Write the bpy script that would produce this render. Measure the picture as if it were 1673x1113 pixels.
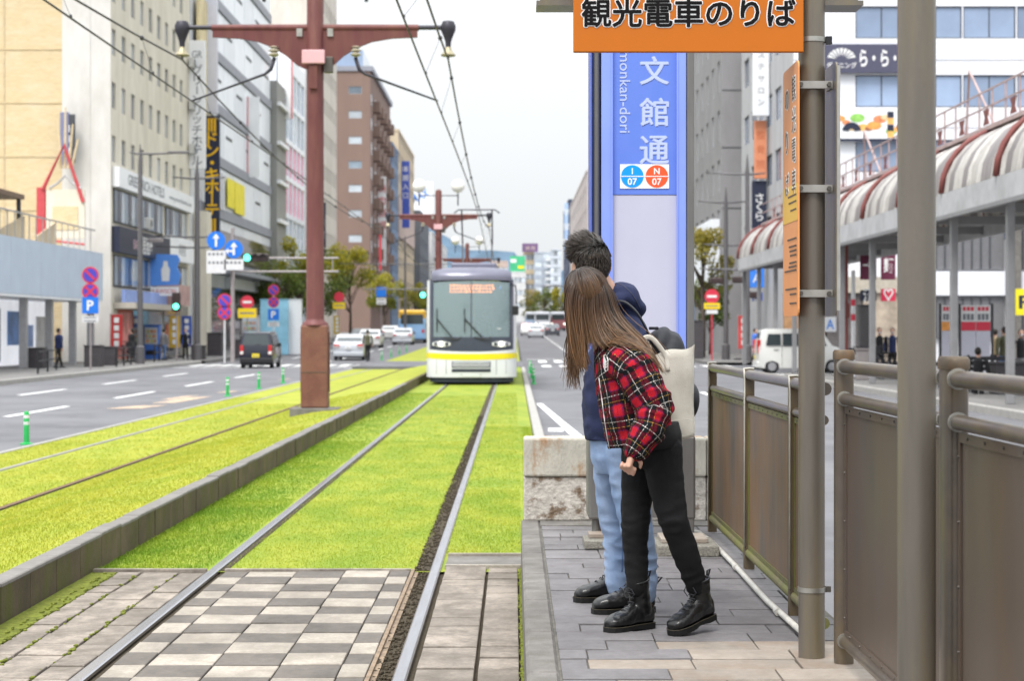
import bpy, bmesh, math, random
import numpy as np
from mathutils import Vector, Matrix, noise
R = math.radians
sc = bpy.context.scene
for o in list(bpy.data.objects):
    bpy.data.objects.remove(o, do_unlink=True)
random.seed(7)
np.random.seed(7)

# ------------------------------------------------------------------ camera
FPX, HX, HY, CAMZ = 3000.0, 840.0, 540.0, 1.55      # focal length and horizon of the photograph (1673 x 1113)
cam_data = bpy.data.cameras.new("camera")
cam = bpy.data.objects.new("camera", cam_data)
sc.collection.objects.link(cam)
cam.location = (0, 0, CAMZ)
cam.rotation_euler = (R(90), 0, 0)
cam_data.sensor_width = 36.0
cam_data.lens = 36.0 * FPX / 1673.0
cam_data.shift_x = -(HX - 836.5) / 1673.0
cam_data.shift_y = -(556.5 - HY) / 1673.0
cam_data.clip_start = 0.1
cam_data.clip_end = 9000
cam_data.dof.use_dof = True
cam_data.dof.focus_distance = 7.9
cam_data.dof.aperture_fstop = 5.0
sc.camera = cam

# ------------------------------------------------------------------ overcast sky
SUN_ELEV, SUN_AZ = R(58), R(205)                     # soft sun behind cloud, behind the camera to the left
world = bpy.data.worlds.new("World")
sc.world = world
world.use_nodes = True
wn, wl = world.node_tree.nodes, world.node_tree.links
wn.clear()
w_out = wn.new("ShaderNodeOutputWorld")
w_bg = wn.new("ShaderNodeBackground")
w_sky = wn.new("ShaderNodeTexSky")
w_sky.sky_type = 'NISHITA'
w_sky.sun_disc = False
w_sky.sun_elevation = SUN_ELEV
w_sky.sun_rotation = SUN_AZ
w_sky.air_density = 1.0
w_sky.dust_density = 5.0
w_hs = wn.new("ShaderNodeHueSaturation")
w_hs.inputs['Saturation'].default_value = 0.25
w_hs.inputs['Value'].default_value = 1.0
w_tc = wn.new("ShaderNodeTexCoord")
w_sx = wn.new("ShaderNodeSeparateXYZ")
w_cl = wn.new("ShaderNodeClamp")
w_pw = wn.new("ShaderNodeMath"); w_pw.operation = 'POWER'; w_pw.inputs[1].default_value = 1.5
w_ml = wn.new("ShaderNodeMath"); w_ml.operation = 'MULTIPLY_ADD'
w_ml.inputs[1].default_value = 12.2; w_ml.inputs[2].default_value = 4.15    # overcast: zenith brighter than horizon
w_cv = wn.new("ShaderNodeVectorMath"); w_cv.operation = 'SCALE'
w_cv.inputs[0].default_value = (0.950, 0.980, 1.0)
w_mx = wn.new("ShaderNodeMix"); w_mx.data_type = 'RGBA'
w_mx.inputs['Factor'].default_value = 0.12
wl.new(w_sky.outputs['Color'], w_hs.inputs['Color'])
wl.new(w_tc.outputs['Generated'], w_sx.inputs[0])
wl.new(w_sx.outputs['Z'], w_cl.inputs['Value'])
wl.new(w_cl.outputs['Result'], w_pw.inputs[0])
wl.new(w_pw.outputs[0], w_ml.inputs[0])
wl.new(w_ml.outputs[0], w_cv.inputs['Scale'])
wl.new(w_cv.outputs[0], w_mx.inputs[6])
wl.new(w_hs.outputs['Color'], w_mx.inputs[7])
wl.new(w_mx.outputs[2], w_bg.inputs['Color'])
w_bg.inputs['Strength'].default_value = 0.1
wl.new(w_bg.outputs[0], w_out.inputs['Surface'])

sun_data = bpy.data.lights.new("sun", 'SUN')
sun_data.energy = 1.5
sun_data.angle = R(22)
sun_data.color = (1.0, 0.965, 0.92)
sun = bpy.data.objects.new("sun", sun_data)
sc.collection.objects.link(sun)
_sd = Vector((math.sin(SUN_AZ) * math.cos(SUN_ELEV), math.cos(SUN_AZ) * math.cos(SUN_ELEV), math.sin(SUN_ELEV)))
sun.rotation_euler = _sd.to_track_quat('Z', 'Y').to_euler()

sc.view_settings.view_transform = 'Standard'
sc.view_settings.look = 'None'
sc.view_settings.gamma = 1.0
sc.view_settings.exposure = 1.22
sc.cycles.use_denoising = True
sc.cycles.max_bounces = 6
sc.cycles.transparent_max_bounces = 12

# ------------------------------------------------------------------ helpers
COL = sc.collection

def W(px, py, d):
    """World point seen at a photograph pixel, at a chosen real distance d in metres."""
    return Vector(((px - HX) * d / FPX, d, CAMZ - (py - HY) * d / FPX))

def rise(y):
    """The street climbs very gently beyond the crossing."""
    t = max(0.0, y - 95.0)
    return 0.0088 * t * t / (t + 12.0) if t > 0 else 0.0

_mats = {}

def M(name, col=(.5, .5, .5), rough=.6, metal=0., var=.12, scale=5., bump=0., bscale=80., rnd=0., col2=None,
      thr=.62, wid=.12, scale2=3., spec=.28, emit=0., stretch=None, coat=0., alpha=1., trans=0., wst=None):
    """Procedural principled material: noisy base colour, optional stain colour, fine bump, per-object variation."""
    if name in _mats:
        return _mats[name]
    m = bpy.data.materials.new(name)
    m.use_nodes = True
    n, l = m.node_tree.nodes, m.node_tree.links
    b = n['Principled BSDF']
    b.inputs['Roughness'].default_value = rough
    b.inputs['Metallic'].default_value = metal
    b.inputs['Specular IOR Level'].default_value = spec
    b.inputs['Coat Weight'].default_value = coat
    b.inputs['Alpha'].default_value = alpha
    b.inputs['Transmission Weight'].default_value = trans
    tc = n.new('ShaderNodeTexCoord')
    vec = tc.outputs['Object']
    if stretch:
        mp = n.new('ShaderNodeMapping')
        mp.inputs['Scale'].default_value = stretch
        l.new(vec, mp.inputs['Vector'])
        vec = mp.outputs['Vector']
    if rnd:
        oi = n.new('ShaderNodeObjectInfo')
        ad = n.new('ShaderNodeVectorMath'); ad.operation = 'MULTIPLY_ADD'
        ad.inputs[1].default_value = (37., 37., 37.)
        l.new(oi.outputs['Random'], ad.inputs[0])
        l.new(vec, ad.inputs[2])
        vec = ad.outputs[0]
    nz = n.new('ShaderNodeTexNoise')
    nz.inputs['Scale'].default_value = scale
    nz.inputs['Detail'].default_value = 6
    nz.inputs['Roughness'].default_value = .62
    l.new(vec, nz.inputs['Vector'])
    mr = n.new('ShaderNodeMapRange')
    mr.inputs['From Min'].default_value = .28
    mr.inputs['From Max'].default_value = .72
    mr.inputs['To Min'].default_value = 1 - var
    mr.inputs['To Max'].default_value = 1 + var
    l.new(nz.outputs['Fac'], mr.inputs['Value'])
    val = mr.outputs['Result']
    if rnd:
        m2 = n.new('ShaderNodeMapRange')
        m2.inputs['To Min'].default_value = 1 - rnd
        m2.inputs['To Max'].default_value = 1 + rnd
        l.new(oi.outputs['Random'], m2.inputs['Value'])
        mu = n.new('ShaderNodeMath'); mu.operation = 'MULTIPLY'
        l.new(val, mu.inputs[0]); l.new(m2.outputs['Result'], mu.inputs[1])
        val = mu.outputs[0]
    if wst:                                            # broad stains that run across neighbouring pieces
        ge = n.new('ShaderNodeNewGeometry')
        mw = n.new('ShaderNodeMapping'); mw.inputs['Scale'].default_value = (wst[0], wst[0] * .6, wst[0])
        l.new(ge.outputs['Position'], mw.inputs['Vector'])
        nw = n.new('ShaderNodeTexNoise'); nw.inputs['Scale'].default_value = 1.; nw.inputs['Detail'].default_value = 9
        nw.inputs['Roughness'].default_value = .7
        l.new(mw.outputs[0], nw.inputs['Vector'])
        m4 = n.new('ShaderNodeMapRange'); m4.inputs['From Min'].default_value = .36; m4.inputs['From Max'].default_value = .60
        m4.inputs['To Min'].default_value = 1 - wst[1]; m4.inputs['To Max'].default_value = 1 + wst[1] * .25
        l.new(nw.outputs['Fac'], m4.inputs['Value'])
        m5 = n.new('ShaderNodeMath'); m5.operation = 'MULTIPLY'
        l.new(val, m5.inputs[0]); l.new(m4.outputs['Result'], m5.inputs[1])
        val = m5.outputs[0]
    sv = n.new('ShaderNodeVectorMath'); sv.operation = 'SCALE'
    sv.inputs[0].default_value = col[:3]
    l.new(val, sv.inputs['Scale'])
    out = sv.outputs[0]
    if col2:
        n2 = n.new('ShaderNodeTexNoise')
        n2.inputs['Scale'].default_value = scale2
        n2.inputs['Detail'].default_value = 8
        n2.inputs['Roughness'].default_value = .68
        l.new(vec, n2.inputs['Vector'])
        m3 = n.new('ShaderNodeMapRange')
        m3.inputs['From Min'].default_value = thr - wid
        m3.inputs['From Max'].default_value = thr + wid
        l.new(n2.outputs['Fac'], m3.inputs['Value'])
        mx = n.new('ShaderNodeMix'); mx.data_type = 'RGBA'
        l.new(m3.outputs['Result'], mx.inputs['Factor'])
        l.new(out, mx.inputs[6])
        mx.inputs[7].default_value = (*col2[:3], 1)
        out = mx.outputs[2]
    l.new(out, b.inputs['Base Color'])
    if emit:
        l.new(out, b.inputs['Emission Color'])
        b.inputs['Emission Strength'].default_value = emit
    if bump:
        n3 = n.new('ShaderNodeTexNoise')
        n3.inputs['Scale'].default_value = bscale
        n3.inputs['Detail'].default_value = 4
        l.new(vec, n3.inputs['Vector'])
        bp = n.new('ShaderNodeBump')
        bp.inputs['Strength'].default_value = min(1., bump)
        bp.inputs['Distance'].default_value = .01
        l.new(n3.outputs['Fac'], bp.inputs['Height'])
        l.new(bp.outputs['Normal'], b.inputs['Normal'])
    _mats[name] = m
    return m

class MB:
    """Collects simple shapes into one mesh."""
    def __init__(s, o=(0, 0, 0)):
        s.v, s.f, s.o, s.mi, s.cur = [], [], Vector(o), [], 0
    def add(s, vs, fs):
        b = len(s.v)
        s.v += [tuple(Vector(p) - s.o) for p in vs]
        s.f += [tuple(b + i for i in f) for f in fs]
        s.mi += [s.cur] * len(fs)
        return s
    def box(s, x0, x1, y0, y1, z0, z1, c=0.):
        if c <= 0:
            vs = [(x0, y0, z0), (x1, y0, z0), (x1, y1, z0), (x0, y1, z0), (x0, y0, z1), (x1, y0, z1), (x1, y1, z1), (x0, y1, z1)]
            return s.add(vs, [(3, 2, 1, 0), (4, 5, 6, 7), (0, 1, 5, 4), (1, 2, 6, 5), (2, 3, 7, 6), (3, 0, 4, 7)])
        vs, fs = [], []                                     # chamfered top edges
        for (z, i) in ((z0, 0.), (z1 - c, 0.), (z1, c)):
            vs += [(x0 + i, y0 + i, z), (x1 - i, y0 + i, z), (x1 - i, y1 - i, z), (x0 + i, y1 - i, z)]
        for k in (0, 4):
            for j in range(4):
                a, b = k + j, k + (j + 1) % 4
                fs.append((a, b, b + 4, a + 4))
        fs += [(3, 2, 1, 0), (8, 9, 10, 11)]
        return s.add(vs, fs)
    def bbox(s, p, q, c):
        """box with all edges chamfered by c"""
        bm = bmesh.new()
        bmesh.ops.create_cube(bm, size=1.)
        p, q = Vector(p), Vector(q)
        for v in bm.verts:
            v.co = Vector(((p[i] + q[i]) / 2 + v.co[i] * (q[i] - p[i])) for i in range(3))
        bmesh.ops.bevel(bm, geom=bm.edges[:], offset=c, segments=2, affect='EDGES', profile=.5)
        s.bm(bm)
        return s
    def bm(s, bm):
        bm.verts.index_update()
        s.add([v.co.copy() for v in bm.verts], [tuple(v.index for v in f.verts) for f in bm.faces])
        bm.free()
        return s
    def cyl(s, p, q, r0, r1=None, n=12, caps=True):
        r1 = r0 if r1 is None else r1
        p, q = Vector(p), Vector(q)
        return s.tube([p, q], [r0, r1], n, caps)
    def tube(s, pts, rad, n=8, caps=True, closed=False):
        pts = [Vector(p) for p in pts]
        if not hasattr(rad, '__len__'):
            rad = [rad] * len(pts)
        vs, fs = [], []
        t0 = (pts[1] - pts[0]).normalized()
        up = Vector((0, 0, 1)) if abs(t0.z) < .9 else Vector((1, 0, 0))
        u = t0.cross(up).normalized()
        for i, p in enumerate(pts):
            if closed:
                t = (pts[(i + 1) % len(pts)] - pts[i - 1]).normalized()
            else:
                t = (pts[min(i + 1, len(pts) - 1)] - pts[max(i - 1, 0)]).normalized()
            u = (u - t * u.dot(t)).normalized()
            w = t.cross(u)
            r = rad[i]
            ra, rb = r if hasattr(r, '__len__') else (r, r)
            for k in range(n):
                a = 2 * math.pi * k / n
                vs.append(p + u * (math.cos(a) * ra) + w * (math.sin(a) * rb))
        m = len(pts)
        for i in range(m if closed else m - 1):
            j = (i + 1) % m
            for k in range(n):
                k2 = (k + 1) % n
                fs.append((i * n + k, i * n + k2, j * n + k2, j * n + k))
        if caps and not closed:
            fs.append(tuple(range(n))[::-1])
            fs.append(tuple((m - 1) * n + k for k in range(n)))
        return s.add(vs, fs)
    def loft(s, rings, caps=True):
        n, m = len(rings[0]), len(rings)
        vs = [p for r in rings for p in r]
        fs = []
        for i in range(m - 1):
            for k in range(n):
                k2 = (k + 1) % n
                fs.append((i * n + k, i * n + k2, (i + 1) * n + k2, (i + 1) * n + k))
        if caps:
            fs.append(tuple(range(n))[::-1])
            fs.append(tuple((m - 1) * n + k for k in range(n)))
        return s.add(vs, fs)
    def lathe(s, c, prof, n=16, axis='z'):
        c = Vector(c)
        rings = []
        for (r, h) in prof:
            ring = []
            for k in range(n):
                a = 2 * math.pi * k / n
                x, y = math.cos(a) * r, math.sin(a) * r
                ring.append(c + (Vector((x, y, h)) if axis == 'z' else Vector((x, -h, y)) if axis == 'y' else Vector((h, x, y))))
            rings.append(ring)
        return s.loft(rings)
    def ball(s, c, r, n=12, m=8):
        r = r if hasattr(r, '__len__') else (r, r, r)
        c = Vector(c)
        rings = []
        for i in range(m + 1):
            t = math.pi * i / m
            q = max(math.sin(t), .02)
            rings.append([c + Vector((r[0] * q * math.cos(2 * math.pi * k / n), r[1] * q * math.sin(2 * math.pi * k / n), -r[2] * math.cos(t))) for k in range(n)])
        return s.loft(rings)
    def prism(s, poly, d, flip=False):
        """poly: list of 3D points (planar), extruded by vector d"""
        d = Vector(d)
        n = len(poly)
        vs = [Vector(p) for p in poly] + [Vector(p) + d for p in poly]
        fs = [tuple(range(n))[::-1], tuple(range(n, 2 * n))]
        for k in range(n):
            k2 = (k + 1) % n
            fs.append((k, k2, n + k2, n + k))
        return s.add(vs, fs)
    def quad(s, a, b, c, d):
        return s.add([a, b, c, d], [(0, 1, 2, 3)])
    def mesh(s, name, mat=None, smooth=False):
        me = bpy.data.meshes.new(name)
        me.from_pydata(s.v, [], s.f)
        mats = mat if isinstance(mat, (list, tuple)) else [mat]
        for m in mats:
            if m:
                me.materials.append(m)
        if len(mats) > 1:
            me.polygons.foreach_set('material_index', s.mi)
        bm = bmesh.new()
        bm.from_mesh(me)
        bmesh.ops.recalc_face_normals(bm, faces=bm.faces)
        bm.to_mesh(me)
        bm.free()
        if smooth:
            me.polygons.foreach_set('use_smooth', [True] * len(me.polygons))
            if smooth is not True:
                me.set_sharp_from_angle(angle=R(smooth))
        me.update()
        return me
    def build(s, name, mat, parent=None, smooth=False, loc=None, rz=0.):
        o = bpy.data.objects.new(name, s.mesh(name, mat, smooth))
        COL.objects.link(o)
        o.parent = parent
        if loc is not None:
            o.location = loc
        o.rotation_euler[2] = rz
        return o

def tag(o, label=None, cat=None, group=None, kind=None):
    if label: o['label'] = label
    if cat: o['category'] = cat
    if group: o['group'] = group
    if kind: o['kind'] = kind
    return o

def thing(name, label, cat, loc=(0, 0, 0), rz=0., group=None):
    o = bpy.data.objects.new(name, None)
    COL.objects.link(o)
    o.empty_display_size = .2
    o.location = loc
    o.rotation_euler[2] = rz
    return tag(o, label, cat, group)

def part(name, me, parent, loc=(0, 0, 0), rot=(0, 0, 0), scale=None):
    o = bpy.data.objects.new(name, me)
    COL.objects.link(o)
    o.parent = parent
    o.location = loc
    o.rotation_euler = rot
    if scale: o.scale = scale
    return o

def copy_tree(o, parent=None):
    c = o.copy()
    COL.objects.link(c)
    c.parent = parent
    for ch in list(o.children):
        copy_tree(ch, c)
    return c

def text(parent, s, size, loc, rot, mat, bold=0., name='lettering', align='CENTER', width=None, height=None, ext=.001, spacing=1.):
    """Flat lettering made from Blender's own built-in font, turned into a mesh part."""
    cu = bpy.data.curves.new(name, 'FONT')
    cu.body = s
    cu.size = size
    cu.align_x = align
    cu.align_y = 'CENTER'
    cu.offset = bold
    cu.extrude = ext
    cu.resolution_u = 3
    cu.space_line = spacing
    t = bpy.data.objects.new(name, cu)
    me = bpy.data.meshes.new_from_object(t)
    bpy.data.objects.remove(t, do_unlink=True)
    bpy.data.curves.remove(cu)
    me.name = name
    if len(me.vertices):
        co = np.empty(len(me.vertices) * 3)
        me.vertices.foreach_get('co', co)
        co = co.reshape(-1, 3)
        lo, hi = co.min(0), co.max(0)
        if align == 'CENTER':
            co[:, :2] -= (lo[:2] + hi[:2]) / 2
        if width: co[:, 0] *= width / max(1e-6, hi[0] - lo[0])
        if height: co[:, 1] *= height / max(1e-6, hi[1] - lo[1])
        me.vertices.foreach_set('co', co.ravel())
    me.materials.clear()
    me.materials.append(mat)
    return part(name, me, parent, loc, rot)

def fat_text(parent, s, size, loc, rot, mat, r, name='lettering', n=10, step=.0001, **k):
    """lettering thickened evenly by r: shifted copies of the glyphs, each a hair deeper than the last, in one mesh"""
    o = text(parent, s, size, loc, rot, mat, name=name, **k)
    me = o.data
    nv = len(me.vertices)
    co = np.empty(nv * 3); me.vertices.foreach_get('co', co); co = co.reshape(-1, 3)
    fs = [tuple(p.vertices) for p in me.polygons]
    V, F = [], []
    for i in range(n + 1):
        a = 2 * math.pi * i / n
        d = np.array([r * math.cos(a), r * math.sin(a), -step * i]) if i < n else np.array([0., 0., step])
        V.append(co + d)
        F += [tuple(v + i * nv for v in f) for f in fs]
    m2 = bpy.data.meshes.new(name)
    m2.from_pydata(np.concatenate(V).tolist(), [], F)
    m2.materials.append(mat)
    o.data = m2
    bpy.data.meshes.remove(me)
    return o

FACE_CAM = (R(90), 0, 0)              # lettering that faces the camera side (-Y)
FACE_PX = (R(90), 0, R(90))           # faces +X
FACE_MX = (R(90), 0, R(-90))          # faces -X

def fuse(mb, name, mat, voxel=.008, it=4, parent=None, post=None, factor=.5):
    """Fuses overlapping closed shapes into one continuous smooth surface."""
    me = mb.mesh(name + '_raw', mat)
    scr = bpy.data.scenes.new('scratch')
    o = bpy.data.objects.new(name, me)
    scr.collection.objects.link(o)
    md = o.modifiers.new('r', 'REMESH')
    md.mode = 'VOXEL'
    md.voxel_size = voxel
    md.adaptivity = 0
    ms = o.modifiers.new('s', 'SMOOTH')
    ms.factor = factor
    ms.iterations = it
    scr.view_layers[0].update()
    me2 = bpy.data.meshes.new_from_object(o.evaluated_get(scr.view_layers[0].depsgraph))
    bpy.data.objects.remove(o, do_unlink=True)
    bpy.data.scenes.remove(scr)
    bpy.data.meshes.remove(me)
    me2.name = name
    if post:
        post(me2)
    me2.polygons.foreach_set('use_smooth', [True] * len(me2.polygons))
    me2.materials.clear()
    for m in (mat if isinstance(mat, (list, tuple)) else [mat]):
        me2.materials.append(m)
    me2.update()
    return part(name, me2, parent)
# ------------------------------------------------------------------ setting: ground, roads, track bed, platform
ZR = -0.17                                           # road surface (rail top of the near track is z = 0)
ZP = 0.30                                            # platform surface
mt_asphalt = M('asphalt', (.125, .125, .136), .9, var=.16, scale=1.2, bump=.25, bscale=120, col2=(.155, .156, .168), thr=.56, scale2=.25, wst=(0.55, 0.22))
mt_ground = M('town_ground', (.16, .16, .165), .95, var=.2, scale=.3)
mt_side = M('sidewalk', (.17, .165, .16), .9, var=.15, scale=2., bump=.2, bscale=50, wst=(0.5, 0.25))
mt_line = M('road_paint', (.74, .74, .73), .7, var=.12, scale=9, col2=(.4, .4, .41), thr=.70, scale2=14, wst=(1.5, 0.2))
mt_orange_paint = M('worn_orange_paint', (.60, .42, .26), .8, var=.2, scale=5, col2=(.16, .16, .17), thr=.5, scale2=9)
mt_concrete = M('concrete', (.165, .155, .145), .9, var=.2, scale=7, bump=.4, bscale=90, col2=(.11, .105, .09), thr=.6, scale2=6, wst=(3.0, 0.3))
mt_kerbstone = M('kerb_stone', (.30, .29, .275), .9, var=.15, scale=5)
mt_soil = M('soil', (.052, .041, .026), 1., var=.4, scale=30, bump=.9, bscale=110)

def grass_mat(name, c1, c2, c3):
    m = bpy.data.materials.new(name)
    m.use_nodes = True
    n, l = m.node_tree.nodes, m.node_tree.links
    b = n['Principled BSDF']
    b.inputs['Roughness'].default_value = .75
    b.inputs['Specular IOR Level'].default_value = .2
    g = n.new('ShaderNodeNewGeometry')
    mp = n.new('ShaderNodeMapping'); mp.inputs['Scale'].default_value = (1., .45, 1.)
    l.new(g.outputs['Position'], mp.inputs['Vector'])
    a = n.new('ShaderNodeTexNoise'); a.inputs['Scale'].default_value = 2.3; a.inputs['Detail'].default_value = 5
    c = n.new('ShaderNodeTexNoise'); c.inputs['Scale'].default_value = 60.; c.inputs['Detail'].default_value = 3
    l.new(mp.outputs[0], a.inputs['Vector']); l.new(g.outputs['Position'], c.inputs['Vector'])
    r1 = n.new('ShaderNodeMapRange'); r1.inputs['From Min'].default_value = .36; r1.inputs['From Max'].default_value = .64
    r2 = n.new('ShaderNodeMapRange'); r2.inputs['From Min'].default_value = .46; r2.inputs['From Max'].default_value = .74
    r2.inputs['To Max'].default_value = .65
    l.new(a.outputs['Fac'], r1.inputs['Value']); l.new(c.outputs['Fac'], r2.inputs['Value'])
    m1 = n.new('ShaderNodeMix'); m1.data_type = 'RGBA'
    m2 = n.new('ShaderNodeMix'); m2.data_type = 'RGBA'
    l.new(r1.outputs[0], m1.inputs['Factor']); l.new(r2.outputs[0], m2.inputs['Factor'])
    m1.inputs[6].default_value = (*c1, 1); m1.inputs[7].default_value = (*c2, 1)
    l.new(m1.outputs[2], m2.inputs[6]); m2.inputs[7].default_value = (*c3, 1)
    l.new(m2.outputs[2], b.inputs['Base Color'])
    return m
mt_turf_a = grass_mat('track_turf', (.165, .23, .020), (.25, .28, .030), (.115, .18, .013))
mt_turf_b = grass_mat('bank_turf', (.225, .265, .024), (.30, .305, .034), (.175, .22, .018))
mt_blade_a = grass_mat('track_blades', (.22, .30, .026), (.325, .35, .038), (.155, .235, .018))
mt_blade_b = grass_mat('bank_blades', (.29, .335, .032), (.375, .375, .044), (.23, .28, .024))
mt_turf_c = grass_mat('kerb_turf', (.13, .235, .018), (.21, .29, .022), (.09, .18, .012))

def strip(name, xs_z, ys, mat, zoff=0., lift=True):
    """A sheet running along the street; xs_z = profile [(x, z)...]"""
    mb = MB()
    for i in range(len(xs_z) - 1):
        for j in range(len(ys) - 1):
            (xa, za), (xb, zb) = xs_z[i], xs_z[i + 1]
            ya, yb = ys[j], ys[j + 1]
            ra, rb = (rise(ya), rise(yb)) if lift else (0, 0)
            mb.quad((xa, ya, za + ra + zoff), (xb, ya, zb + ra + zoff), (xb, yb, zb + rb + zoff), (xa, yb, za + rb + zoff))
    return mb.build(name, mat)
FAR = [95, 100, 106, 114, 125, 140, 160, 200, 260, 340, 450, 600, 800]

mb = MB()
gy = [-200, 20, 95] + FAR[1:] + [1500, 6000]
for j in range(len(gy) - 1):
    a, b = gy[j], gy[j + 1]
    mb.quad((-4000, a, -.40 + rise(a)), (4000, a, -.40 + rise(a)), (4000, b, -.40 + rise(b)), (-4000, b, -.40 + rise(b)))
tag(mb.build('ground', mt_ground), 'flat grey town ground reaching out to the horizon', kind='structure')
road_left = strip('road_left', [(-16.0, ZR), (-7.05, ZR)], [-20, 20, 60] + FAR, mt_asphalt)
tag(road_left, 'grey asphalt carriageway left of the grassed tram tracks', kind='structure')
mb = MB()
for (x0, x1, y0, y1) in ((1.42, 9.7, -20, 12.75), (.45, 9.7, 12.75, 66), (.45, 60, 66, 90), (.45, 9.7, 90, 95)):
    mb.quad((x0, y0, ZR), (x1, y0, ZR), (x1, y1, ZR), (x0, y1, ZR))
for j in range(len(FAR) - 1):
    a, b = FAR[j], FAR[j + 1]
    mb.quad((.45, a, ZR + rise(a)), (9.7, a, ZR + rise(a)), (9.7, b, ZR + rise(b)), (.45, b, ZR + rise(b)))
road_right = tag(mb.build('road_right', mt_asphalt), 'grey asphalt carriageway right of the tram tracks', kind='structure')
# level crossing of the side street over the tracks
crossing = MB().box(-7.03, .43, 79.5, 93, ZR - .1, -.012).build('road_crossing', mt_asphalt)
tag(crossing, 'strip of asphalt carrying the side street across the tram tracks', kind='structure')

# pavements with raised kerbs
def pavement(name, label, x0, x1, kx0, kx1, y0, y1):
    o = MB().box(x0, x1, y0, y1, -.3, -.02).build(name, mt_side)
    tag(o, label, kind='structure')
    ln = 2.0
    n = int((y1 - y0) / ln)
    km = MB().box(kx0, kx1, .006, ln - .006, -.3, -.005, .02).mesh('kerb_stone', mt_kerbstone)
    for k in range(min(n, 40)):
        part('kerb_stone', km, o, (0, y0 + k * ln, 0))
    return o
def far_pavement(name, label, x0, x1, ys):
    mb = MB()
    for a, b in zip(ys[:-1], ys[1:]):
        vs = [(x, y, z + rise(y)) for y in (a, b) for (x, z) in ((x0, ZR - .05), (x0, -.02), (x1, -.02), (x1, ZR - .05))]
        mb.add(vs, [(0, 1, 5, 4), (1, 2, 6, 5), (2, 3, 7, 6)])
    return tag(mb.build(name, mt_side), label, kind='structure')
pavement('pavement_left', 'paved footway in front of the shops on the left', -40, -16.16, -16.15, -16.0, 40, 95)
pavement('pavement_right', 'paved footway under the arched arcade on the right', 9.86, 40, 9.70, 9.85, 20, 66)
far_pavement('pavement_left_far', 'paved footway running on past the tall buildings on the left', -40, -16.0, FAR[:-1])
far_pavement('pavement_right_far', 'paved footway running on beyond the side street on the right', 9.7, 40, [90] + FAR[:-1])

# painted markings
def mark(parent, name, pts, mat=mt_line, dz=.004):
    mb = MB()
    mb.add([(x, y, ZR + rise(y) + dz) for (x, y) in pts], [tuple(range(len(pts)))])
    return mb.build(name, mat, parent)
def bar(parent, name, x, w, y0, y1, mat=mt_line):
    return mark(parent, name, [(x - w / 2, y0), (x + w / 2, y0), (x + w / 2, y1), (x - w / 2, y1)], mat)
for (X, s) in ((-10.1, 2.5), (-13.1, 4.6)):
    for k in range(26):
        y0 = 24 + s + k * 10
        if 76 < y0 < 96: continue
        bar(road_left, 'lane_dash', X, .16, y0, y0 + 5)
for k in range(12):                                              # zebra crossing, left carriageway
    bar(road_left, 'zebra_stripe', -15.5 + k * .72, .42, 88, 92.2)
bar(road_left, 'stop_line', -11.5, 8.4, 84.2, 84.7)
for (x, y, w, l) in ((-8.45, 40.2, .5, 2.0), (-8.2, 43.2, .35, 4.6), (-8.55, 45.5, .22, 3.2), (-8.0, 50.6, .22, 1.6), (-8.05, 73, .22, 2.2), (-8.1, 64, .2, 1.4)):
    mark(road_left, 'worn_orange_mark', [(x - w, y), (x + w * .5, y + .2), (x + w, y + l), (x - w * .4, y + l * .8)], mt_orange_paint)
for k in range(22):
    y0 = 102 + k * 6
    bar(road_right, 'lane_dash', 3.65, .15, y0, y0 + 3)
for k in range(8):
    bar(road_right, 'lane_dash', 6.75, .15, 100 + k * 10, 105 + k * 10)
for row, (y0, y1) in enumerate(((86.5, 90), (98, 103))):
    for k in range(11):
        bar(road_right, 'zebra_stripe', 1.55 + k * .86 + row * .0, .45, y0, y1)
bar(road_right, 'stop_line', 5.0, 8.6, 106, 106.5)
# hatched gore in front of the platform head
mark(road_right, 'gore_line', [(.52, 43), (.66, 43), (1.16, 28.2), (.98, 28.2)])
mark(road_right, 'gore_line', [(.60, 32.2), (.86, 32.2), (.84, 31.2), (.58, 31.2)])
mark(road_right, 'gore_line', [(.60, 29.8), (.98, 29.8), (1.0, 28.9), (.60, 28.9)])
bar(road_right, 'lane_dash', 2.9, .16, 33, 37)
bar(road_right, 'lane_dash', 5.2, .16, 45, 51)
for k in range(3):
    bar(road_right, 'lane_dash', 5.2, .16, 56 + k * 10, 61 + k * 10)
for k in range(7):                                               # zebra over the side street mouth
    mark(road_right, 'zebra_stripe', [(9.9, 68 + k * 1.1), (13.6, 68 + k * 1.1), (13.6, 68.5 + k * 1.1), (9.9, 68.5 + k * 1.1)])

# near track bed
bed = strip('track_bed', [(-2.74, -.028), (-2.0, -.020), (.06, -.020)], [11.92, 20, 40, 79.4], mt_turf_a)
tag(bed, 'bright green turf sheet between and beside the near rails', kind='structure')
tag(strip('track_bed_edge', [(.06, -.022), (.28, -.05), (.30, -.1)], [12.72, 30, 79.4], mt_turf_a), 'narrow turf verge between near track and right road', kind='structure')
tag(strip('track_bed_far', [(-2.74, -.04), (.28, -.04)], [93.1] + FAR[1:8], mt_turf_b), 'turf track bed beyond the side street crossing', kind='structure')
BANK = [(-7.0, -.135), (-4.95, -.135), (-4.72, -.12), (-4.2, -.02), (-3.5, .12), (-2.87, .185)]
bank = strip('turf_bank', BANK, [8, 14, 20, 40, 79.4], mt_turf_b)
tag(bank, 'yellow green turf bank carrying the far tram track', kind='structure')
tag(strip('turf_bank_far', [(-7.0, -.13), (-2.8, -.02)], [93.1] + FAR[1:8], mt_turf_b), 'yellow green turf beyond the side street crossing', kind='structure')
def bank_z(x):
    for (a, za), (b, zb) in zip(BANK[:-1], BANK[1:]):
        if a <= x <= b:
            return za + (zb - za) * (x - a) / (b - a)
    return -.13

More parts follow.
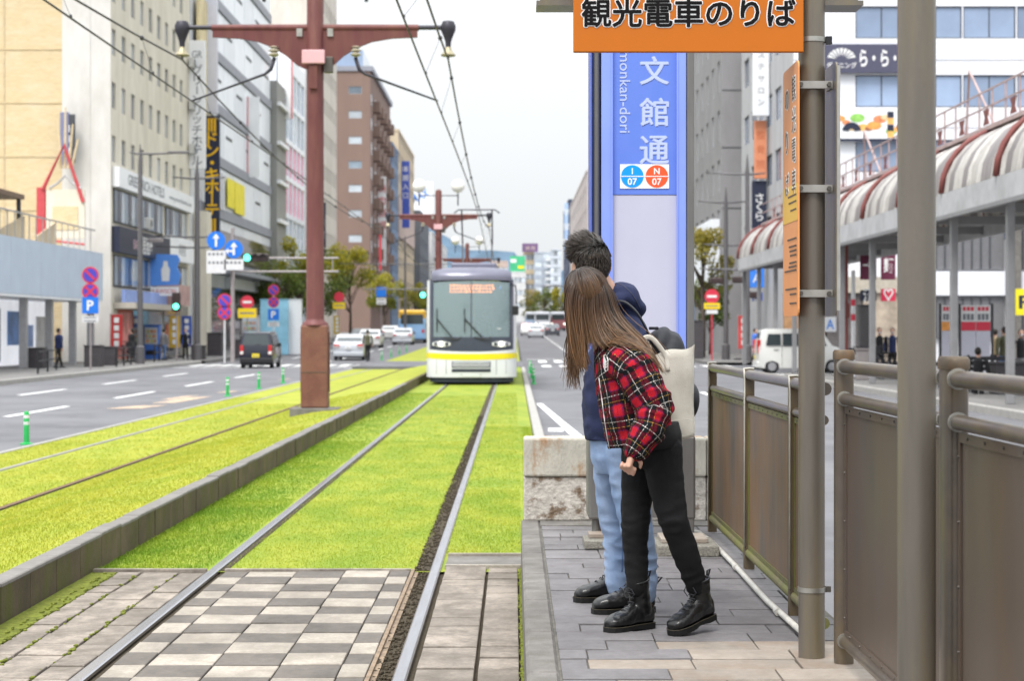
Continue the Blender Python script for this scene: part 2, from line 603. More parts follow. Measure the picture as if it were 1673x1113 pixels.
def turf_blades(name, label, mat, boxes, zf, seed):
    """boxes: (x0, x1, y0, y1, per m2, height, width)"""
    rg = np.random.RandomState(seed)
    V = []
    for (x0, x1, y0, y1, dens, h, w) in boxes:
        n = int((x1 - x0) * (y1 - y0) * dens)
        x = rg.uniform(x0, x1, n); y = rg.uniform(y0, y1, n)
        z = np.array([zf(a) for a in x])
        a = rg.uniform(0, math.pi, n); hh = h * rg.uniform(.45, 1.25, n); ww = w * rg.uniform(.6, 1.3, n)
        lx, ly = rg.normal(0, .4, n) * hh, rg.normal(0, .4, n) * hh
        p0 = np.stack([x - np.cos(a) * ww, y - np.sin(a) * ww, z - .004], 1)
        p1 = np.stack([x + np.cos(a) * ww, y + np.sin(a) * ww, z - .004], 1)
        p2 = np.stack([x + lx, y + ly, z + hh], 1)
        V.append(np.stack([p0, p1, p2], 1).reshape(-1, 3))
    V = np.concatenate(V)
    nf = len(V) // 3
    me = bpy.data.meshes.new(name)
    me.vertices.add(len(V)); me.vertices.foreach_set('co', V.ravel())
    me.loops.add(len(V)); me.loops.foreach_set('vertex_index', np.arange(len(V), dtype=np.int32))
    me.polygons.add(nf)
    me.polygons.foreach_set('loop_start', np.arange(0, len(V), 3, dtype=np.int32))
    me.update(calc_edges=True)
    me.materials.append(mat)
    o = bpy.data.objects.new(name, me)
    COL.objects.link(o)
    return tag(o, label, 'grass', kind='stuff')
RL, RR = -1.945, -0.512                                           # near rails
turf_blades('track_grass', 'short bright green grass between and beside the near rails', mt_blade_a,
            [(-1.87, -.63, 11.93, 17, 5200, .014, .0035), (-1.87, -.63, 17, 26, 2200, .015, .005), (-1.87, -.60, 26, 44, 600, .016, .008),
             (-.455, .055, 12.72, 18, 5200, .017, .0035), (-.455, .06, 18, 30, 2200, .016, .005), (-.455, .06, 30, 46, 600, .016, .008),
             (.06, .27, 12.8, 30, 1800, .02, .005), (-.655, -.61, 11.95, 30, 2600, .018, .004), (-1.90, -1.87, 11.95, 30, 2500, .016, .004), (-.48, -.455, 12.72, 30, 3000, .018, .004)], lambda x: -.022 if x < .06 else -.03, 3)
turf_blades('kerb_side_grass', 'darker green grass between the stone kerb and the left near rail', mt_turf_c,
            [(-2.73, -2.01, 11.93, 17, 5600, .021, .0035), (-2.73, -2.01, 17, 26, 2400, .02, .005), (-2.73, -2.01, 26, 46, 600, .019, .008)], lambda x: -.024, 4)
turf_blades('bank_grass', 'yellow green grass on the bank around the far rails', mt_blade_b,
            [(-4.72, -2.86, 8.5, 16, 3200, .016, .004), (-4.72, -2.86, 16, 26, 1600, .016, .006), (-4.72, -2.86, 26, 42, 500, .016, .009),
             (-6.05, -4.86, 12, 24, 1500, .015, .006), (-6.05, -4.86, 24, 42, 450, .016, .009), (-7.02, -6.25, 15, 28, 1500, .015, .006), (-7.02, -6.25, 28, 46, 400, .016, .009)],
            bank_z, 5)

# rails with a worn bright head
mt_rail = M('rail_steel', (.50, .50, .54), .26, 1., var=.15, scale=3, stretch=(8, .5, 8))
mt_rail_side = M('rail_rust', (.16, .095, .06), .7, .3, var=.4, scale=20, bump=.3)
mt_rail_dull = M('rail_dull', (.26, .25, .23), .6, .4, var=.2, scale=3)
def rail(name, label, x, y0, y1, z, wide=.066, head=None):
    r = thing(name, label, 'rail', (x, y0, z))
    L = y1 - y0
    h = wide / 2
    MB().loft([[Vector((sx, y, sz)) for (sx, sz) in ((-h, -.022), (-h, -.006), (-h + .008, 0), (h - .008, 0), (h, -.006), (h, -.022))] for y in (0, L)]).build('rail_head', head or mt_rail, r)
    MB().box(-.012, .012, 0, L, -.13, -.0225).build('rail_web', mt_rail_side, r)
    MB().box(-.062, .062, 0, L, -.15, -.1305).build('rail_foot', mt_rail_side, r)
    return r
rail('rail', 'left worn steel rail of the near track beside the stone kerb', RL, 6.8, 79.4, 0)
rail('rail', 'right worn steel rail of the near track, nearest the platform', RR, 6.8, 79.4, 0)
rail('rail', 'dull rail of the far track nearest the road', -6.16, 10, 79.4, -.118, head=mt_rail_dull)
rail('rail', 'thin dark rail of the far track, partly sunk in grass beside the pole', -4.79, 8, 79.4, -.104, wide=.05, head=mt_rail_side)
# flangeway troughs and steel edging
MB().box(-.64, -.545, 6.8, 11.95, -.10, -.030).box(-.645, -.55, 11.95, 79.4, -.10, -.013).build('flangeway_soil', mt_soil).__setitem__('kind', 'structure')
MB().box(-1.905, -1.875, 6.8, 11.95, -.10, -.030).box(-1.908, -1.872, 11.95, 79.4, -.10, -.014).build('flangeway_gap', mt_soil).__setitem__('kind', 'structure')
MB().box(-4.825, -4.755, 8, 79.4, -.2, -.108).build('rail_groove', mt_soil).__setitem__('kind', 'structure')
mt_edge = M('rusty_edging', (.23, .17, .12), .8, .2, var=.4, scale=12, bump=.4)
tag(MB().box(-.665, -.645, 6.8, 11.95, -.1, -.004).box(-.645, -.62, 6.8, 11.9, -.1, -.018).build('edging_bar', mt_edge), 'thin rusty steel bar edging the groove beside the right rail', 'edging')
rg = random.Random(5)
mb = MB()
for k in range(1500):                                             # crumbs of soil and stone in the flangeway
    y = 7.5 + 26 * rg.random() ** 1.4
    x = rg.uniform(-.645, -.55)
    s = rg.uniform(.004, .015)
    mb.ball((x, y, (-.028 if y < 11.95 else -.011) + s * .3), (s, s * 1.3, s * .8), 5, 3)
tag(mb.build('flangeway_gravel', mt_soil), 'loose dark soil and grit lying in the rail groove', 'gravel', kind='stuff')

# paved track section in the foreground
mt_pave_dark = M('paver_dark', (.125, .112, .10), .9, var=.12, scale=30, bump=.35, bscale=220, rnd=.07, wst=(2.2, 0.34))
mt_pave_light = M('paver_light', (.345, .31, .265), .95, var=.16, scale=60, bump=.6, bscale=260, rnd=.07, col2=(.25, .22, .185), thr=.60, scale2=5, wst=(2.2, 0.36))
mt_pave_beige = M('paver_beige', (.275, .24, .205), .95, var=.16, scale=50, bump=.6, bscale=240, rnd=.10, col2=(.14, .12, .10), thr=.56, scale2=6, wst=(2.4, 0.42))
mt_moss = M('moss', (.13, .15, .02), 1., var=.5, scale=30, bump=.9, bscale=150)
track_paving = MB().box(-2.74, .055, 6.6, 11.9, -.25, -.034).build('track_paving', mt_soil)
tag(track_paving, 'paved tram track section of light and dark blocks in the foreground', kind='structure')
def paver(parent, x0, x1, y0, y1, zt, mat, tilt=0., th=.06, g=.004, c=.003):
    w, d = x1 - x0 - 2 * g, y1 - y0 - 2 * g
    key = (round(w, 3), round(d, 3), mat.name, round(th, 3))
    if key not in _pavers:
        _pavers[key] = MB().box(-w / 2, w / 2, -d / 2, d / 2, -th, 0, c).mesh('paver', mat)
    return part('paver', _pavers[key], parent, ((x0 + x1) / 2, (y0 + y1) / 2, zt + rg.uniform(-.0045, .0035)),
                (rg.gauss(0, .006) + tilt, rg.gauss(0, .006), rg.gauss(0, .004)))
_pavers = {}
cols = [(-1.868, -1.71), (-1.71, -1.40), (-1.40, -1.09), (-1.09, -.80), (-.80, -.668)]
for i, (a, b) in enumerate(cols):
    for k in range(14):
        y1 = 11.86 - k * .302
        paver(track_paving, a, b, y1 - .302, y1, -.006, mt_pave_light if (i + k) % 2 else mt_pave_dark, g=.0035)
for (a, b, off) in ((-2.56, -2.40, .1), (-2.40, -2.16, 0), (-2.16, -1.99, .15)):
    for k in range(14):
        y1 = 11.86 - k * .302 - off * .12
        paver(track_paving, a, b, y1 - .302, y1, -.012, mt_pave_beige, tilt=rg.gauss(0, .01), g=.008)
for (a, b) in ((-.455, -.175), (-.172, .03)):
    for k in range(16):
        y1 = 12.05 - k * .302
        paver(track_paving, a, b, y1 - .302, y1, -.004, mt_pave_beige, tilt=rg.gauss(0, .02), g=.008)
MB().box(-2.73, -2.565, 6.8, 11.88, -.06, -.016).build('moss_strip', mt_moss, track_paving)
MB().box(.032, .056, 6.8, 12.1, -.06, -.010).build('moss_strip', mt_moss, track_paving)
MB().box(-2.72, -1.99, 11.862, 11.915, -.06, .004).build('end_strip', mt_pave_beige, track_paving)
MB().box(-1.87, -.67, 11.862, 11.915, -.06, .004).build('end_strip', mt_pave_beige, track_paving)
MB().box(-.455, .05, 12.055, 12.10, -.06, .006).build('end_strip', mt_pave_light, track_paving)
MB().box(-.455, .05, 12.105, 12.66, -.06, -.010).build('soil_bay', mt_concrete, track_paving)
MB().box(-.455, .05, 12.665, 12.71, -.06, .008).build('end_strip', mt_pave_light, track_paving)
mb = MB()
for k in range(420):                                              # moss tufts and crumbs in the joints
    c = rg.choice((-2.40, -2.16, -2.56, -2.56, -2.62, .035, .04))
    y = rg.uniform(7.6, 11.8)
    s = rg.uniform(.005, .014)
    mb.ball((c + rg.gauss(0, .008), y, -.012), (s, s * 2, s * .7), 5, 3)
tag(mb.build('joint_moss', mt_moss), 'tiny tufts of moss growing in the paving joints', 'moss', kind='stuff')

# stone retaining kerb between near track and the bank
mt_slab = M('kerb_slab', (.105, .08, .052), .9, var=.2, scale=5, bump=.35, bscale=90, rnd=.08, col2=(.075, .078, .018), thr=.56, scale2=4, stretch=(1, 1, .45), wst=(1.6, 0.35))
mt_slab_top = M('kerb_slab_cap', (.17, .16, .15), .9, var=.15, scale=8, bump=.3, rnd=.05)
kerb = thing('retaining_kerb', 'low stone kerb wall of upright slabs between track and turf bank', 'kerb', (-2.8, 8, 0))
slab_me = MB().box(-.055, .06, .004, .596, -.12, .178).mesh('kerb_slab', mt_slab)
cap_me = MB().box(-.055, .063, .002, .598, .1785, .200, .006).mesh('cap', mt_slab_top)
for k in range(65):
    s_ = part('kerb_slab', slab_me, kerb, (rg.gauss(0, .003), k * .6, rg.gauss(0, .003)))
    part('cap', cap_me, s_)
far_k = MB()
for k in range(65, 119):
    far_k.box(-.055, .06, k * .6 + .004, k * .6 + .596, -.12, .20)
tag(far_k.build('far_slabs', mt_slab, kerb), kind='stuff')
tag(MB().box(-7.06, -6.98, 8, 79.4, ZR - .1, -.115, .01).build('kerb_strip', mt_kerbstone), 'pale worn edging strip between left road and turf', kind='structure')
tag(MB().box(.30, .46, 12.8, 79.4, ZR - .1, -.03, .015).build('kerb_strip_right', mt_kerbstone), 'pale edging strip between turf and right road', kind='structure')

# platform
mt_ptile = M('platform_tile', (.158, .150, .155), .62, var=.12, scale=25, bump=.25, bscale=200, rnd=.12, col2=(.10, .092, .097), thr=.62, scale2=4, wst=(1.7, 0.3))
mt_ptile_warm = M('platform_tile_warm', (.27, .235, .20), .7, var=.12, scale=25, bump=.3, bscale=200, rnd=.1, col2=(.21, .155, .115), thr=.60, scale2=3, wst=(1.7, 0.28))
mt_joint = M('tile_joint', (.12, .115, .10), 1., var=.4, scale=20)
platform = MB().box(.06, 1.40, 4.0, 12.3, -.3, ZP - .012).build('platform', mt_joint)
tag(platform, 'narrow tram stop platform paved with long grey blocks', kind='structure')
for k in range(9):
    y0 = 4.0 + k * .9
    ek = MB().box(.045, .165, .004, min(.896, 12.3 - y0 - .004), -.3, ZP + .002, .012).build('edge_stone', mt_concrete, platform, loc=(0, y0, 0))
MB().box(.168, 1.38, 11.72, 12.0, .2, ZP + .004).build('end_kerb', mt_concrete, platform)
k = 0
y = 11.70
while y > 5.2:
    y0 = y - .205
    x = .172 - (0, .20, .09, .29)[k % 4]
    i = k
    while x < 1.38:
        w = (.395, .395, .20, .395, .395)[i % 5]
        a, b = max(x, .172), min(x + w, 1.38)
        if b - a > .05:
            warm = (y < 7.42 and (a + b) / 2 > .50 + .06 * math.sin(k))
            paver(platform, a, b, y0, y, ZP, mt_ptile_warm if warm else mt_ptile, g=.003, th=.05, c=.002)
        x += w; i += 1
    y = y0; k += 1
# ------------------------------------------------------------------ tram stop furniture
mt_pole = M('brown_pole_paint', (.155, .138, .118), .32, .4, var=.15, scale=4, col2=(.20, .165, .10), thr=.58, scale2=2.5, stretch=(3, 3, .35), bump=.12, bscale=160)
mt_band = M('strap_steel', (.36, .35, .32), .4, .8, var=.2, scale=20)
mt_bracket = M('galvanised_bracket', (.32, .31, .29), .5, .5, var=.2, scale=12)
mt_bolt = M('bolt_steel', (.12, .11, .10), .5, .8)
mt_rail_paint = M('fence_rail_paint', (.125, .105, .088), .30, .5, var=.2, scale=6, col2=(.16, .12, .065), thr=.60, scale2=3)
mt_panel = M('fence_panel', (.092, .077, .071), .38, .25, var=.14, scale=3.5, col2=(.125, .085, .055), thr=.55, wid=.2, scale2=1.4, stretch=(1.5, 1.5, .6))
mt_panel_old = M('fence_panel_rusty', (.115, .096, .078), .55, .25, var=.3, scale=4, col2=(.21, .11, .045), thr=.53, wid=.16, scale2=1.8, stretch=(1.2, 1.2, .5))
mt_frame_olive = M('fence_strip_mossy', (.135, .118, .06), .6, .2, var=.3, scale=9, col2=(.13, .14, .035), thr=.52, scale2=3)
mt_rustpost = M('fence_post_rusty', (.125, .088, .045), .6, .2, var=.3, scale=8, col2=(.075, .06, .045), thr=.55, scale2=4)
mt_white_trim = M('pale_trim', (.42, .40, .35), .5, .1, var=.2, scale=14)
mt_black = M('black_plastic', (.018, .018, .02), .5, var=.1)
mt_txt_black = M('text_black', (.008, .007, .007), .8, var=.05, spec=.1)
mt_txt_white = M('text_white', (.72, .72, .72), .5, var=.03)

# steel shelter posts
def shelter_post(label, x, y, r, bands):
    p = thing('shelter_post', label, 'post', (x, y, ZP), group='brown steel shelter posts')
    MB().cyl((0, 0, 0), (0, 0, 3.2), r, n=32, caps=False).build('shaft', mt_pole, p, smooth=True)
    for z in bands:
        MB().cyl((0, 0, z - .009), (0, 0, z + .009), r + .003, n=32).build('strap', mt_band, p, smooth=40)
        MB().box(r - .002, r + .022, -.012, .008, z - .010, z + .012).build('buckle', mt_bolt, p)
    return p
shelter_post('slim brown shelter post carrying the orange tram stop boards', 1.134, 7.0, .050, (.262, 2.357))
shelter_post('thick looking bare shelter post standing nearest on the right', 1.085, 4.95, .051, ())

# eave beam with hanging orange sign
beam = thing('eave_beam', 'flat steel eave beam above the orange hanging sign', 'beam', (.70, 7.08, 2.79))
MB().box(-.615, .63, -.09, .07, 0, .018).build('bottom_plate', mt_pole, beam)
MB().box(-.60, .615, -.06, .05, .0185, .16).build('web', mt_pole, beam)
sg = thing('hanging_sign', 'orange board reading 観光電車のりば in black with white outline', 'sign', (.657, 6.93, 2.60))
mt_orange = M('sign_orange', (.44, .115, .004), .5, var=.06, scale=1.2)
MB().bbox((-.434, -.012, 0), (.434, .012, .40), .004).build('board', mt_orange, sg)
fat_text(sg, '観光電車のりば', .12, (0.0, -.0140, .148), FACE_CAM, mt_txt_white, .0062, width=.802, height=.104, ext=.0003, n=14)
fat_text(sg, '観光電車のりば', .12, (0.0, -.0165, .148), FACE_CAM, mt_txt_black, .0024, width=.802, height=.104, ext=.0003)
for x in (-.3, .3):
    MB().box(x - .02, x + .02, .013, .05, .19, .34).build('hanger', mt_bracket, sg)

# side boards clamped to the post
def tilted(mb): return mb
bd = thing('timetable_board', 'narrow orange board with tram text on left of brown post', 'sign', (1.066, 7.0, 1.605))
mt_bd = M('board_orange', (.60, .25, .09), .5, var=.06, scale=2)
mt_grey_board = M('board_text', (.10, .075, .06), .7)
mt_bd_y = M('board_yellow', (.60, .36, .05), .5, var=.06, scale=2)
def rr_poly(x, y0, y1, z0, z1, r):
    pts = []
    for (cy, cz, a0) in ((y1 - r, z1 - r, 0), (y0 + r, z1 - r, 90), (y0 + r, z0 + r, 180), (y1 - r, z0 + r, 270)):
        for k in range(4):
            a = R(a0 + 30 * k)
            pts.append((x, cy + r * math.cos(a), cz + r * math.sin(a)))
    return pts
MB().prism(rr_poly(-.004, -.13, .25, 0, .96, .025), (.006, 0, 0)).build('board', mt_bd, bd)
MB().box(-.0055, -.0042, -.128, .248, .36, .50).build('yellow_band', mt_bd_y, bd)
for j, ch in enumerate('観光電車'):
    fat_text(bd, ch, .10, (-.0056, -.04, .865 - j * .118), FACE_MX, mt_txt_white, .006, ext=.0003)
    text(bd, ch, .10, (-.0066, -.04, .865 - j * .118), FACE_MX, mt_grey_board, bold=.0, ext=.0004)
for j, ch in enumerate('のりば'):
    fat_text(bd, ch, .10, (-.0056, .135, .84 - j * .165), FACE_MX, mt_txt_white, .006, ext=.0003)
    text(bd, ch, .10, (-.0066, .135, .84 - j * .165), FACE_MX, mt_grey_board, bold=.0, ext=.0004)
rgs = random.Random(11)
for z in (.455, .43, .40, .29, .262, .245, .228, .20, .185, .17, .10, .08, .045):
    L = rgs.uniform(.14, .30)
    y0 = -.10
    mbt = MB()
    while y0 < -.10 + L:                                      # small print, too fine to read
        w = rgs.uniform(.008, .02)
        mbt.box(-.0068, -.0056, y0, y0 + w, z, z + .007)
        y0 += w + .007
    tag(mbt.build('small_print', mt_grey_board, bd), kind='stuff')
bp = thing('backing_board', 'plain grey metal board clamped on right side of brown post', 'board', (1.205, 7.0, 1.605))
MB().prism(rr_poly(0, -.125, .33, 0, .955, .02), (.004, 0, 0)).build('plate', mt_pole, bp)
MB().box(.0042, .016, -.126, -.112, .02, .94).build('lip', mt_bracket, bp)
for z in (2.48, 2.087, 1.69):
    c = thing('sign_clamp', {2.48: 'topmost', 2.087: 'middle', 1.69: 'lowest'}[z] + ' steel clamp holding the boards to the brown post', 'clamp', (1.134, 7.0, z), group='sign clamps on the brown post')
    MB().box(-.066, .069, -.064, -.056, -.014, .014).build('front_strap', mt_bracket, c)
    MB().box(-.066, -.061, -.056, .06, -.012, .012).build('side_strap', mt_bracket, c)
    MB().box(.064, .069, -.056, .06, -.012, .012).build('side_strap', mt_bracket, c)
    for x in (-.052, .055):
        MB().cyl((x, -.064, 0), (x, -.078, 0), .009, n=6).build('bolt', mt_bolt, c)
MB().box(.052, .075, -.02, .0, 0, .03).build('black_tab', mt_black, None, loc=(1.134, 7.0, 2.64))
bpy.data.objects['black_tab'].parent = None
tag(bpy.data.objects['black_tab'], 'small black tab sticking out beside strap on brown post', 'tab')

# stop name pylon
py = thing('stop_name_pylon', 'tall blue and lavender tram stop pylon with white lettering', 'sign pylon', (.745, 10.75, ZP))
mt_blue = M('pylon_blue', (.105, .185, .58), .35, var=.05, scale=2, coat=.3)
mt_lav = M('pylon_lavender', (.42, .42, .52), .35, var=.05, scale=1.5, coat=.3)
mt_bframe = M('pylon_frame_blue', (.24, .33, .82), .3, .3, var=.06, scale=3)
mt_bdeep = M('pylon_frame_deep', (.06, .12, .55), .35, .2, var=.06)
mt_steel = M('pylon_steel', (.16, .155, .15), .4, .5, var=.15, scale=5, stretch=(3, 3, .5))
MB().cyl((-.267, .0, .02), (-.267, .0, 3.55), .024, n=20).build('left_post', mt_steel, py, smooth=40)
MB().bbox((.262, -.05, .02), (.305, .06, 3.55), .008).build('right_post', mt_steel, py)
MB().box(-.298, -.291, -.05, .3, .64, 3.5).build('side_panel', mt_bdeep, py)
MB().box(-.236, -.172, -.035, .10, .64, 3.5).box(-.178, -.170, -.044, -.0352, .64, 3.5).build('frame_left', mt_bframe, py)
MB().box(.205, .258, -.035, .10, .64, 3.5).box(.203, .211, -.044, -.0352, .64, 3.5).build('frame_right', mt_bframe, py)
MB().box(-.1715, .2045, -.015, .10, 2.045, 3.5).build('blue_panel', mt_blue, py)
MB().box(-.1715, .2045, -.012, .10, .64, 2.042).build('lavender_panel', mt_lav, py)
MB().box(-.17, .20, .101, .28, .25, 3.5).build('back_panel', mt_lav, py)
MB().box(-.298, .262, .282, .32, .25, 3.52).build('rear_frame', mt_steel, py)
MB().bbox((-.312, -.055, .145), (-.205, .30, .635), .014).build('base_shoe', mt_steel, py)
MB().bbox((.205, -.055, .145), (.312, .30, .635), .014).build('base_shoe', mt_steel, py)
MB().box(-.204, .204, -.03, .28, .155, .632).build('base_panel', mt_steel, py)
mt_rustfoot = M('rusty_foot', (.30, .24, .19), .8, .2, var=.4, scale=25, col2=(.25, .09, .02), thr=.5, scale2=14)
for x in (-.245, .25):
    MB().cyl((x, .03, 0), (x, .03, .15), .017, n=10).build('foot', mt_rustfoot, py, smooth=40)
mt_pyl_txt = M('pylon_lettering', (.40, .46, .70), .4, var=.02)
for ch, ypx in (('文', 115), ('館', 183), ('通', 245), ('天', -22), ('町', 48)):
    if ch in '天町': continue
    fat_text(py, ch, .19, W(1069, ypx, 10.733) - py.location, FACE_CAM, mt_pyl_txt, .004, height=.162, width=.164, n=8, step=.0005)
text(py, '天', .19, W(1069, 48, 10.733) - py.location, FACE_CAM, mt_pyl_txt, bold=.0022, height=.17, width=.172)
text(py, 'Temmonkan-dori', .085, W(1021, 125, 10.733) - py.location, (R(90), R(90), 0), mt_pyl_txt, bold=.0003, width=.655, height=.062)
mt_wsq = M('plate_white', (.72, .72, .72), .4, var=.02)
mt_cb = M('badge_blue', (.004, .26, .82), .4, var=.02)
mt_cr = M('badge_red', (.80, .085, .025), .4, var=.02)
for (px, mat, ch) in ((1033, mt_cb, 'I'), (1073, mt_cr, 'N')):
    c = W(px, 288, 10.733) - py.location
    pl = MB().box(c.x - .0715, c.x + .0715, -.0195, -.0155, c.z - .071, c.z + .071).build('route_badge', mt_wsq, py)
    q = MB()
    q.prism([(c.x + .066 * math.cos(R(a)), -.021, c.z + .066 * math.sin(R(a))) for a in range(0, 360, 10)], (0, .0014, 0)).build('disc', mat, pl)
    MB().box(c.x - .07, c.x + .07, -.0222, -.0212, c.z - .0025, c.z + .0025).build('bar', mt_txt_white, pl)
    text(pl, ch, .05, (c.x, -.0222, c.z + .030), FACE_CAM, mt_txt_white, bold=.0008)
    text(pl, '07', .055, (c.x, -.0222, c.z - .031), FACE_CAM, mt_txt_white, bold=.0008)

# concrete footing under the pylon
mt_agg = M('aggregate', (.20, .19, .165), .95, var=.45, scale=70, bump=.9, bscale=120)
for (lab, x0, x1, y0, y1, z1) in (('rough aggregate footing block at the right foot of the pylon', .79, 1.13, 10.1, 10.55, .062), ('rough aggregate footing block at the left foot of the pylon', .40, .60, 10.45, 10.75, .05)):
    b_ = thing('footing_block', lab, 'footing', (x0, y0, ZP), group='pylon footings')
    MB().bbox((0, 0, .001), (x1 - x0, y1 - y0, z1), .008).build('block', mt_agg, b_)
    MB().bbox((.03, .12, z1 + .001), (x1 - x0 - .05, y1 - y0 - .02, z1 + .026), .004).build('cover_plate', mt_ptile_warm, b_)

# rusty concrete barrier closing the platform head
bar_ = thing('end_barrier', 'low white concrete barrier with rust stains at the platform head', 'barrier', (.06, 12.02, ZP))
mt_bar_up = M('barrier_top', (.42, .40, .345), .9, var=.22, scale=6, bump=.6, bscale=60, col2=(.27, .12, .03), thr=.575, wid=.07, scale2=4.5, stretch=(1, 1, .55))
mt_bar_lo = M('barrier_low', (.44, .41, .37), .95, var=.3, scale=16, bump=1., bscale=50, col2=(.15, .105, .07), thr=.565, wid=.05, scale2=9)
for k in range(2):
    x0 = k * .6
    MB().bbox((x0 + .002, .0, .29), (x0 + .598, .25, .545), .014).build('upper_block', mt_bar_up, bar_)
    MB().bbox((x0 + .003, .014, .0), (x0 + .597, .24, .288), .010).build('lower_block', mt_bar_lo, bar_)
MB().bbox((1.202, .0, .29), (1.36, .25, .545), .014).build('upper_block', mt_bar_up, bar_)
MB().bbox((1.203, .014, .0), (1.357, .24, .288), .010).build('lower_block', mt_bar_lo, bar_)
mb = MB()
for k in range(9):                                             # rusty chain link remains
    mb.tube([Vector((1.09 + .006 * math.cos(a) + .012 * math.sin(k), -.008, .50 - k * .014 + .010 * math.sin(a))) for a in np.linspace(0, 5.2, 7)], .003, 5, closed=True)
tag(mb.build('chain', mt_rustfoot, None, loc=(.06, 12.02, ZP)), 'short rusty chain hanging on the barrier front', 'chain')

# conduit on the platform
cd = thing('conduit', 'pale conduit pipe lying along the foot of the fence', 'pipe', (1.145, 7.1, ZP))
mt_cond = M('conduit_pvc', (.42, .41, .38), .5, var=.2, scale=10)
MB().tube([(0.03, 0, .026), (.0, 1.2, .024), (.005, 2.6, .024), (.0, 3.5, .024), (-.03, 3.95, .03), (-.12, 4.2, .03), (-.2, 4.25, .03)], .0135, 10).build('pipe', mt_cond, cd, smooth=True)
for y in (.9, 2.4):
    MB().cyl((.002, y - .03, .024), (.002, y + .03, .024), .017, n=12).build('coupling', mt_cond, cd, smooth=40)

# far fence: flat posts, two rails, rusty sheet panels
def flat_post(parent, y, zt=1.035):
    p = MB().prism([(-.010, y - .033, 0), (-.010, y + .033, 0), (-.010, y + .033, zt - .03), (-.010, y + .018, zt - .006), (-.010, y, zt + .012), (-.010, y - .018, zt - .006), (-.010, y - .033, zt - .03)], (.05, 0, 0)).build('post', mt_rustpost, parent)
    MB().tube([(-.012, y - .034, .12), (-.012, y - .034, zt - .03), (-.012, y - .02, zt + .002), (-.012, y, zt + .014), (.02, y, zt + .016), (.042, y, zt + .014)], .005, 6).build('edge_trim', mt_white_trim, p, smooth=True)
    MB().cyl((-.011, y, zt - .17), (-.016, y, zt - .17), .007, n=8).build('bolt', mt_bolt, p)
    return p
fa = thing('platform_fence', 'rusty sheet fence with flat posts beside the waiting couple', 'fence', (1.215, 0, ZP))
ys = [11.4, 9.62, 8.05, 7.25]
for y in ys[:3]:
    flat_post(fa, y)
for (a, b) in zip(ys[:-1], ys[1:]):
    y0, y1 = b + .036, a - .036
    MB().cyl((.014, y0 - .03, 1.018), (.014, y1 + .03, 1.018), .026, n=16).build('top_rail', mt_rail_paint, fa, smooth=40)
    MB().cyl((.014, y0, .893), (.014, y1, .893), .020, n=14).build('mid_rail', mt_rail_paint, fa, smooth=40)
    MB().cyl((.014, y0, .085), (.014, y1, .085), .024, n=14).build('bottom_rail', mt_frame_olive, fa, smooth=40)
    pn = MB().box(.010, .016, y0, y1, .11, .872).build('panel', mt_panel_old, fa)
    for (a0, a1, z0, z1) in ((y0, y1, .846, .872), (y0, y1, .11, .130), (y0, y0 + .02, .131, .845), (y1 - .02, y1, .131, .845)):
        MB().box(.004, .0098, a0, a1, z0, z1).build('edging', mt_frame_olive, pn)
    for k in range(9):
        MB().cyl((.0038, y0 + .1 + k * (y1 - y0 - .2) / 8, .859), (.001, y0 + .1 + k * (y1 - y0 - .2) / 8, .859), .005, n=6).build('rivet', mt_bolt, pn)
# near fence: stout capped posts, round rails, brown panels
fb = thing('near_fence', 'brown panelled fence with stout capped posts at the right edge', 'fence', (1.235, 0, ZP))
mt_cap = M('post_cap', (.095, .072, .05), .5, .2, var=.3, scale=14, col2=(.15, .085, .04), thr=.58, scale2=9)
def capped_post(y, ry):
    ring = lambda s, z: [Vector((.036 * s * math.copysign(abs(math.cos(a)) ** .7, math.cos(a)), y + ry * s * math.copysign(abs(math.sin(a)) ** .7, math.sin(a)), z)) for a in np.linspace(0, 2 * math.pi, 24, endpoint=False)]
    p = MB().loft([ring(1, 0), ring(1, 1.14)]).build('post', mt_rail_paint, fb, smooth=50)
    MB().loft([ring(1.10, 1.141), ring(1.12, 1.15), ring(1.10, 1.168), ring(.95, 1.177)]).build('cap', mt_cap, p, smooth=50)
capped_post(6.88, .034)
capped_post(5.16, .060)
capped_post(3.5, .060)
for (y0, y1) in ((5.225, 6.845), (3.565, 5.095)):
    for z, r in ((1.115, .024), (.995, .022), (.09, .022)):
        MB().cyl((-.004, y0, z), (-.004, y1, z), r, n=18).build('rail', mt_rail_paint, fb, smooth=40)
        for y in (y0 + .004, y1 - .004):
            MB().cyl((-.004, y - .006, z), (-.004, y + .006, z), r + .006, n=18).build('collar', mt_band, fb, smooth=40)
    pn = MB().box(.0, .005, y0 + .012, y1 - .012, .115, .965).build('panel', mt_panel, fb)
    yb = (y0 + y1) / 2 - .22
    MB().box(-.006, -.0005, y0 + .012, y1 - .012, .94, .968).build('edging', mt_panel, pn)
    MB().box(-.006, -.0005, y0 + .012, y1 - .012, .112, .135).build('edging', mt_panel, pn)
    MB().box(-.0065, -.0006, y0 + .012, y0 + .034, .1355, .9395).build('edge_strip', mt_panel, pn)
    MB().box(-.0065, -.0006, y1 - .034, y1 - .012, .1355, .9395).build('edge_strip', mt_panel, pn)
    MB().box(-.008, -.0006, yb, yb + .026, .1355, .9395).build('seam_strip', mt_frame_olive, pn)
    for yy in (y1 - .023, y0 + .023, yb + .006, yb + .020):
        for k in range(5):
            MB().cyl((-.0066, yy, .18 + k * .18), (-.0105, yy, .18 + k * .18), .0045, n=6).build('rivet', mt_bolt, pn)
    for k in range(8):
        for zz in (.954, .124):
            MB().cyl((-.006, y0 + .12 + k * (y1 - y0 - .24) / 7, zz), (-.0095, y0 + .12 + k * (y1 - y0 - .24) / 7, zz), .0045, n=6).build('rivet', mt_bolt, pn)
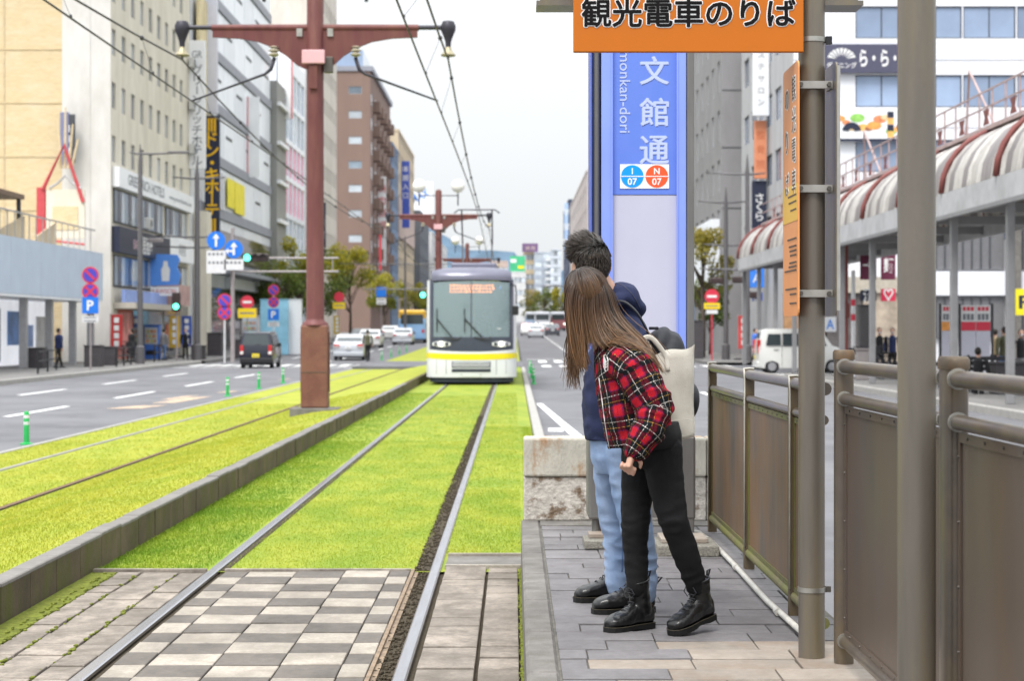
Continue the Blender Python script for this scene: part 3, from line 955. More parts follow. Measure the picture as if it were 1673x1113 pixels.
# ------------------------------------------------------------------ overhead line poles
mt_mar = M('maroon_paint', (.125, .042, .042), .5, .1, var=.2, scale=3, col2=(.16, .065, .05), thr=.56, scale2=2, stretch=(2, 2, .4))
mt_mar_box = M('maroon_base', (.15, .062, .05), .55, .1, var=.2, scale=4, col2=(.20, .10, .065), thr=.55, scale2=2.5)
mt_gun = M('gunmetal', (.05, .048, .06), .45, .4, var=.15)
mt_brass = M('brass_bell', (.34, .30, .20), .45, .6, var=.2, scale=20)
mt_pinkbox = M('pink_cover', (.62, .36, .38), .5, var=.05)
mt_globe = M('opal_globe', (.78, .76, .72), .25, var=.03, coat=.4)
mt_porc = M('insulator', (.40, .36, .28), .4, var=.3, scale=20)
Z_ARM, Z_CON = 6.88, 5.59
def line_pole(label, y, z0, s=1.0):
    p = thing('overhead_line_pole', label, 'pole', (-3.5, y, z0), group='maroon tram line poles')
    k = Z_ARM - z0
    MB().bbox((-.42, -.30, -.25), (.42, .36, .07), .02).build('footing', mt_concrete, p)
    MB().bbox((-.235, -.2, .071), (.235, .2, 1.52), .025).build('base_box', mt_mar_box, p)
    for sx in (-1, 1):
        MB().box(sx * .246 - .009, sx * .246 + .009, -.05, .05, .35, 1.40).build('cable_cover', mt_mar, p)
    MB().box(-.236, .236, -.206, -.2005, .69, .70).build('seam', mt_bolt, p)
    MB().lathe((0, 0, 0), [(.235, 1.52), (.225, 1.56), (.17, 1.60), (.158, 1.64), (.150, k - 1.6), (.145, k + 1.10), (.10, k + 1.18), (.02, k + 1.21)], 24).build('shaft', mt_mar, p, smooth=40)
    for sx in (-1, 1):
        arm = MB()
        arm.cyl((sx * .13, 0, k), (sx * 1.82, 0, k), .062, .058, n=14)
        prof = [(.14, -.02), (1.80, -.02), (1.80, -.17), (1.35, -.19), (1.0, -.25), (.72, -.36), (.50, -.50), (.32, -.66), (.14, -.74)]
        arm.prism([(sx * a, -.035, k + b) for a, b in prof], (0, .07, 0))
        a_ = arm.build('arm', mt_mar, p, smooth=40)
        MB().cyl((sx * 1.81, 0, k + .005), (sx * 2.32, 0, k + .005), .042, n=12).build('arm_rod', mt_gun, p, smooth=40)
        MB().lathe((sx * 2.34, 0, k - .02), [(.02, .15), (.10, .13), (.135, .05), (.13, -.03), (.09, -.12), (.055, -.22), (.045, -.32)], 16).build('arm_knob', mt_gun, p, smooth=40)
        MB().lathe((sx * 2.34, 0, k - .3405), [(.05, 0), (.06, -.05), (.10, -.10), (.135, -.14), (.12, -.16), (.03, -.165)], 16).build('bell_insulator', mt_brass, p, smooth=40)
        MB().cyl((sx * 2.34, 0, k - .5065), (sx * 2.34, 0, k - .56), .02, n=8).build('wire_clamp', mt_bolt, p)
        # steady arm with insulator
        p0, p1 = Vector((sx * .66, -.03, k - .40)), Vector((sx * 2.16, -.03, Z_CON - z0))
        MB().lathe(p0 + Vector((sx * .06, -.02, -.02)), [(.04, .09), (.09, .07), (.045, .05), (.10, .01), (.045, -.02), (.10, -.06), (.04, -.10)], 12).build('insulator', mt_porc, p, smooth=40)
        MB().tube([p0 + Vector((sx * .05, 0, -.13)), p0 + Vector((sx * .12, 0, -.34)), p0 + Vector((sx * .22, 0, -.42)), p1], [.035, .035, .024, .016], 8).build('steady_arm', mt_gun, p, smooth=True)
        MB().box(sx * .15 - .05 + sx * .12, sx * .15 + .05 + sx * .12, -.07, .07, k - .16, k - .02).build('bracket', mt_bracket, p)
        # lamp: stalk and globe
        MB().cyl((sx * .13, 0, k + .92), (sx * .90, 0, k + .92), .022, n=8).build('lamp_arm', mt_gun, p)
        MB().cyl((sx * .90, 0, k + .46), (sx * .90, 0, k + 1.04), .032, n=8).build('lamp_stalk', mt_gun, p)
        MB().ball((sx * .90, 0, k + 1.36), .31, 20, 14).build('lamp_globe', mt_globe, p, smooth=True)
    for z in (k - .03, ):
        MB().bbox((-.21, -.24, k - .66), (.19, -.15, k - .42), .015).build('cover_box', mt_pinkbox, p)
    MB().bbox((-.09, -.2, k - 1.1), (.06, -.14, k - .68), .01).build('junction_box', mt_mar, p)
    MB().bbox((.16, -.1, k - .80), (.32, .02, k - .52), .01).build('side_lamp', mt_bolt, p)
    return p
line_pole('large maroon overhead line pole with square base on the turf bank, nearest', 32.3, .12)
line_pole('maroon overhead line pole with two white globes behind the tram', 85, .0)
line_pole('small distant maroon line pole showing just over the tram roof', 137, .3)
line_pole('most distant maroon line pole far along the tracks', 190, .7)

mt_wire = M('wire_copper', (.06, .055, .05), .5, .6, var=.1)
POLES_Y = [-21, 32.3, 85, 137, 190]
def sag_z(y, sag=.72, top=6.32):
    for a, b in zip(POLES_Y[:-1], POLES_Y[1:]):
        if a <= y <= b:
            t = (y - a) / (b - a)
            return top - sag * 4 * t * (1 - t)
    return top
for (x, xc, lab) in ((-1.16, -1.36, 'near'), (-5.84, -5.64, 'far')):
    w = thing('overhead_wire', 'paired overhead tram wires above the %s track with small clips' % lab, 'wire', (0, 0, 0))
    yy = [y for a, b in zip(POLES_Y[:-1], POLES_Y[1:]) for y in np.linspace(a, b, 14)[:-1]] + [190]
    MB().tube([(x, y, sag_z(y)) for y in yy], .017, 5).build('messenger_wire', mt_wire, w)
    MB().tube([(xc + .12 * math.sin((y - 32.3) / 52.5 * math.pi), y, Z_CON - .02) for y in yy], .015, 5).build('contact_wire', mt_wire, w)
    for y in np.arange(8, 188, 5.2):
        q = xc + .12 * math.sin((y - 32.3) / 52.5 * math.pi)
        MB().cyl((x, y, sag_z(y)), (q, y, Z_CON), .003, n=4).build('dropper', mt_wire, w)
        MB().ball((x, y, sag_z(y)), (.035, .06, .04), 8, 6).build('clip', mt_gun, w)
        MB().ball((q, y, Z_CON), (.022, .04, .03), 8, 6).build('clip', mt_gun, w)

# ------------------------------------------------------------------ the tram
TY = 52.6
tram = thing('tram', 'white low floor tram with yellow stripe and grey windscreen surround', 'tram', (-1.23, TY, 0))
mt_tw = M('tram_white', (.62, .63, .65), .28, var=.04, scale=2, coat=.4)
mt_ty = M('tram_yellow', (.70, .58, .01), .3, var=.04, scale=2, coat=.3)
mt_tg = M('tram_grey_blue', (.12, .12, .165), .3, .2, var=.06, scale=2, coat=.4)
mt_td = M('tram_dark', (.045, .052, .075), .25, var=.08, coat=.5)
mt_skirt = M('tram_skirt', (.03, .035, .05), .6, var=.2)
def glass_mat(name, tint, alpha, rough=.04):
    m = bpy.data.materials.new(name)
    m.use_nodes = True
    n, l = m.node_tree.nodes, m.node_tree.links
    b = n['Principled BSDF']
    b.inputs['Base Color'].default_value = (*tint, 1)
    b.inputs['Roughness'].default_value = rough
    b.inputs['Specular IOR Level'].default_value = .8
    t = n.new('ShaderNodeBsdfTransparent')
    t.inputs['Color'].default_value = (.86, .93, .95, 1)
    mx = n.new('ShaderNodeMixShader')
    mx.inputs['Fac'].default_value = alpha
    l.new(t.outputs[0], mx.inputs[1]); l.new(b.outputs[0], mx.inputs[2])
    l.new(mx.outputs[0], n['Material Output'].inputs['Surface'])
    return m
mt_tglass = glass_mat('tram_glass', (.27, .34, .37), .5)
HW = 1.30
def nose(x, z):
    """front surface: bulges forward in the middle, leans back towards the roof"""
    u = min(1., abs(x) / HW)
    e = .30 * u ** 2.2 + .28 * max(0., u - .80) ** 2 / .04
    zz = max(0., z - 1.15)
    return e + .055 * zz ** 1.7 + .10 * max(0., .5 - z) ** 1.5 + 2.6 * max(0., z - 3.08) ** 2
def patch(name, mat, x0, x1, zlo, zhi, off, parent=tram, nx=12, nz=6, th=.02, smooth=True):
    """a piece of the front; zlo and zhi may be functions of x"""
    fl = zlo if callable(zlo) else (lambda x: zlo)
    fh = zhi if callable(zhi) else (lambda x: zhi)
    g = []
    for s in (0, th):
        for j in range(nz + 1):
            for i in range(nx + 1):
                x = x0 + (x1 - x0) * i / nx
                z = fl(x) + (fh(x) - fl(x)) * j / nz
                g.append((x, nose(x, z) - off + s, z))
    mb = MB()
    N = (nx + 1) * (nz + 1)
    fs = []
    ix = lambda i, j, s=0: s * N + j * (nx + 1) + i
    for j in range(nz):
        for i in range(nx):
            fs.append((ix(i, j), ix(i + 1, j), ix(i + 1, j + 1), ix(i, j + 1)))
            fs.append((ix(i, j, 1), ix(i, j + 1, 1), ix(i + 1, j + 1, 1), ix(i + 1, j, 1)))
    for j in range(nz):
        fs += [(ix(0, j), ix(0, j + 1), ix(0, j + 1, 1), ix(0, j, 1)), (ix(nx, j), ix(nx, j, 1), ix(nx, j + 1, 1), ix(nx, j + 1))]
    for i in range(nx):
        fs += [(ix(i, 0), ix(i, 0, 1), ix(i + 1, 0, 1), ix(i + 1, 0)), (ix(i, nz), ix(i + 1, nz), ix(i + 1, nz, 1), ix(i, nz, 1))]
    mb.add(g, fs)
    return mb.build(name, mat, parent, smooth=35 if smooth else False)
wid = lambda z: HW - (.055 * max(0., z - .95) if z > .95 else 0.) - .03 * max(0., .35 - z) - (2.2 * max(0., z - 3.12) ** 1.6)
# body shell behind the front: two sides, roof, floor (open at the front so that the cab shows through the glass)
ring = []
for (x, z) in ((HW - .02, .22), (HW, .42), (HW, 1.0), (HW - .10, 2.95), (HW - .16, 3.16), (HW - .34, 3.30), (.6, 3.36)):
    ring.append((x, z))
full = ring + [(-x, z) for (x, z) in reversed(ring)]
mb = MB()
mb.loft([[Vector((x, y, z)) for (x, z) in full] for y in (.62, 2.2, 16.5)], caps=False)
mb.build('body', mt_tw, tram, smooth=40)
MB().box(-1.26, 1.26, .62, 16.4, .20, .26).build('floor_pan', mt_skirt, tram)
MB().box(-1.25, 1.25, 16.3, 16.4, .26, 3.3).build('rear_wall', mt_tw, tram)
mt_tint = M('tram_interior', (.50, .54, .55), .7, var=.1, scale=3)
MB().box(-1.2, 1.2, 6.0, 6.04, .3, 3.1).build('bulkhead', mt_tint, tram)
MB().box(-1.24, 1.24, .5, 5.99, .262, .55).build('cab_floor', mt_tint, tram)
mt_seat = M('tram_seat', (.20, .33, .36), .8, var=.1)
for (x, y) in ((-.8, 2.6), (.8, 2.6), (-.8, 4.2), (.8, 4.2)):
    MB().bbox((x - .24, y, .7), (x + .24, y + .12, 1.75), .04).build('seat', mt_seat, tram)
MB().bbox((-.95, .85, .6), (.75, 1.2, 1.38), .05).build('driver_desk', mt_tg, tram)
MB().cyl((.05, 1.7, .55), (.05, 1.7, 3.1), .025, n=8).build('grab_pole', mt_ty, tram)
MB().box(.32, .60, 3.0, 3.1, 1.2, 2.3).build('cab_screen', mt_wsq, tram)
# front pieces
zt = lambda x: 3.30 - .10 * (abs(x) / HW) ** 3 - .10 * max(0., abs(x) - .9) ** 1.5
mb = MB()
patch('roof_cap', mt_tg, -1.155, 1.155, lambda x: 2.98 + .03 * (1 - (x / 1.2) ** 2), lambda x: 3.37 - .12 * (abs(x) / 1.16) ** 4, .03, nx=20, nz=8, th=.08)
mb = MB()
for (a, b) in (((-1.155, 3.25), (1.155, 3.25)),):
    pts0 = [Vector((x, nose(x, 3.37 - .12 * (abs(x) / 1.16) ** 4) - .02, 3.37 - .12 * (abs(x) / 1.16) ** 4)) for x in np.linspace(-1.155, 1.155, 15)]
    pts1 = [Vector((p.x, 2.6, 3.385 - .12 * (abs(p.x) / 1.16) ** 4)) for p in pts0]
    for i in range(14):
        mb.quad(pts0[i], pts0[i + 1], pts1[i + 1], pts1[i])
mb.build('roof_fairing', mt_tg, tram, smooth=True)
patch('windscreen', mt_tglass, -1.10, 1.10, 1.36, lambda x: 2.98 - .05 * (x / 1.1) ** 2, .0, nx=18, nz=10, th=.012)
for s in (-1, 1):
    patch('pillar', mt_td, min(s * 1.10, s * 1.175), max(s * 1.10, s * 1.175), 1.36, 2.98, .014, nx=3, nz=10, th=.05)
    patch('side_trim', mt_tg, min(s * 1.176, s * 1.215), max(s * 1.176, s * 1.215), 1.0, 3.02, .0, nx=2, nz=10, th=.10)
    patch('cheek', mt_tw, min(s * 1.216, s * 1.296), max(s * 1.216, s * 1.296), .30, lambda x: 3.0, -.01, nx=3, nz=10, th=.25)
patch('screen_divider', mt_td, -.012, .012, 1.37, 2.97, .010, nx=2, nz=8, th=.02)
patch('light_band', mt_td, -1.175, 1.175, lambda x: .98 + .06 * (abs(x) / 1.2) ** 2 - .04, 1.357, .016, nx=18, nz=4, th=.05)
patch('stripe', mt_ty, -1.30, 1.30, lambda x: .70 + .05 * (abs(x) / 1.3) ** 2, lambda x: .875 + .03 * (abs(x) / 1.3) ** 2, .030, nx=18, nz=2, th=.06)
patch('upper_bumper', mt_tw, -1.30, 1.30, lambda x: .877 + .03 * (abs(x) / 1.3) ** 2, lambda x: .938 + .06 * (abs(x) / 1.2) ** 2, .022, nx=18, nz=2, th=.06)
patch('bumper', mt_tw, -1.30, 1.30, .20, lambda x: .698 + .05 * (abs(x) / 1.3) ** 2, .024, nx=18, nz=8, th=.06)
for s in (-1, 1):
    patch('bumper_joint', mt_skirt, s * .72 - .006, s * .72 + .006, .28, .70, .028, nx=1, nz=4, th=.01)
gr = patch('grille', mt_tg, -.56, .56, .48, .66, .034, nx=8, nz=2, th=.02)
for z in (.52, .57, .62):
    patch('slat', mt_tw, -.53, .53, z, z + .022, .046, parent=gr, nx=8, nz=1, th=.012)
patch('air_slot', mt_skirt, -.56, .56, .355, .445, .034, nx=8, nz=1, th=.02)
patch('skirt', mt_skirt, -1.20, 1.20, .06, .198, -.02, nx=12, nz=2, th=.3)
MB().box(-1.1, 1.1, .8, 3.0, .02, .195).build('underframe', mt_skirt, tram)
mt_lens = M('headlamp_lens', (.62, .62, .60), .15, var=.2, scale=12, coat=.6)
mt_lamp_on = M('headlamp_lit', (.95, .93, .80), .2, var=.02, emit=1.2)
for s in (-1, 1):
    zl = lambda x, s=s: 1.075 + .05 * abs((abs(x) - .86) / .26) ** 2
    zh = lambda x, s=s: 1.245 - .05 * abs((abs(x) - .86) / .26) ** 2
    hl = patch('headlight', mt_lens, min(s * .60, s * 1.12), max(s * .60, s * 1.12), zl, zh, .034, nx=12, nz=4, th=.03)
    for (x, mat, r) in ((.70, mt_td, .052), (.86, mt_lamp_on, .070), (1.02, mt_tg, .055)):
        MB().lathe((s * x, nose(x, 1.16) - .036, 1.16), [(r, 0), (r, .012), (r * .6, .02)], 14, axis='y').build('lamp', mat, hl, smooth=40)
# wipers, mirrors, destination display
for (x0, x1) in ((-.50, -.98), (.38, -.18)):
    wp = MB().tube([(x0, nose(x0, 1.30) - .05, 1.29), ((x0 + x1) / 2, nose(x0, 1.6) - .05, 1.58), (x1, nose(x1, 1.88) - .04, 1.88)], .018, 6).build('wiper', mt_black, tram)
    MB().tube([(x1 - .01, nose(x1, 1.6) - .03, 1.50), (x1 - .02, nose(x1, 2.15) - .03, 2.18)], .014, 5).build('blade', mt_black, wp)
    MB().tube([(x0 - .28, nose(x0, 1.3) - .04, 1.36), (x0 - .1, nose(x0, 1.3) - .05, 1.30), (x0 + .12, nose(x0, 1.3) - .05, 1.30), (x0 + .2, nose(x0, 1.3) - .04, 1.36)], .020, 6).build('wiper_motor', mt_black, wp)
mi = MB().tube([(1.16, .42, 2.9), (1.27, .22, 2.82), (1.30, .12, 2.62), (1.29, .12, 2.3)], .02, 6).build('mirror_arm', mt_black, tram)
MB().bbox((1.17, .05, 1.99), (1.36, .16, 2.26), .03).build('mirror', mt_black, mi)
for (x, z, r) in ((.98, 2.57, .055), (.94, 2.12, .05), (1.05, 1.9, .05), (1.05, 1.72, .05)):
    MB().ball((x, nose(x, z) + .12, z), (r, .03, r), 10, 8).build('inner_mirror', mt_black, tram, smooth=True)
MB().tube([(1.06, .42, 2.75), (1.05, .42, 1.7)], .012, 5).build('mirror_stem', mt_black, tram)
dd = MB().box(-.64, .66, .42, .46, 2.62, 2.92).build('destination_display', mt_td, tram)
mt_led = M('led_orange', (1., .26, .05), .5, var=.02, emit=3.2)
for row in range(3):
    mbl = MB()
    x = -.55
    if row < 3:
        mbl.box(-.63, -.58, .405, .418, 2.64 + row * .09, 2.70 + row * .09)
    while x < .60 - .08 * (row == 0):
        w_ = rgs.uniform(.03, .09)
        mbl.box(x, x + w_, .405, .418, 2.64 + row * .09, 2.635 + row * .09 + rgs.uniform(.05, .072))
        x += w_ + .03
    tag(mbl.build('led_characters', mt_led, dd), kind='stuff')
text(tram, '4', .16, (.82, nose(.82, 2.78) - .006, 2.78), FACE_CAM, M('tram_number', (.25, .38, .62), .5))
text(tram, '7004', .07, (.78, nose(.78, 1.62) - .006, 1.60), FACE_CAM, mt_txt_white)
# side windows and doors
for s in (-1, 1):
    for k in range(6):
        y0 = 1.6 + k * 2.4
        MB().box(min(s * 1.262, s * 1.29), max(s * 1.262, s * 1.29), y0, y0 + 2.1, 1.25, 2.65).build('side_window', mt_td, tram)
    MB().box(min(s * 1.30, s * 1.315), max(s * 1.30, s * 1.315), .7, 16.3, .70, .86).build('side_stripe', mt_ty, tram)
for y in (3.0, 13):
    for s in (-1, 1):
        MB().lathe((s * .70, y, .33), [(.33, -.05), (.33, .05)], 20, axis='x').build('wheel', mt_skirt, tram)
# roof gear
MB().bbox((-.7, 3.5, 3.40), (.7, 6.0, 3.62), .05).build('roof_unit', mt_tg, tram)
mb = MB()
for s in (-1, 1):
    mb.tube([(s * .45, 7.5, 3.5), (s * .5, 9.0, 4.5), (s * .5, 7.9, 5.5)], .025, 6)
mb.tube([(-.75, 7.9, 5.42), (-.6, 7.9, 5.53), (.6, 7.9, 5.53), (.75, 7.9, 5.42)], .025, 6)
mb.tube([(-.45, 7.5, 3.5), (.45, 7.5, 3.5)], .03, 6)
mb.box(-.6, .6, 7.2, 8.6, 3.36, 3.5)
mb.build('pantograph', mt_gun, tram)

for y in (1.2, 4.9, 8.6, 12.3):
    for s_ in (-1, 1):
        MB().box(s_ * 1.300 - .004, s_ * 1.300 + .004, y, y + .02, .3, 1.2).build('panel_seam', mt_skirt, tram)
for x in (-1.0, 1.0):
    patch('panel_seam', mt_skirt, x - .004, x + .004, .30, .69, .028, nx=1, nz=4, th=.01)
patch('coupler_cover', mt_tw, -.30, .30, .225, .335, .032, nx=6, nz=2, th=.02)
for x in (-.27, .27):
    patch('cover_screw', mt_skirt, x - .012, x + .012, .27, .295, .036, nx=1, nz=1, th=.006)
# ------------------------------------------------------------------ buildings
mt_pane = M('window_pane', (.20, .25, .30), .08, var=.25, scale=.5, coat=.6, rnd=.35)
mt_pane_blue = M('window_pane_blue', (.24, .31, .44), .08, var=.15, scale=.4, coat=.6, rnd=.2)
mt_pane_pale = M('window_pane_pale', (.50, .55, .60), .12, var=.15, scale=.5, coat=.5, rnd=.25)
mt_pane_dark = M('window_pane_dark', (.045, .05, .06), .1, var=.3, scale=.8, coat=.5, rnd=.3)
mt_alu = M('window_frame_alu', (.36, .36, .37), .45, .4, var=.1)
mt_framedk = M('window_frame_dark', (.07, .075, .085), .5, .3, var=.1)
def wallmat(name, col, sc_=1.2, var=.10, stain=None):
    c2 = stain or tuple(c * .78 for c in col)
    return M(name, col, .85, var=var, scale=sc_, bump=.15, bscale=14, col2=c2, thr=.60, wid=.16, scale2=.5, stretch=(1, 1, .35))
def facade(root, mat, O, U, N, Wd, Hh, ops, depth=.18, name='wall'):
    """wall sheet with true recessed openings; ops = [(u0, u1, v0, v1)] in metres from O"""
    O, U, N, Zv = Vector(O), Vector(U), Vector(N), Vector((0, 0, 1))
    us = sorted({0., Wd, *[a for o in ops for a in o[:2]]})
    vs = sorted({0., Hh, *[a for o in ops for a in o[2:]]})
    mb = MB(root.location)
    hole = set()
    for (u0, u1, v0, v1) in ops:
        for i in range(len(us) - 1):
            if us[i] >= u0 - 1e-6 and us[i + 1] <= u1 + 1e-6:
                for j in range(len(vs) - 1):
                    if vs[j] >= v0 - 1e-6 and vs[j + 1] <= v1 + 1e-6:
                        hole.add((i, j))
    P3 = lambda u, v, d=0.: O + U * u + Zv * v - N * d
    for i in range(len(us) - 1):
        for j in range(len(vs) - 1):
            if (i, j) not in hole:
                mb.quad(P3(us[i], vs[j]), P3(us[i + 1], vs[j]), P3(us[i + 1], vs[j + 1]), P3(us[i], vs[j + 1]))
    for (u0, u1, v0, v1) in ops:
        c = [(u0, v0), (u1, v0), (u1, v1), (u0, v1)]
        for k in range(4):
            a, b = c[k], c[(k + 1) % 4]
            mb.quad(P3(*a), P3(*b), P3(*b, depth), P3(*a, depth))
    me = bpy.data.meshes.new(name)
    me.from_pydata(mb.v, [], mb.f)
    me.materials.append(mat)
    return part(name, me, root)
_wm = {}
def window(root, O, U, N, w, h, depth, pane, frame, mull=1, trans=0):
    """frame with its pane as a sub-part, set at the back of an opening whose lower corner is O"""
    U, N = Vector(U), Vector(N)
    key = (round(w, 2), round(h, 2), pane.name, frame.name, mull, trans)
    if key not in _wm:
        t = min(.06, w * .06 + .02)
        f = MB()
        f.box(0, w, -.03, .03, 0, t).box(0, w, -.03, .03, h - t, h).box(0, t, -.03, .03, t, h - t).box(w - t, w, -.03, .03, t, h - t)
        for k in range(1, mull + 1):
            x = w * k / (mull + 1)
            f.box(x - t / 2, x + t / 2, -.025, .025, t, h - t)
        for k in range(1, trans + 1):
            z = h * k / (trans + 1)
            f.box(t, w - t, -.02, .02, z - t / 2, z + t / 2)
        _wm[key] = (f.mesh('window', frame), MB().box(t * .5, w - t * .5, -.008, .008, t * .5, h - t * .5).mesh('pane', pane))
    a = math.atan2(U.y, U.x)
    fw = part('window', _wm[key][0], root, Vector(O) - N * (depth - .035) - root.location, (0, 0, a))
    part('pane', _wm[key][1], fw)
    return fw
def wall_with_windows(root, mat, O, U, N, Wd, Hh, ops, depth, pane, frame, mull=1, trans=0, every=None):
    facade(root, mat, O, U, N, Wd, Hh, ops, depth)
    for i, (u0, u1, v0, v1) in enumerate(ops):
        pn = pane[i % len(pane)] if isinstance(pane, (list, tuple)) else pane
        window(root, Vector(O) + Vector(U) * u0 + Vector((0, 0, v0)), U, N, u1 - u0, v1 - v0, depth, pn, frame, mull, trans)
def boxpart(root, name, mat, x0, x1, y0, y1, z0, z1, **k):
    return MB(root.location).box(x0, x1, y0, y1, z0, z1).build(name, mat, root, **k)
PX, MX, MY = Vector((1, 0, 0)), Vector((-1, 0, 0)), Vector((0, -1, 0))
YU = Vector((0, 1, 0))
FX = -20.0

# --- hotel with beige brick end wall
mt_brick = M('beige_brick', (.54, .435, .27), .9, var=.12, scale=2.5, bump=.35, bscale=9, col2=(.58, .50, .36), thr=.60, wid=.12, scale2=.7, stretch=(1, 1, 3))
mt_hconc = wallmat('hotel_render', (.60, .56, .475), 1.5, .10, (.47, .43, .35))
mt_hpale = wallmat('hotel_pale_strip', (.56, .55, .53), 1.5, .1, (.44, .42, .39))
mt_signw = M('sign_white', (.74, .75, .77), .5, var=.05, scale=1)
mt_grey_txt = M('sign_grey_text', (.16, .17, .19), .5, var=.05)
mt_navy = M('sign_navy', (.025, .03, .055), .45, var=.15, scale=1)
mt_bjoint = M('brick_joint', (.50, .41, .27), .9, var=.2, scale=3)
h = thing('hotel_building', 'beige hotel with brick end wall and rows of narrow windows, far left', 'building', (FX, 91, 0))
ops = []
ds = [91.25 + 2.33 * k for k in range(9)]
for k in range(6):
    for d in ds:
        ops.append((d - 91, d - 91 + .95, 9.97 + 2.66 * k, 9.97 + 2.66 * k + 1.32))
lower = []
for (a, b) in ((.5, 6.3), (7.2, 13.2), (14.1, 21)):
    lower += [(a, b, 6.95, 8.65), (a, b, 3.75, 5.35)]
wall_with_windows(h, mt_hconc, (FX, 91, 0), YU, PX, 22.2, 27, ops, .16, [mt_pane_pale, mt_pane, mt_pane, mt_pane_pale, mt_pane], mt_alu, 1)
bl = MB(h.location).box(-30, FX - .3, 113, 113.2, 0, 27).box(-30, FX - .01, 91.1, 113, 27, 27.3)
bl.build('roof', mt_hconc, h)
facade(h, mt_hpale, (FX - 2.4, 90.98, 0), PX, MY, 2.41, 27.2, [], name='corner_strip')
brw = facade(h, mt_brick, (-34, 91.0, 0), PX, MY, 11.6, 27.2, [], name='brick_wall')
for k in range(7):                                               # mortar courses between pours
    boxpart(h, 'wall_joint', mt_brick, -34, FX - 2.41, 90.965, 90.995, 7.5 + k * 2.66, 7.56 + k * 2.66)
boxpart(h, 'wall_joint', mt_hpale, FX - 1.05, FX - 1.0, 90.95, 90.975, 3, 27)
for x in (-25.3, -28.3):
    boxpart(h, 'wall_joint', mt_bjoint, x, x + .05, 90.955, 90.963, 5, 27)
for (a, b, v0, v1) in lower:                                     # ribbon windows set in dark bays
    r = boxpart(h, 'window_bay', mt_framedk, FX + .005, FX + .06, 91 + a, 91 + b, v0, v1)
    n_ = 7
    for k in range(n_):
        ya = 91 + a + (b - a) * (k + .08) / n_
        MB(h.location).box(FX + .062, FX + .09, ya, ya + (b - a) * .84 / n_, v0 + .08, v1 - .08).build('pane', [mt_pane, mt_pane_pale, mt_pane_dark][(k * 5) % 3], r)
bs = boxpart(h, 'sign_band', mt_signw, FX + .02, FX + .35, 91.3, 112.6, 8.72, 9.72)
text(bs, 'GREEN RICH HOTELS', .8, Vector((FX + .353, 98.3, 9.25)) - h.location, FACE_PX, mt_grey_txt, bold=.012, width=9.6, height=.55, ext=.004)
text(bs, 'www.greenrichhotels.com', .4, Vector((FX + .353, 108.2, 9.15)) - h.location, FACE_PX, mt_grey_txt, width=7.2, height=.34, ext=.004)
nb = boxpart(h, 'dark_sign_band', mt_navy, FX + .02, FX + .4, 91.2, 104.6, 5.45, 6.75)
text(nb, 'BAR', .7, Vector((FX + .403, 95.2, 6.0)) - h.location, FACE_PX, M('sign_pink_text', (.5, .35, .38), .5), height=.5, ext=.003)
text(nb, '居酒屋', .9, Vector((FX + .403, 98.2, 6.05)) - h.location, FACE_PX, mt_txt_white, bold=.01, height=.95, ext=.003)
wb = boxpart(h, 'white_sign_band', mt_signw, FX + .02, FX + .4, 104.8, 112.4, 5.6, 7.0)
text(wb, '美容室', .8, Vector((FX + .403, 108.5, 6.3)) - h.location, FACE_PX, mt_grey_txt, height=.7, ext=.003)
boxpart(h, 'awning', M('awning_cream', (.42, .39, .34), .7, var=.1), FX + .01, FX + 1.1, 91.6, 104.5, 2.65, 2.95)
boxpart(h, 'lit_fascia', M('fascia_blue', (.22, .30, .58), .5, var=.3, scale=.6), FX + .41, FX + .6, 91.6, 103, 2.96, 3.6)
boxpart(h, 'red_shutter', M('shutter_red', (.45, .11, .07), .6, var=.3, scale=1.5), FX + .01, FX + .06, 92.6, 96, .1, 2.6)
boxpart(h, 'poster_wall', M('poster_pink', (.52, .20, .18), .5, var=.6, scale=1.2), FX + .07, FX + .1, 93.4, 95.6, .5, 2.5)
boxpart(h, 'shopfront', mt_pane_dark, FX + .01, FX + .05, 96.2, 104, .1, 2.6)
boxpart(h, 'shopfront', mt_pane_dark, FX + .01, FX + .05, 104.6, 112.4, .1, 3.0)
boxpart(h, 'orange_counter', M('counter_orange', (.55, .13, .04), .6, var=.2), FX + .06, FX + .1, 105.2, 107.5, .9, 1.9)
boxpart(h, 'white_box_sign', mt_signw, FX + .03, FX + .5, 104.9, 110.5, 3.05, 4.2)
rd = boxpart(h, 'red_awning_sign', M('awning_redgrey', (.42, .27, .25), .6, var=.3, scale=1), FX + .06, FX + 1.3, 102.6, 106.0, 2.97, 4.1)
# milk bottle style blue flag sign
fl = thing('hanging_flag_sign', 'blue store flag sign with white bottle on the hotel front', 'sign', (FX + 1.0, 100.5, 4.0))
mt_fblue = M('flag_blue', (.10, .27, .72), .4, var=.06)
MB().prism([(-.9, 0, 0), (.62, 0, .05), (.75, 0, .6), (.55, 0, 1.0), (.70, 0, 1.45), (.55, 0, 1.7), (-.9, 0, 1.75)], (0, .12, 0)).build('panel', mt_fblue, fl)
MB().prism([(-.28, -.01, .25), (.12, -.01, .25), (.16, -.01, .9), (.05, -.01, 1.1), (.03, -.01, 1.35), (-.19, -.01, 1.35), (-.21, -.01, 1.1), (-.32, -.01, .9)], (0, .008, 0)).build('bottle', mt_txt_white, fl)
MB().box(-.9, .62, -.01, .12, -.55, -.06).build('name_plate', mt_signw, fl)
text(fl, 'LAWSON', .3, (-.14, -.013, -.3), FACE_CAM, M('sign_red_text', (.5, .05, .05), .5), width=1.25, height=.26, ext=.002)

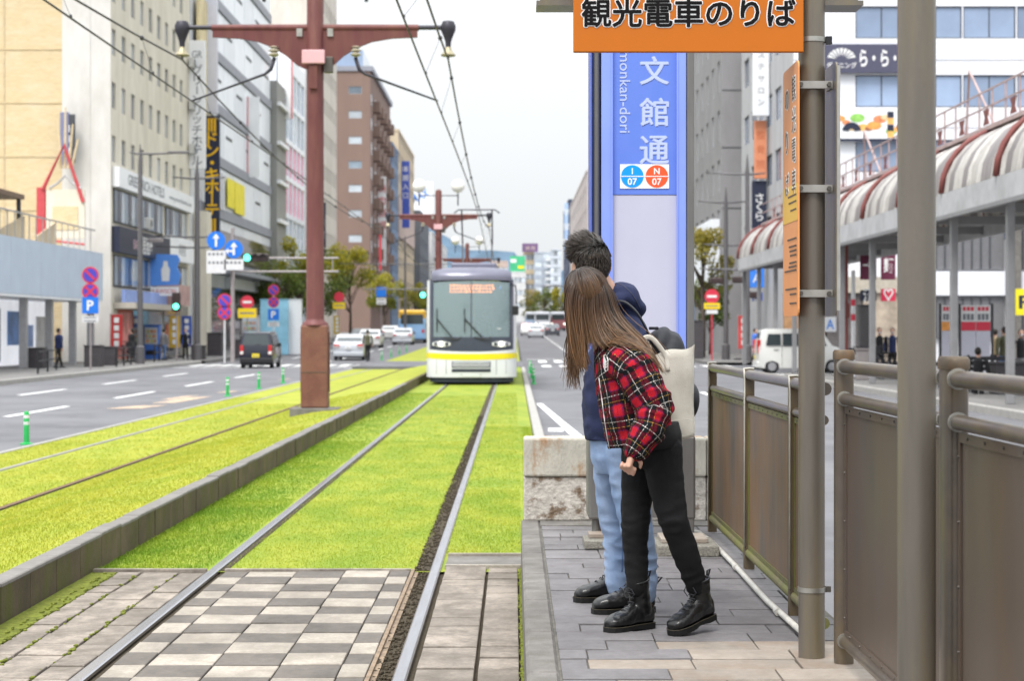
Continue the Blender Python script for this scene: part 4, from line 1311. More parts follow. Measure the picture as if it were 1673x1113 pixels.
# vertical projecting signs
def blade_sign(name, label, x0, x1, y, z0, z1, mat, chars, tmat, tsize, top=None, cat='sign', bold=.006, bot=None, dx=0.):
    s_ = thing(name, label, cat, ((x0 + x1) / 2, y, z0))
    w = x1 - x0
    MB().bbox((-w / 2, -.14, 0), (w / 2, .14, z1 - z0), .03).build('panel', mat, s_)
    MB().box(-w / 2 + .02, w / 2 - .02, .141, .25, .1, z1 - z0 - .1).build('back_frame', mt_framedk, s_)
    zt_ = (z1 - z0) - (top if top is not None else .4)
    zb_ = bot if bot is not None else .4
    n_ = len(chars)
    for i, ch in enumerate(chars):
        z = zt_ - (zt_ - zb_) * (i + .5) / n_
        ch2 = '|' if ch == 'ー' else ch
        if ch2 == '|':
            MB().box(-tsize * .05 + dx, tsize * .05 + dx, -.149, -.142, z - tsize * .36, z + tsize * .36).build('lettering', tmat, s_)
        else:
            text(s_, ch, tsize, (dx, -.143, z), FACE_CAM, tmat, bold=bold, ext=.003)
    return s_
g = blade_sign('vertical_hotel_sign', 'tall white vertical sign reading グリーンリッチホテル', -20.0, -18.98, 113, 11.5, 19.4, mt_signw, 'グリーンリッチホテル', mt_grey_txt, .72, top=1.5, bot=.2)
text(g, 'GR', .62, (0, -.143, 7.05), FACE_CAM, mt_grey_txt, bold=.004, width=.62, ext=.003)
mt_dq = M('sign_yellow', (.80, .46, .01), .5, var=.04)
d_ = blade_sign('vertical_store_sign', 'black vertical sign with yellow characters reading ドン・キホーテ', -19.7, -18.75, 117, 7.6, 15.25, mt_navy, 'ドン・キホーテ', mt_dq, 1.0, top=1.1, bot=1.2, bold=.02)
for z in (.22, 6.62):
    for k in range(3):
        MB().box(-.28 + k * .2, -.16 + k * .2, -.15, -.142, z, z + .85).build('stripe', mt_dq, d_)
blade_sign('vertical_blank_sign', 'pale blank vertical panel above the yellow and black sign', -19.75, -18.95, 117.4, 15.4, 24, M('sign_pale_lilac', (.56, .57, .66), .5, var=.05), '', mt_txt_white, .5)

# --- white store with grey bands
mt_clad = M('white_cladding', (.68, .71, .76), .4, .1, var=.06, scale=.6, coat=.2)
mt_cladl = M('white_cladding_light', (.76, .79, .84), .4, .1, var=.06, scale=.6, coat=.2)
mt_gband = M('grey_band', (.26, .27, .31), .5, .1, var=.1, scale=1)
st = thing('white_store_building', 'white clad store with slanting grey floor bands behind the signs', 'building', (FX, 114, 0))
boxpart(st, 'wall', mt_clad, -36, FX, 113.6, 150, 0, 27)
for k in range(7):
    z = 5.6 + 3.5 * k
    boxpart(st, 'floor_band', mt_gband, FX + .001, FX + .22, 116, 149.8, z, z + .65)
    for j in range(7):
        ya = 116.2 + j * 4.8
        boxpart(st, 'cladding_panel', mt_cladl if (j + k) % 3 else mt_clad, FX + .002, FX + .10, ya, ya + 4.7, z + .72, z + 3.42)
        if (j * 3 + k) % 2 == 0 and k < 6:
            boxpart(st, 'slot_window', mt_framedk, FX + .101, FX + .13, ya + 1, ya + 3.6, z + 2.2, z + 2.4)
mt_ypost = M('yellow_poster', (.75, .64, .02), .5, var=.15, scale=1.5)
for (ya, yb, z0, z1) in ((126.5, 129.6, 9.9, 11.9), (129.9, 134.5, 9.7, 11.9), (121, 125, 9.5, 12.0)):
    boxpart(st, 'window_poster', mt_ypost if ya > 125 else mt_pane_pale, FX + .231, FX + .27, ya, yb, z0 + .2, z1 + .2)
boxpart(st, 'dark_glazing', mt_pane_dark, FX + .23, FX + .30, 121, 149, 6.35, 8.3)
boxpart(st, 'canopy', mt_gband, FX + .24, FX + 1.6, 120, 149.5, 5.3, 5.58)
boxpart(st, 'entrance', mt_pane_dark, FX + .02, FX + .12, 117, 149, .1, 4.4)
boxpart(st, 'concrete_pier', mt_hconc, FX + .05, FX + .9, 114.2, 115.8, 0, 9)
yellow_w = boxpart(st, 'roof_sign', M('sign_cream_yellow', (.62, .52, .30), .5, var=.2, scale=.8), FX + .24, FX + .4, 114.2, 119.5, 14.4, 22.5)
boxpart(st, 'white_banner', mt_signw, FX + .1, FX + 1.0, 136.9, 137.1, 13, 19)
boxpart(st, 'banner_edge', M('sign_red', (.52, .05, .07), .5), FX + .08, FX + .16, 136.85, 137.15, 13, 19)
boxpart(st, 'lower_panel', mt_clad, FX + .01, FX + .5, 127, 140, 4.45, 5.2)

# --- grey pier and glazed white grid building
gp = thing('grey_pier_building', 'slim grey concrete pier between white store and glazed grid building', 'building', (FX, 150, 0))
boxpart(gp, 'wall', wallmat('pier_grey', (.26, .26, .25)), -34, FX + .6, 150.1, 156.2, 0, 22)
for k in range(6):
    boxpart(gp, 'ledge', mt_signw, FX + .601, FX + .9, 150.3, 156, 4 + k * 3.2, 4.3 + k * 3.2)
gg = thing('glazed_grid_building', 'white gridded glass building with pink window panels', 'building', (FX, 156.4, 0))
ops = [(1 + j * 3.0, 3.6 + j * 3.0, 2.0 + 3.3 * k, 4.9 + 3.3 * k) for k in range(7) for j in range(6)]
mt_pinkp = M('pink_panel', (.68, .22, .36), .5, var=.1, scale=1, rnd=.15)
facade(gg, mt_cladl, (FX, 156.4, 0), YU, PX, 19.4, 26, ops, .2)
for i, (a, b, c, d) in enumerate(ops):
    k = i // 6
    window(gg, (FX, 156.4 + a, c), YU, PX, b - a, d - c, .2, mt_pinkp if k in (3, 4) else mt_pane_blue if (i * 7) % 3 else mt_pane_pale, mt_cladl, 1, 1)
boxpart(gg, 'side_wall', mt_cladl, -34, FX - .22, 156.5, 175.7, 0, 25.9)
o_ = blade_sign('vertical_bank_sign', 'white vertical sign with red edge reading 大阪 beside the maroon pole', -20.0, -18.8, 155.6, 19.5, 25.4, mt_signw, '大阪王将', mt_grey_txt, .55, top=3.4, bot=.3, dx=-.1)
MB().box(.52, .64, -.16, -.142, 0, 5.9).build('red_edge', M('sign_red', (.52, .05, .07), .5), o_)

# --- beige tower behind the near pole
def tower(name, label, x0, x1, y0, y1, z1, mat, side_cols, rows, floor_h, z_first, pane, frame=mt_alu, front_cols=0, win_w=1.3, win_h=1.3, side=PX, mull=1, front_w=None, base=0., fwin=None, sides=True):
    t_ = thing(name, label, 'building', ((x0 + x1) / 2, y0, base))
    D, Wf = y1 - y0, x1 - x0
    so = [] if not side_cols else [(D * (j + .5) / side_cols - win_w / 2, D * (j + .5) / side_cols + win_w / 2, z_first + k * floor_h, z_first + k * floor_h + win_h) for k in range(rows) for j in range(side_cols)]
    fw_, fh_ = fwin or (win_w, win_h)
    fo = [] if not front_cols else [(Wf * (j + .5) / front_cols - fw_ / 2, Wf * (j + .5) / front_cols + fw_ / 2, z_first + k * floor_h, z_first + k * floor_h + fh_) for k in range(rows) for j in range(front_cols)]
    X = x1 if side.x > 0 else x0
    wall_with_windows(t_, mat, (X, y0, base), YU, side, D, z1 - base, so, .15, pane, frame, mull)
    wall_with_windows(t_, mat, (x0, y0, base), PX, MY, Wf, z1 - base, fo, .15, pane, frame, mull)
    xa, xb = (x0, x1 - .4) if side.x > 0 else (x0 + .4, x1)
    MB(t_.location).box(xa, xb, y0 + .4, y1, base, z1 - .01).build('core', mat, t_)
    MB(t_.location).box(x0 - .08, x1 + .08, y0 - .08, y1 + .05, z1, z1 + .45).build('parapet', mat, t_)
    return t_
mt_beige = wallmat('beige_tile', (.56, .52, .47))
mt_brown = wallmat('brown_tile', (.225, .155, .13), 1.0, .08)
tower('beige_office_tower', 'tall beige office block just right of the near maroon pole', -34, FX, 187, 207, 42, mt_beige, 8, 10, 3.5, 3.4, [mt_pane_pale, mt_pane], win_w=1.1, win_h=1.6, base=0)
tower('grey_office_block', 'pale grey block hidden mostly behind the near maroon pole', -34, FX, 176.2, 186.8, 30, wallmat('pale_grey_tile', (.48, .48, .49)), 4, 7, 3.5, 3.4, mt_pane_pale, win_w=1.5, win_h=1.6)
BR = 255.0
bt = thing('brown_hotel_tower', 'tall brown tiled tower with single column of square front windows', 'building', (-22.4, BR, 0))
zf = [1.55 + (540 - y) * BR / 3000 for y in (153, 193, 235, 275, 314, 355, 396)]
fo = [(3.0, 4.85, z, z + 1.05) for z in zf]
facade(bt, mt_brown, (-26, BR, 0), PX, MY, 6.0, 37.6, fo, .12)
for i, (a, b, c, d) in enumerate(fo):
    window(bt, (-26 + a, BR, c), PX, MY, b - a, d - c, .12, [mt_pane, mt_pane_pale, mt_pane_pale, mt_pane, mt_pane_pale, mt_pane_pale, mt_pane_pale][i], mt_alu, 0)
so = [(1.5 + j * 7.2, 4.5 + j * 7.2, 5.6 + k * 3.44, 7.4 + k * 3.44) for k in range(9) for j in range(5)]
facade(bt, mt_brown, (-20, BR, 0), YU, PX, 41, 37.6, so, .12)
for i, (a, b, c, d) in enumerate(so):
    window(bt, (-20, BR + a, c), YU, PX, b - a, d - c, .12, mt_pane_pale, mt_signw, 2)
for k in range(9):
    for j in range(5):
        boxpart(bt, 'balcony', mt_brown, -19.99, -19.0, BR + 5.2 + j * 7.2, BR + 7.6 + j * 7.2, 5.0 + k * 3.44, 6.5 + k * 3.44)
boxpart(bt, 'core', mt_brown, -40, -20.3, BR + .3, BR + 41, 0, 37.5)
boxpart(bt, 'penthouse', mt_pane_blue, -25.5, -21, BR + .2, BR + 12, 37.6, 40.6)
boxpart(bt, 'roof_slab', mt_gband, -26.2, -19.6, BR - .2, BR + 41.2, 37.61, 38.3)
boxpart(bt, 'dark_lintel', mt_navy, -25.4, -20.2, BR - .1, BR - .005, 11.6, 12.6)
blade_sign('navy_vertical_sign', 'navy vertical sign with white characters near the street trees', -20.6, -19.5, 190, 8.1, 14.8, mt_navy, '薩摩料理', mt_txt_white, .95, top=1.6, bot=.3)
blade_sign('red_white_vertical_sign', 'narrow white and red vertical sign on the brown tower edge', -19.9, -18.7, 268, 11, 24, mt_signw, '焼肉酒場', M('sign_red_text', (.5, .05, .05), .5), 1.3, top=.8, bot=5)
boxpart(bt, 'red_sign', M('sign_red', (.52, .05, .07), .5), -18.9, -18.6, 257, 257.3, 10, 15)

mt_cream = wallmat('cream_tile', (.50, .41, .29))
mt_pinkb = wallmat('pinkish_tile', (.48, .38, .34))
mt_bglass = wallmat('blue_glass', (.16, .22, .32))
tower('blue_glass_tower', 'narrow blue glass block beyond the brown tower', -32, FX, 300, 317, 32, mt_bglass, 4, 8, 3.6, 3, mt_pane_blue, win_w=2.6, win_h=2.4, base=1)
ct = tower('cream_tower', 'cream tower with blue vertical sign beyond the brown one', -34, FX - .3, 322, 372, 36.5, mt_cream, 8, 9, 3.7, 4, mt_pane_blue, win_w=3.0, win_h=1.7, base=1.4)
boxpart(ct, 'pink_middle', mt_pinkb, -20.28, -20.1, 322.2, 371, 18, 25)
blade_sign('blue_vertical_sign', 'slim blue vertical sign on the cream tower', -20.2, -18.8, 330, 20, 32, M('sign_deep_blue', (.06, .10, .42), .5), '本館入口', mt_txt_white, 1.2, top=.6, bot=5)
tower('grey_slab_tower', 'dark grey slab behind the globes of the second line pole', -33, -19.5, 380, 420, 26, wallmat('dark_grey_tile', (.13, .14, .16)), 6, 5, 3.6, 3, mt_pane_blue, win_w=3, win_h=1.6, base=1.9)
tower('white_low_block', 'white low block at the left street end', -34, -19, 425, 520, 24, wallmat('white_tile', (.58, .58, .58)), 10, 5, 3.7, 4, mt_pane_pale, win_w=3, win_h=1.6, base=2.3)
bb_ = thing('white_blue_billboard', 'white billboard with slanted blue mark above left street end', 'billboard', (-20.5, 400, 26.6))
MB().box(-2.8, 2.8, 0, .4, 0, 7.4).build('panel', mt_signw, bb_)
text(bb_, 'MAX', 2.6, (0, -.02, 4.3), (R(90), R(-25), 0), mt_fblue, bold=.03, width=4.0, ext=.01)

# --- end of the street
END = 640.0
def far_block(name, label, pxa, pxb, pyt, d, mat, rows, cols, pane=mt_pane_pale, depth=20, ww=2.2, wh=1.7):
    a, b = W(pxa, pyt, d), W(pxb, pyt, d)
    return tower(name, label, a.x, b.x, d, d + depth, a.z, mat, 0, rows, (a.z - 8) / rows, 6, pane, front_cols=cols, fwin=(ww, wh), side=MX if a.x > 0 else PX, base=3.)
far_block('far_white_block', 'low white block under the green billboard at the street end', 828, 857, 446, END - 30, wallmat('white_tile', (.58, .58, .58)), 3, 4)
gb = thing('green_billboard', 'green billboard above a low block at the street end', 'billboard', W(845, 440, END - 30))
MB().box(-2.4, 2.6, 0, .5, -.9, 4.4).build('panel', M('billboard_green', (.06, .42, .20), .5, var=.2, scale=.3), gb)
MB().box(-2.2, -.3, -.06, -.01, 2.2, 3.4).build('white_shape', mt_txt_white, gb)
MB().box(.2, 2.2, -.06, -.01, .2, 1.2).build('yellow_shape', mt_ypost, gb)
far_block('far_pink_block', 'pinkish block left of the green billboard at the street end', 800, 829, 428, END + 40, mt_pinkb, 4, 4)
far_block('far_cream_tower', 'cream tower under a purple billboard at the street end', 856, 876, 413, END - 10, mt_cream, 6, 3)
pb = thing('purple_billboard', 'dark purple billboard on top of the cream tower', 'billboard', W(866, 412, END - 12))
MB().box(-2.7, 2.7, 0, .5, .1, 3.0).build('panel', M('billboard_purple', (.14, .08, .17), .5, var=.2, scale=.4), pb)
text(pb, '薬酒', 1.6, (0, -.02, 1.4), FACE_CAM, mt_pinkb, width=3.4, ext=.01)
ft = far_block('far_blue_grey_tower', 'blue grey tower with stacked white balconies at the street end', 873, 899, 414, END - 20, wallmat('blue_grey_tile', (.36, .40, .47)), 7, 2)
for k in range(8):
    a = W(899, 500 - k * 10.5, END - 22)
    q = MB(ft.location).lathe(a - Vector((0, 0, 0)), [(1.7, 0), (1.9, .9)], 12)
    q.build('balcony', mt_signw, ft)
far_block('far_white_tower', 'tall pale tower right of the stacked balconies', 902, 914, 409, END - 60, wallmat('pale_blue_tile', (.50, .54, .60)), 7, 2)
far_block('far_grey_podium', 'low pale podium below the balconies tower', 876, 915, 498, END - 90, wallmat('white_tile', (.58, .58, .58)), 2, 5)

# --- right side far row
RX = 12.6
dn = tower('navy_tower', 'dark navy tower with vertical lettering right of the street end', RX, 30, 425, 470, 31.5, wallmat('navy_tile', (.07, .085, .13)), 6, 6, 3.8, 4, mt_pane_blue, side=MX, win_w=3, win_h=1.6, base=2.4)
tower('pale_tower', 'pale tower with tall window strip behind the man head', RX, 30, 318, 415, 29, wallmat('pale_pink_tile', (.50, .45, .43)), 12, 6, 3.8, 4, mt_pane_blue, side=MX, win_w=4, win_h=2.2, base=1.5)
blade_sign('white_blue_vertical_sign', 'blue and white vertical lettering sign on the navy tower', 11.6, 12.5, 424, 20, 31, M('sign_light_blue', (.35, .48, .72), .5), '学習塾', mt_txt_white, 1.6)
tower('dim_office_block', 'grey office block hidden mostly behind the blue pylon', RX, 32, 205, 310, 27, wallmat('dim_grey_tile', (.30, .30, .32)), 14, 6, 3.6, 4, mt_pane_blue, side=MX, win_w=3, win_h=1.6, base=.7)
tower('low_cream_block', 'cream block between the pylon and grey corner building', RX + .2, 32, 145, 200, 18, mt_cream, 9, 4, 3.6, 4, mt_pane, side=MX, win_w=2.4, win_h=1.6, base=.3)

# --- grey corner building on the right
mt_cgrey = wallmat('grey_panel', (.26, .255, .265), .8, .05)
cg = tower('grey_corner_building', 'plain grey panelled building with slot windows right of the pylon', 13.0, 30, 115, 139, 26, mt_cgrey, 7, 6, 3.15, 7.2, mt_pane_pale, side=MX, win_w=1.3, win_h=2.0, mull=0)
for z in (9.2, 13.0, 16.6, 20.2):
    boxpart(cg, 'panel_joint', mt_framedk, 13.02, 29, 114.975, 114.995, z, z + .05)
for x in (15, 17.5, 20):
    boxpart(cg, 'panel_joint', mt_framedk, x, x + .05, 114.96, 114.972, 4, 26)
for k in range(14):
    boxpart(cg, 'white_fin', mt_cladl, 12.4, 12.98, 116 + k * 1.1, 116.25 + k * 1.1, 4.2, 8.6)
boxpart(cg, 'lower_glazing', mt_pane_blue, 12.7, 12.99, 132, 139, .5, 7)

# --- white tiled building facing the side street
mt_wtile = wallmat('white_wall_tile', (.70, .71, .75), .6, .04, (.64, .65, .70))
wb_ = thing('white_tiled_building', 'large white tiled building with blue window bands on the right', 'building', (14, 92, 0))
ops = [(3.1 + i * 2.7, 5.74 + i * 2.7, z, z + 1.62) for z in (6.1, 9.5, 12.75, 16.2, 19.6) for i in range(7)]
facade(wb_, mt_wtile, (14, 92, 0), PX, MY, 22.5, 25, ops, .15)
mt_redtri = M('red_triangle', (.75, .10, .10), .5)
for i, (a, b, c, d) in enumerate(ops):
    wv = window(wb_, (14 + a, 92, c), PX, MY, b - a, d - c, .15, mt_pane_blue, mt_framedk, 1)
    if i % 7 in (1, 4):
        MB().prism([(.5, -.03, 1.2), (.72, -.03, 1.2), (.61, -.03, 1.02)], (0, .02, 0)).build('rescue_mark', mt_redtri, wv)
wall_with_windows(wb_, wallmat('grey_white_panel', (.42, .42, .44)), (14, 92, 0), YU, MX, 21, 25, [(1 + i * 3.3, 3.2 + i * 3.3, z, z + 1.7) for z in (6.1, 9.5, 12.75, 16.2, 19.6) for i in range(6)], .15, mt_pane_blue, mt_framedk, 1)
boxpart(wb_, 'core', mt_wtile, 14.3, 36, 92.4, 112, 0, 24.9)
for z in (8.9, 12.2, 15.6, 18.9):
    boxpart(wb_, 'tile_joint', mt_framedk, 14.02, 36, 91.985, 91.998, z - .5, z - .48)
mt_louv = M('louvre_grey', (.17, .17, .18), .6, .2, var=.1)
for (x0, x1, z0, z1) in ((20.5, 24.5, 4.6, 7.6), (25.3, 30, 4.6, 7.6), (20.5, 24.5, 1.2, 3.2), (25.3, 30, 1.2, 3.2)):
    lv = boxpart(wb_, 'louvre_panel', mt_louv, x0, x1, 91.8, 91.97, z0, z1)
    for k in range(int((x1 - x0) / .45)):
        MB(wb_.location).box(x0 + .1 + k * .45, x0 + .16 + k * .45, 91.74, 91.799, z0, z1).build('fin', mt_framedk, lv)
boxpart(wb_, 'white_band', mt_wtile, 20.3, 31, 91.6, 91.98, 3.3, 4.5)
boxpart(wb_, 'corner_column', mt_concrete, 24.6, 25.2, 91.2, 91.73, 0, 8)
ns = thing('navy_restaurant_sign', 'navy sign reading ら・ら・ら with white fan emblem', 'sign', (17.3, 91.7, 14.45))
MB().box(-1.8, 2.6, 0, .2, 0, 1.42).build('panel', M('sign_slate', (.075, .075, .12), .5, var=.05), ns)
text(ns, 'ら・ら・ら', 1.1, (1.2, -.01, .72), FACE_CAM, mt_txt_white, bold=.03, width=2.5, height=.85, ext=.004)
for k in range(9):
    a = R(20 + k * 17.5)
    MB().prism([(-.95 + .25 * math.cos(a), -.012, .62 + .2 * math.sin(a)), (-.95 + .72 * math.cos(a - .12), -.012, .62 + .6 * math.sin(a - .12)), (-.95 + .72 * math.cos(a + .12), -.012, .62 + .6 * math.sin(a + .12))], (0, .01, 0)).build('fan_blade', mt_txt_white, ns)
text(ns, 'ダイニング', .35, (-.95, -.012, .36), FACE_CAM, mt_txt_white, bold=.006, width=1.5, height=.3, ext=.004)
fs_ = thing('food_banner', 'colourful restaurant banner with food pictures below the navy sign', 'banner', (17.7, 91.7, 11.0))
MB().box(-1.6, 3.0, 0, .2, 0, 1.55).build('panel', mt_signw, fs_)
MB().box(-1.6, 3.0, -.02, -.002, 0, .14).build('dark_strip', mt_navy, fs_)
mt_food = [M('food_%d' % i, c, .5, var=.35, scale=3) for i, c in enumerate(((.70, .30, .08), (.62, .22, .10), (.70, .52, .30), (.25, .5, .12), (.75, .40, .12), (.30, .12, .06)))]
for i in range(16):
    x, z, r = -1.4 + i * .28, .35 + rgs.random() * .9, .14 + rgs.random() * .2
    MB().prism([(x + r * math.cos(t) * 1.2, -.006 - i * .001, z + r * .7 * math.sin(t)) for t in np.linspace(0, 6.28, 12, endpoint=False)], (0, .003, 0)).build('food_picture', mt_food[i % 6], fs_)
MB().prism([(-.85 + .48 * math.cos(R(a)), -.03, .48 + .48 * math.sin(R(a))) for a in range(10, 171, 16)] + [(-.85 + .16 * math.cos(R(a)), -.03, .48 + .16 * math.sin(R(a))) for a in range(170, 9, -16)], (0, .005, 0)).build('fan_emblem', mt_navy, fs_)
for k in range(4):
    MB().box(.93, 1.25, -.03, -.024, .2 + k * .33, .5 + k * .33).build('name_square', [mt_food[4], mt_navy][k % 2], fs_)

# projecting signs along the white building's street side
blade_sign('white_script_sign', 'white vertical sign with grey script on right street side', 13.05, 13.95, 100.5, 13.3, 18, mt_signw, 'エステサロン', mt_grey_txt, .42, bold=.0)
blade_sign('orange_vertical_sign', 'plain orange vertical sign below the white script sign', 13.2, 13.88, 101, 9.9, 13.1, M('sign_salmon', (.62, .24, .13), .5, var=.08), '整骨院', M('sign_dark_orange', (.5, .16, .08), .5), .5)
blade_sign('dark_vertical_sign', 'dark vertical sign with white script low on the right', 13.1, 13.9, 101.2, 7.2, 9.8, mt_navy, 'さくら', mt_txt_white, .6, top=.7)
blade_sign('blue_vertical_school_sign', 'bright blue vertical sign reading NOVA above the pavement', 12.9, 13.75, 101.0, 3.9, 6.9, M('sign_bright_blue', (.05, .22, .75), .5), 'NOVA', mt_txt_white, .66, top=.25, bot=.2)
blade_sign('pale_pink_sign', 'pale pink square sign beside the dark vertical sign', 14.2, 15.6, 98, 7.6, 8.8, M('sign_pale_pink', (.66, .42, .44), .5), '', mt_txt_white, .4)

# --- low terrace shop, far left
lo = thing('low_terrace_shop', 'single storey shop with pale blue fascia and roof terrace', 'building', (FX, 60, 0))
mt_fasc = M('fascia_paleblue', (.45, .52, .62), .5, .1, var=.06, scale=1)
for k in range(14):
    boxpart(lo, 'fascia_panel', mt_fasc, FX, FX + .25, 56 + k * 2.3 + .01, 58.3 + k * 2.3 - .01, 3.0, 5.25)
boxpart(lo, 'roof_slab', mt_hconc, -34, FX - .001, 56, 88.3, 4.6, 5.0)
boxpart(lo, 'soffit', mt_signw, -23, FX + .24, 56, 88.2, 2.9, 2.99)
for y in (60, 66, 71.0, 75.6, 79.8, 84, 87.6):
    boxpart(lo, 'column', mt_alu, FX - .35, FX - .05, y - .15, y + .15, 0, 2.899)
boxpart(lo, 'shop_wall', M('shop_wall_glow', (.70, .71, .75), .6, var=.08, scale=1, emit=.28), -23.6, -22.2, 56, 88, 0, 2.88)  # white wall emits faintly itself, in place of lamps inside the shop
for i, (ya, yb, col, z0, z1) in enumerate(((69, 70.4, (.55, .52, .30), .4, 2.2), (72.6, 73.2, (.06, .14, .5), .2, 2.0), (74.6, 76.2, (.10, .11, .12), .2, 2.4), (77, 79.2, (.30, .35, .36), .2, 2.5), (80.4, 82.2, (.12, .25, .55), .9, 2.4), (83, 84.6, (.25, .38, .7), .8, 1.8), (85.2, 87.4, (.5, .5, .5), .3, 2.2))):
    boxpart(lo, 'poster', M('poster_%d' % i, col, .4, var=.4, scale=1.2), -22.198, -22.15, ya, yb, z0, z1)
for k in range(22):
    boxpart(lo, 'terrace_baluster', mt_alu, FX - .12, FX - .08, 64 + k * 1.1, 64.04 + k * 1.1, 5.26, 6.3)
boxpart(lo, 'terrace_rail', mt_alu, FX - .13, FX - .06, 63.5, 88, 6.31, 6.37)
boxpart(lo, 'terrace_roof', M('terrace_brown', (.16, .11, .08), .8, var=.2), -25, FX - .4, 58, 76.5, 7.0, 7.2)
for y in (66, 70.5, 76):
    boxpart(lo, 'terrace_post', mt_framedk, FX - .6, FX - .45, y, y + .15, 5.01, 6.99)
boxpart(lo, 'terrace_screen', M('terrace_blue', (.10, .20, .32), .7, var=.4, scale=1.5), -24.4, -24.2, 60, 76, 5.01, 6.8)
for (ya, yb) in ((72, 76), (77.5, 81)):
    MB(lo.location).prism([(FX - .3, ya, 5.3), (FX - .3, yb, 5.3), (FX - .3, yb, 6.3), (FX - .3, ya + .6, 5.6)], (.05, 0, 0)).build('terrace_banner', mt_cream, lo)
ps = thing('gabled_terrace_sign', 'red gabled ornate sign board with spiky poles on the terrace', 'sign', (-21.2, 86.5, 5.0))
mt_redw = M('terrace_red', (.42, .06, .07), .6, var=.15)
MB().box(-1.3, -.9, 0, .2, .1, 3.3).build('red_post', mt_redw, ps)
MB().box(-.85, .95, .02, .2, .9, 3.2).build('board', mt_hconc, ps)
MB().box(-.55, .65, -.02, .018, 1.3, 2.4).build('panel', mt_brick, ps)
MB().tube([(-1.0, 0, 3.2), (0, 0, 5.3), (.9, 0, 2.6)], .10, 6).build('gable_bar', mt_redw, ps)
MB().tube([(-.7, -.01, 3.25), (-.3, -.01, 3.5), (0.05, -.01, 3.85), (.4, -.01, 3.5), (.8, -.01, 3.25)], .06, 6).build('scroll', mt_alu, ps)
for (x, z) in ((-.35, 6.6), (0, 7.1), (.35, 6.3), (.6, 5.6)):
    MB().tube([(x * .5, .2, 4.2), (x, .25, z)], [.07, .04], 6).build('spike', mt_brick, ps)
MB().tube([(-1.2, -.05, .85), (1.0, -.05, .6)], .06, 6).build('rail', mt_redw, ps)
sgn = thing('slate_wall_sign', 'slate blue vertical sign fixed on the beige brick wall', 'sign', (-21.9, 90.3, 9.7))
MB().bbox((-.42, -.1, 0), (.02, .1, 2.6), .04).build('panel', M('sign_slateblue', (.17, .18, .28), .5, var=.08), sgn)
MB().bbox((.021, -.06, .1), (.3, .12, 2.5), .03).build('edge', mt_framedk, sgn)
for z in (.5, 1.1, 1.6):
    MB().box(.0215, .06, -.08, -.0605, z, z + .35).build('letter', mt_txt_white, sgn)

# hills
def hills(name, label, y, pts, col):
    mb = MB()
    top = [(x, y + 40 * math.sin(i), z) for i, (x, z) in enumerate(pts)]
    for i in range(len(pts) - 1):
        a, b = top[i], top[i + 1]
        mb.quad((a[0], y - 260, 0), (b[0], y - 260, 0), b, a)
        mb.quad(a, b, (b[0], y + 700, 0), (a[0], y + 700, 0))
    o = mb.build(name, M(name + '_green', col, 1., var=.35, scale=.02, bump=.6, bscale=.06), smooth=True)
    return tag(o, label, kind='structure')
rgh = random.Random(3)
pts = []
for i in range(61):
    x = -900 + i * 30
    pxx = HX + x * 3000 / 2400
    zt_ = 108 + 22 * math.sin(i * .55) + 9 * math.sin(i * 1.7 + 1) + rgh.uniform(-3, 3) - (26 if 860 < pxx < 890 else 0)
    pts.append((x, zt_))
hills('hills', 'low blue wooded hills closing the street', 2400, pts, (.075, .12, .17))
# ------------------------------------------------------------------ arched arcade over the right pavement
mt_rib = M('arcade_rib_red', (.17, .055, .05), .55, .1, var=.15, scale=3)
mt_vault_w = M('arcade_panel_white', (.44, .42, .40), .5, var=.18, scale=2, rnd=.2, col2=(.26, .235, .22), thr=.55, scale2=2)
mt_vault_g = M('arcade_panel_grey', (.17, .155, .155), .5, var=.15, scale=2, rnd=.15)
mt_afasc = M('arcade_fascia', (.44, .44, .46), .5, var=.08, scale=1.5, col2=(.33, .33, .34), thr=.56, scale2=1)
mt_acol = M('arcade_column', (.24, .24, .25), .5, .2, var=.12, scale=2)
ar = thing('arched_arcade', 'arched pavement arcade with red ribs and white striped vault', 'arcade', (10.3, 34, -.02))
def arch(t, r=0.):
    a = math.pi * (1 - t)
    return Vector((1.75 + (1.75 + r) * math.cos(a), 0, 4.85 + (1.55 + r) * math.sin(a)))
def vault_piece(mat, w):
    mb = MB()
    n_ = 12
    vs = [arch(i / n_) + Vector((0, y, 0)) for y in (0, w) for i in range(n_ + 1)] + [arch(i / n_, .04) + Vector((0, y, 0)) for y in (.0, w) for i in range(n_ + 1)]
    m = n_ + 1
    fs = []
    for i in range(n_):
        fs += [(i, i + 1, m + i + 1, m + i), (2 * m + i, 3 * m + i, 3 * m + i + 1, 2 * m + i + 1), (i, 2 * m + i, 2 * m + i + 1, i + 1), (m + i, m + i + 1, 3 * m + i + 1, 3 * m + i)]
    mb.add(vs, fs)
    return mb.mesh('vault_strip', mat, smooth=40)
vw, vg = vault_piece(mt_vault_w, .40), vault_piece(mt_vault_g, .40)
rib = MB().tube([arch(i / 14, .07) for i in range(15)], .075, 8).mesh('arch_rib', mt_rib, smooth=True)
NB, BAY = 10, 5.0
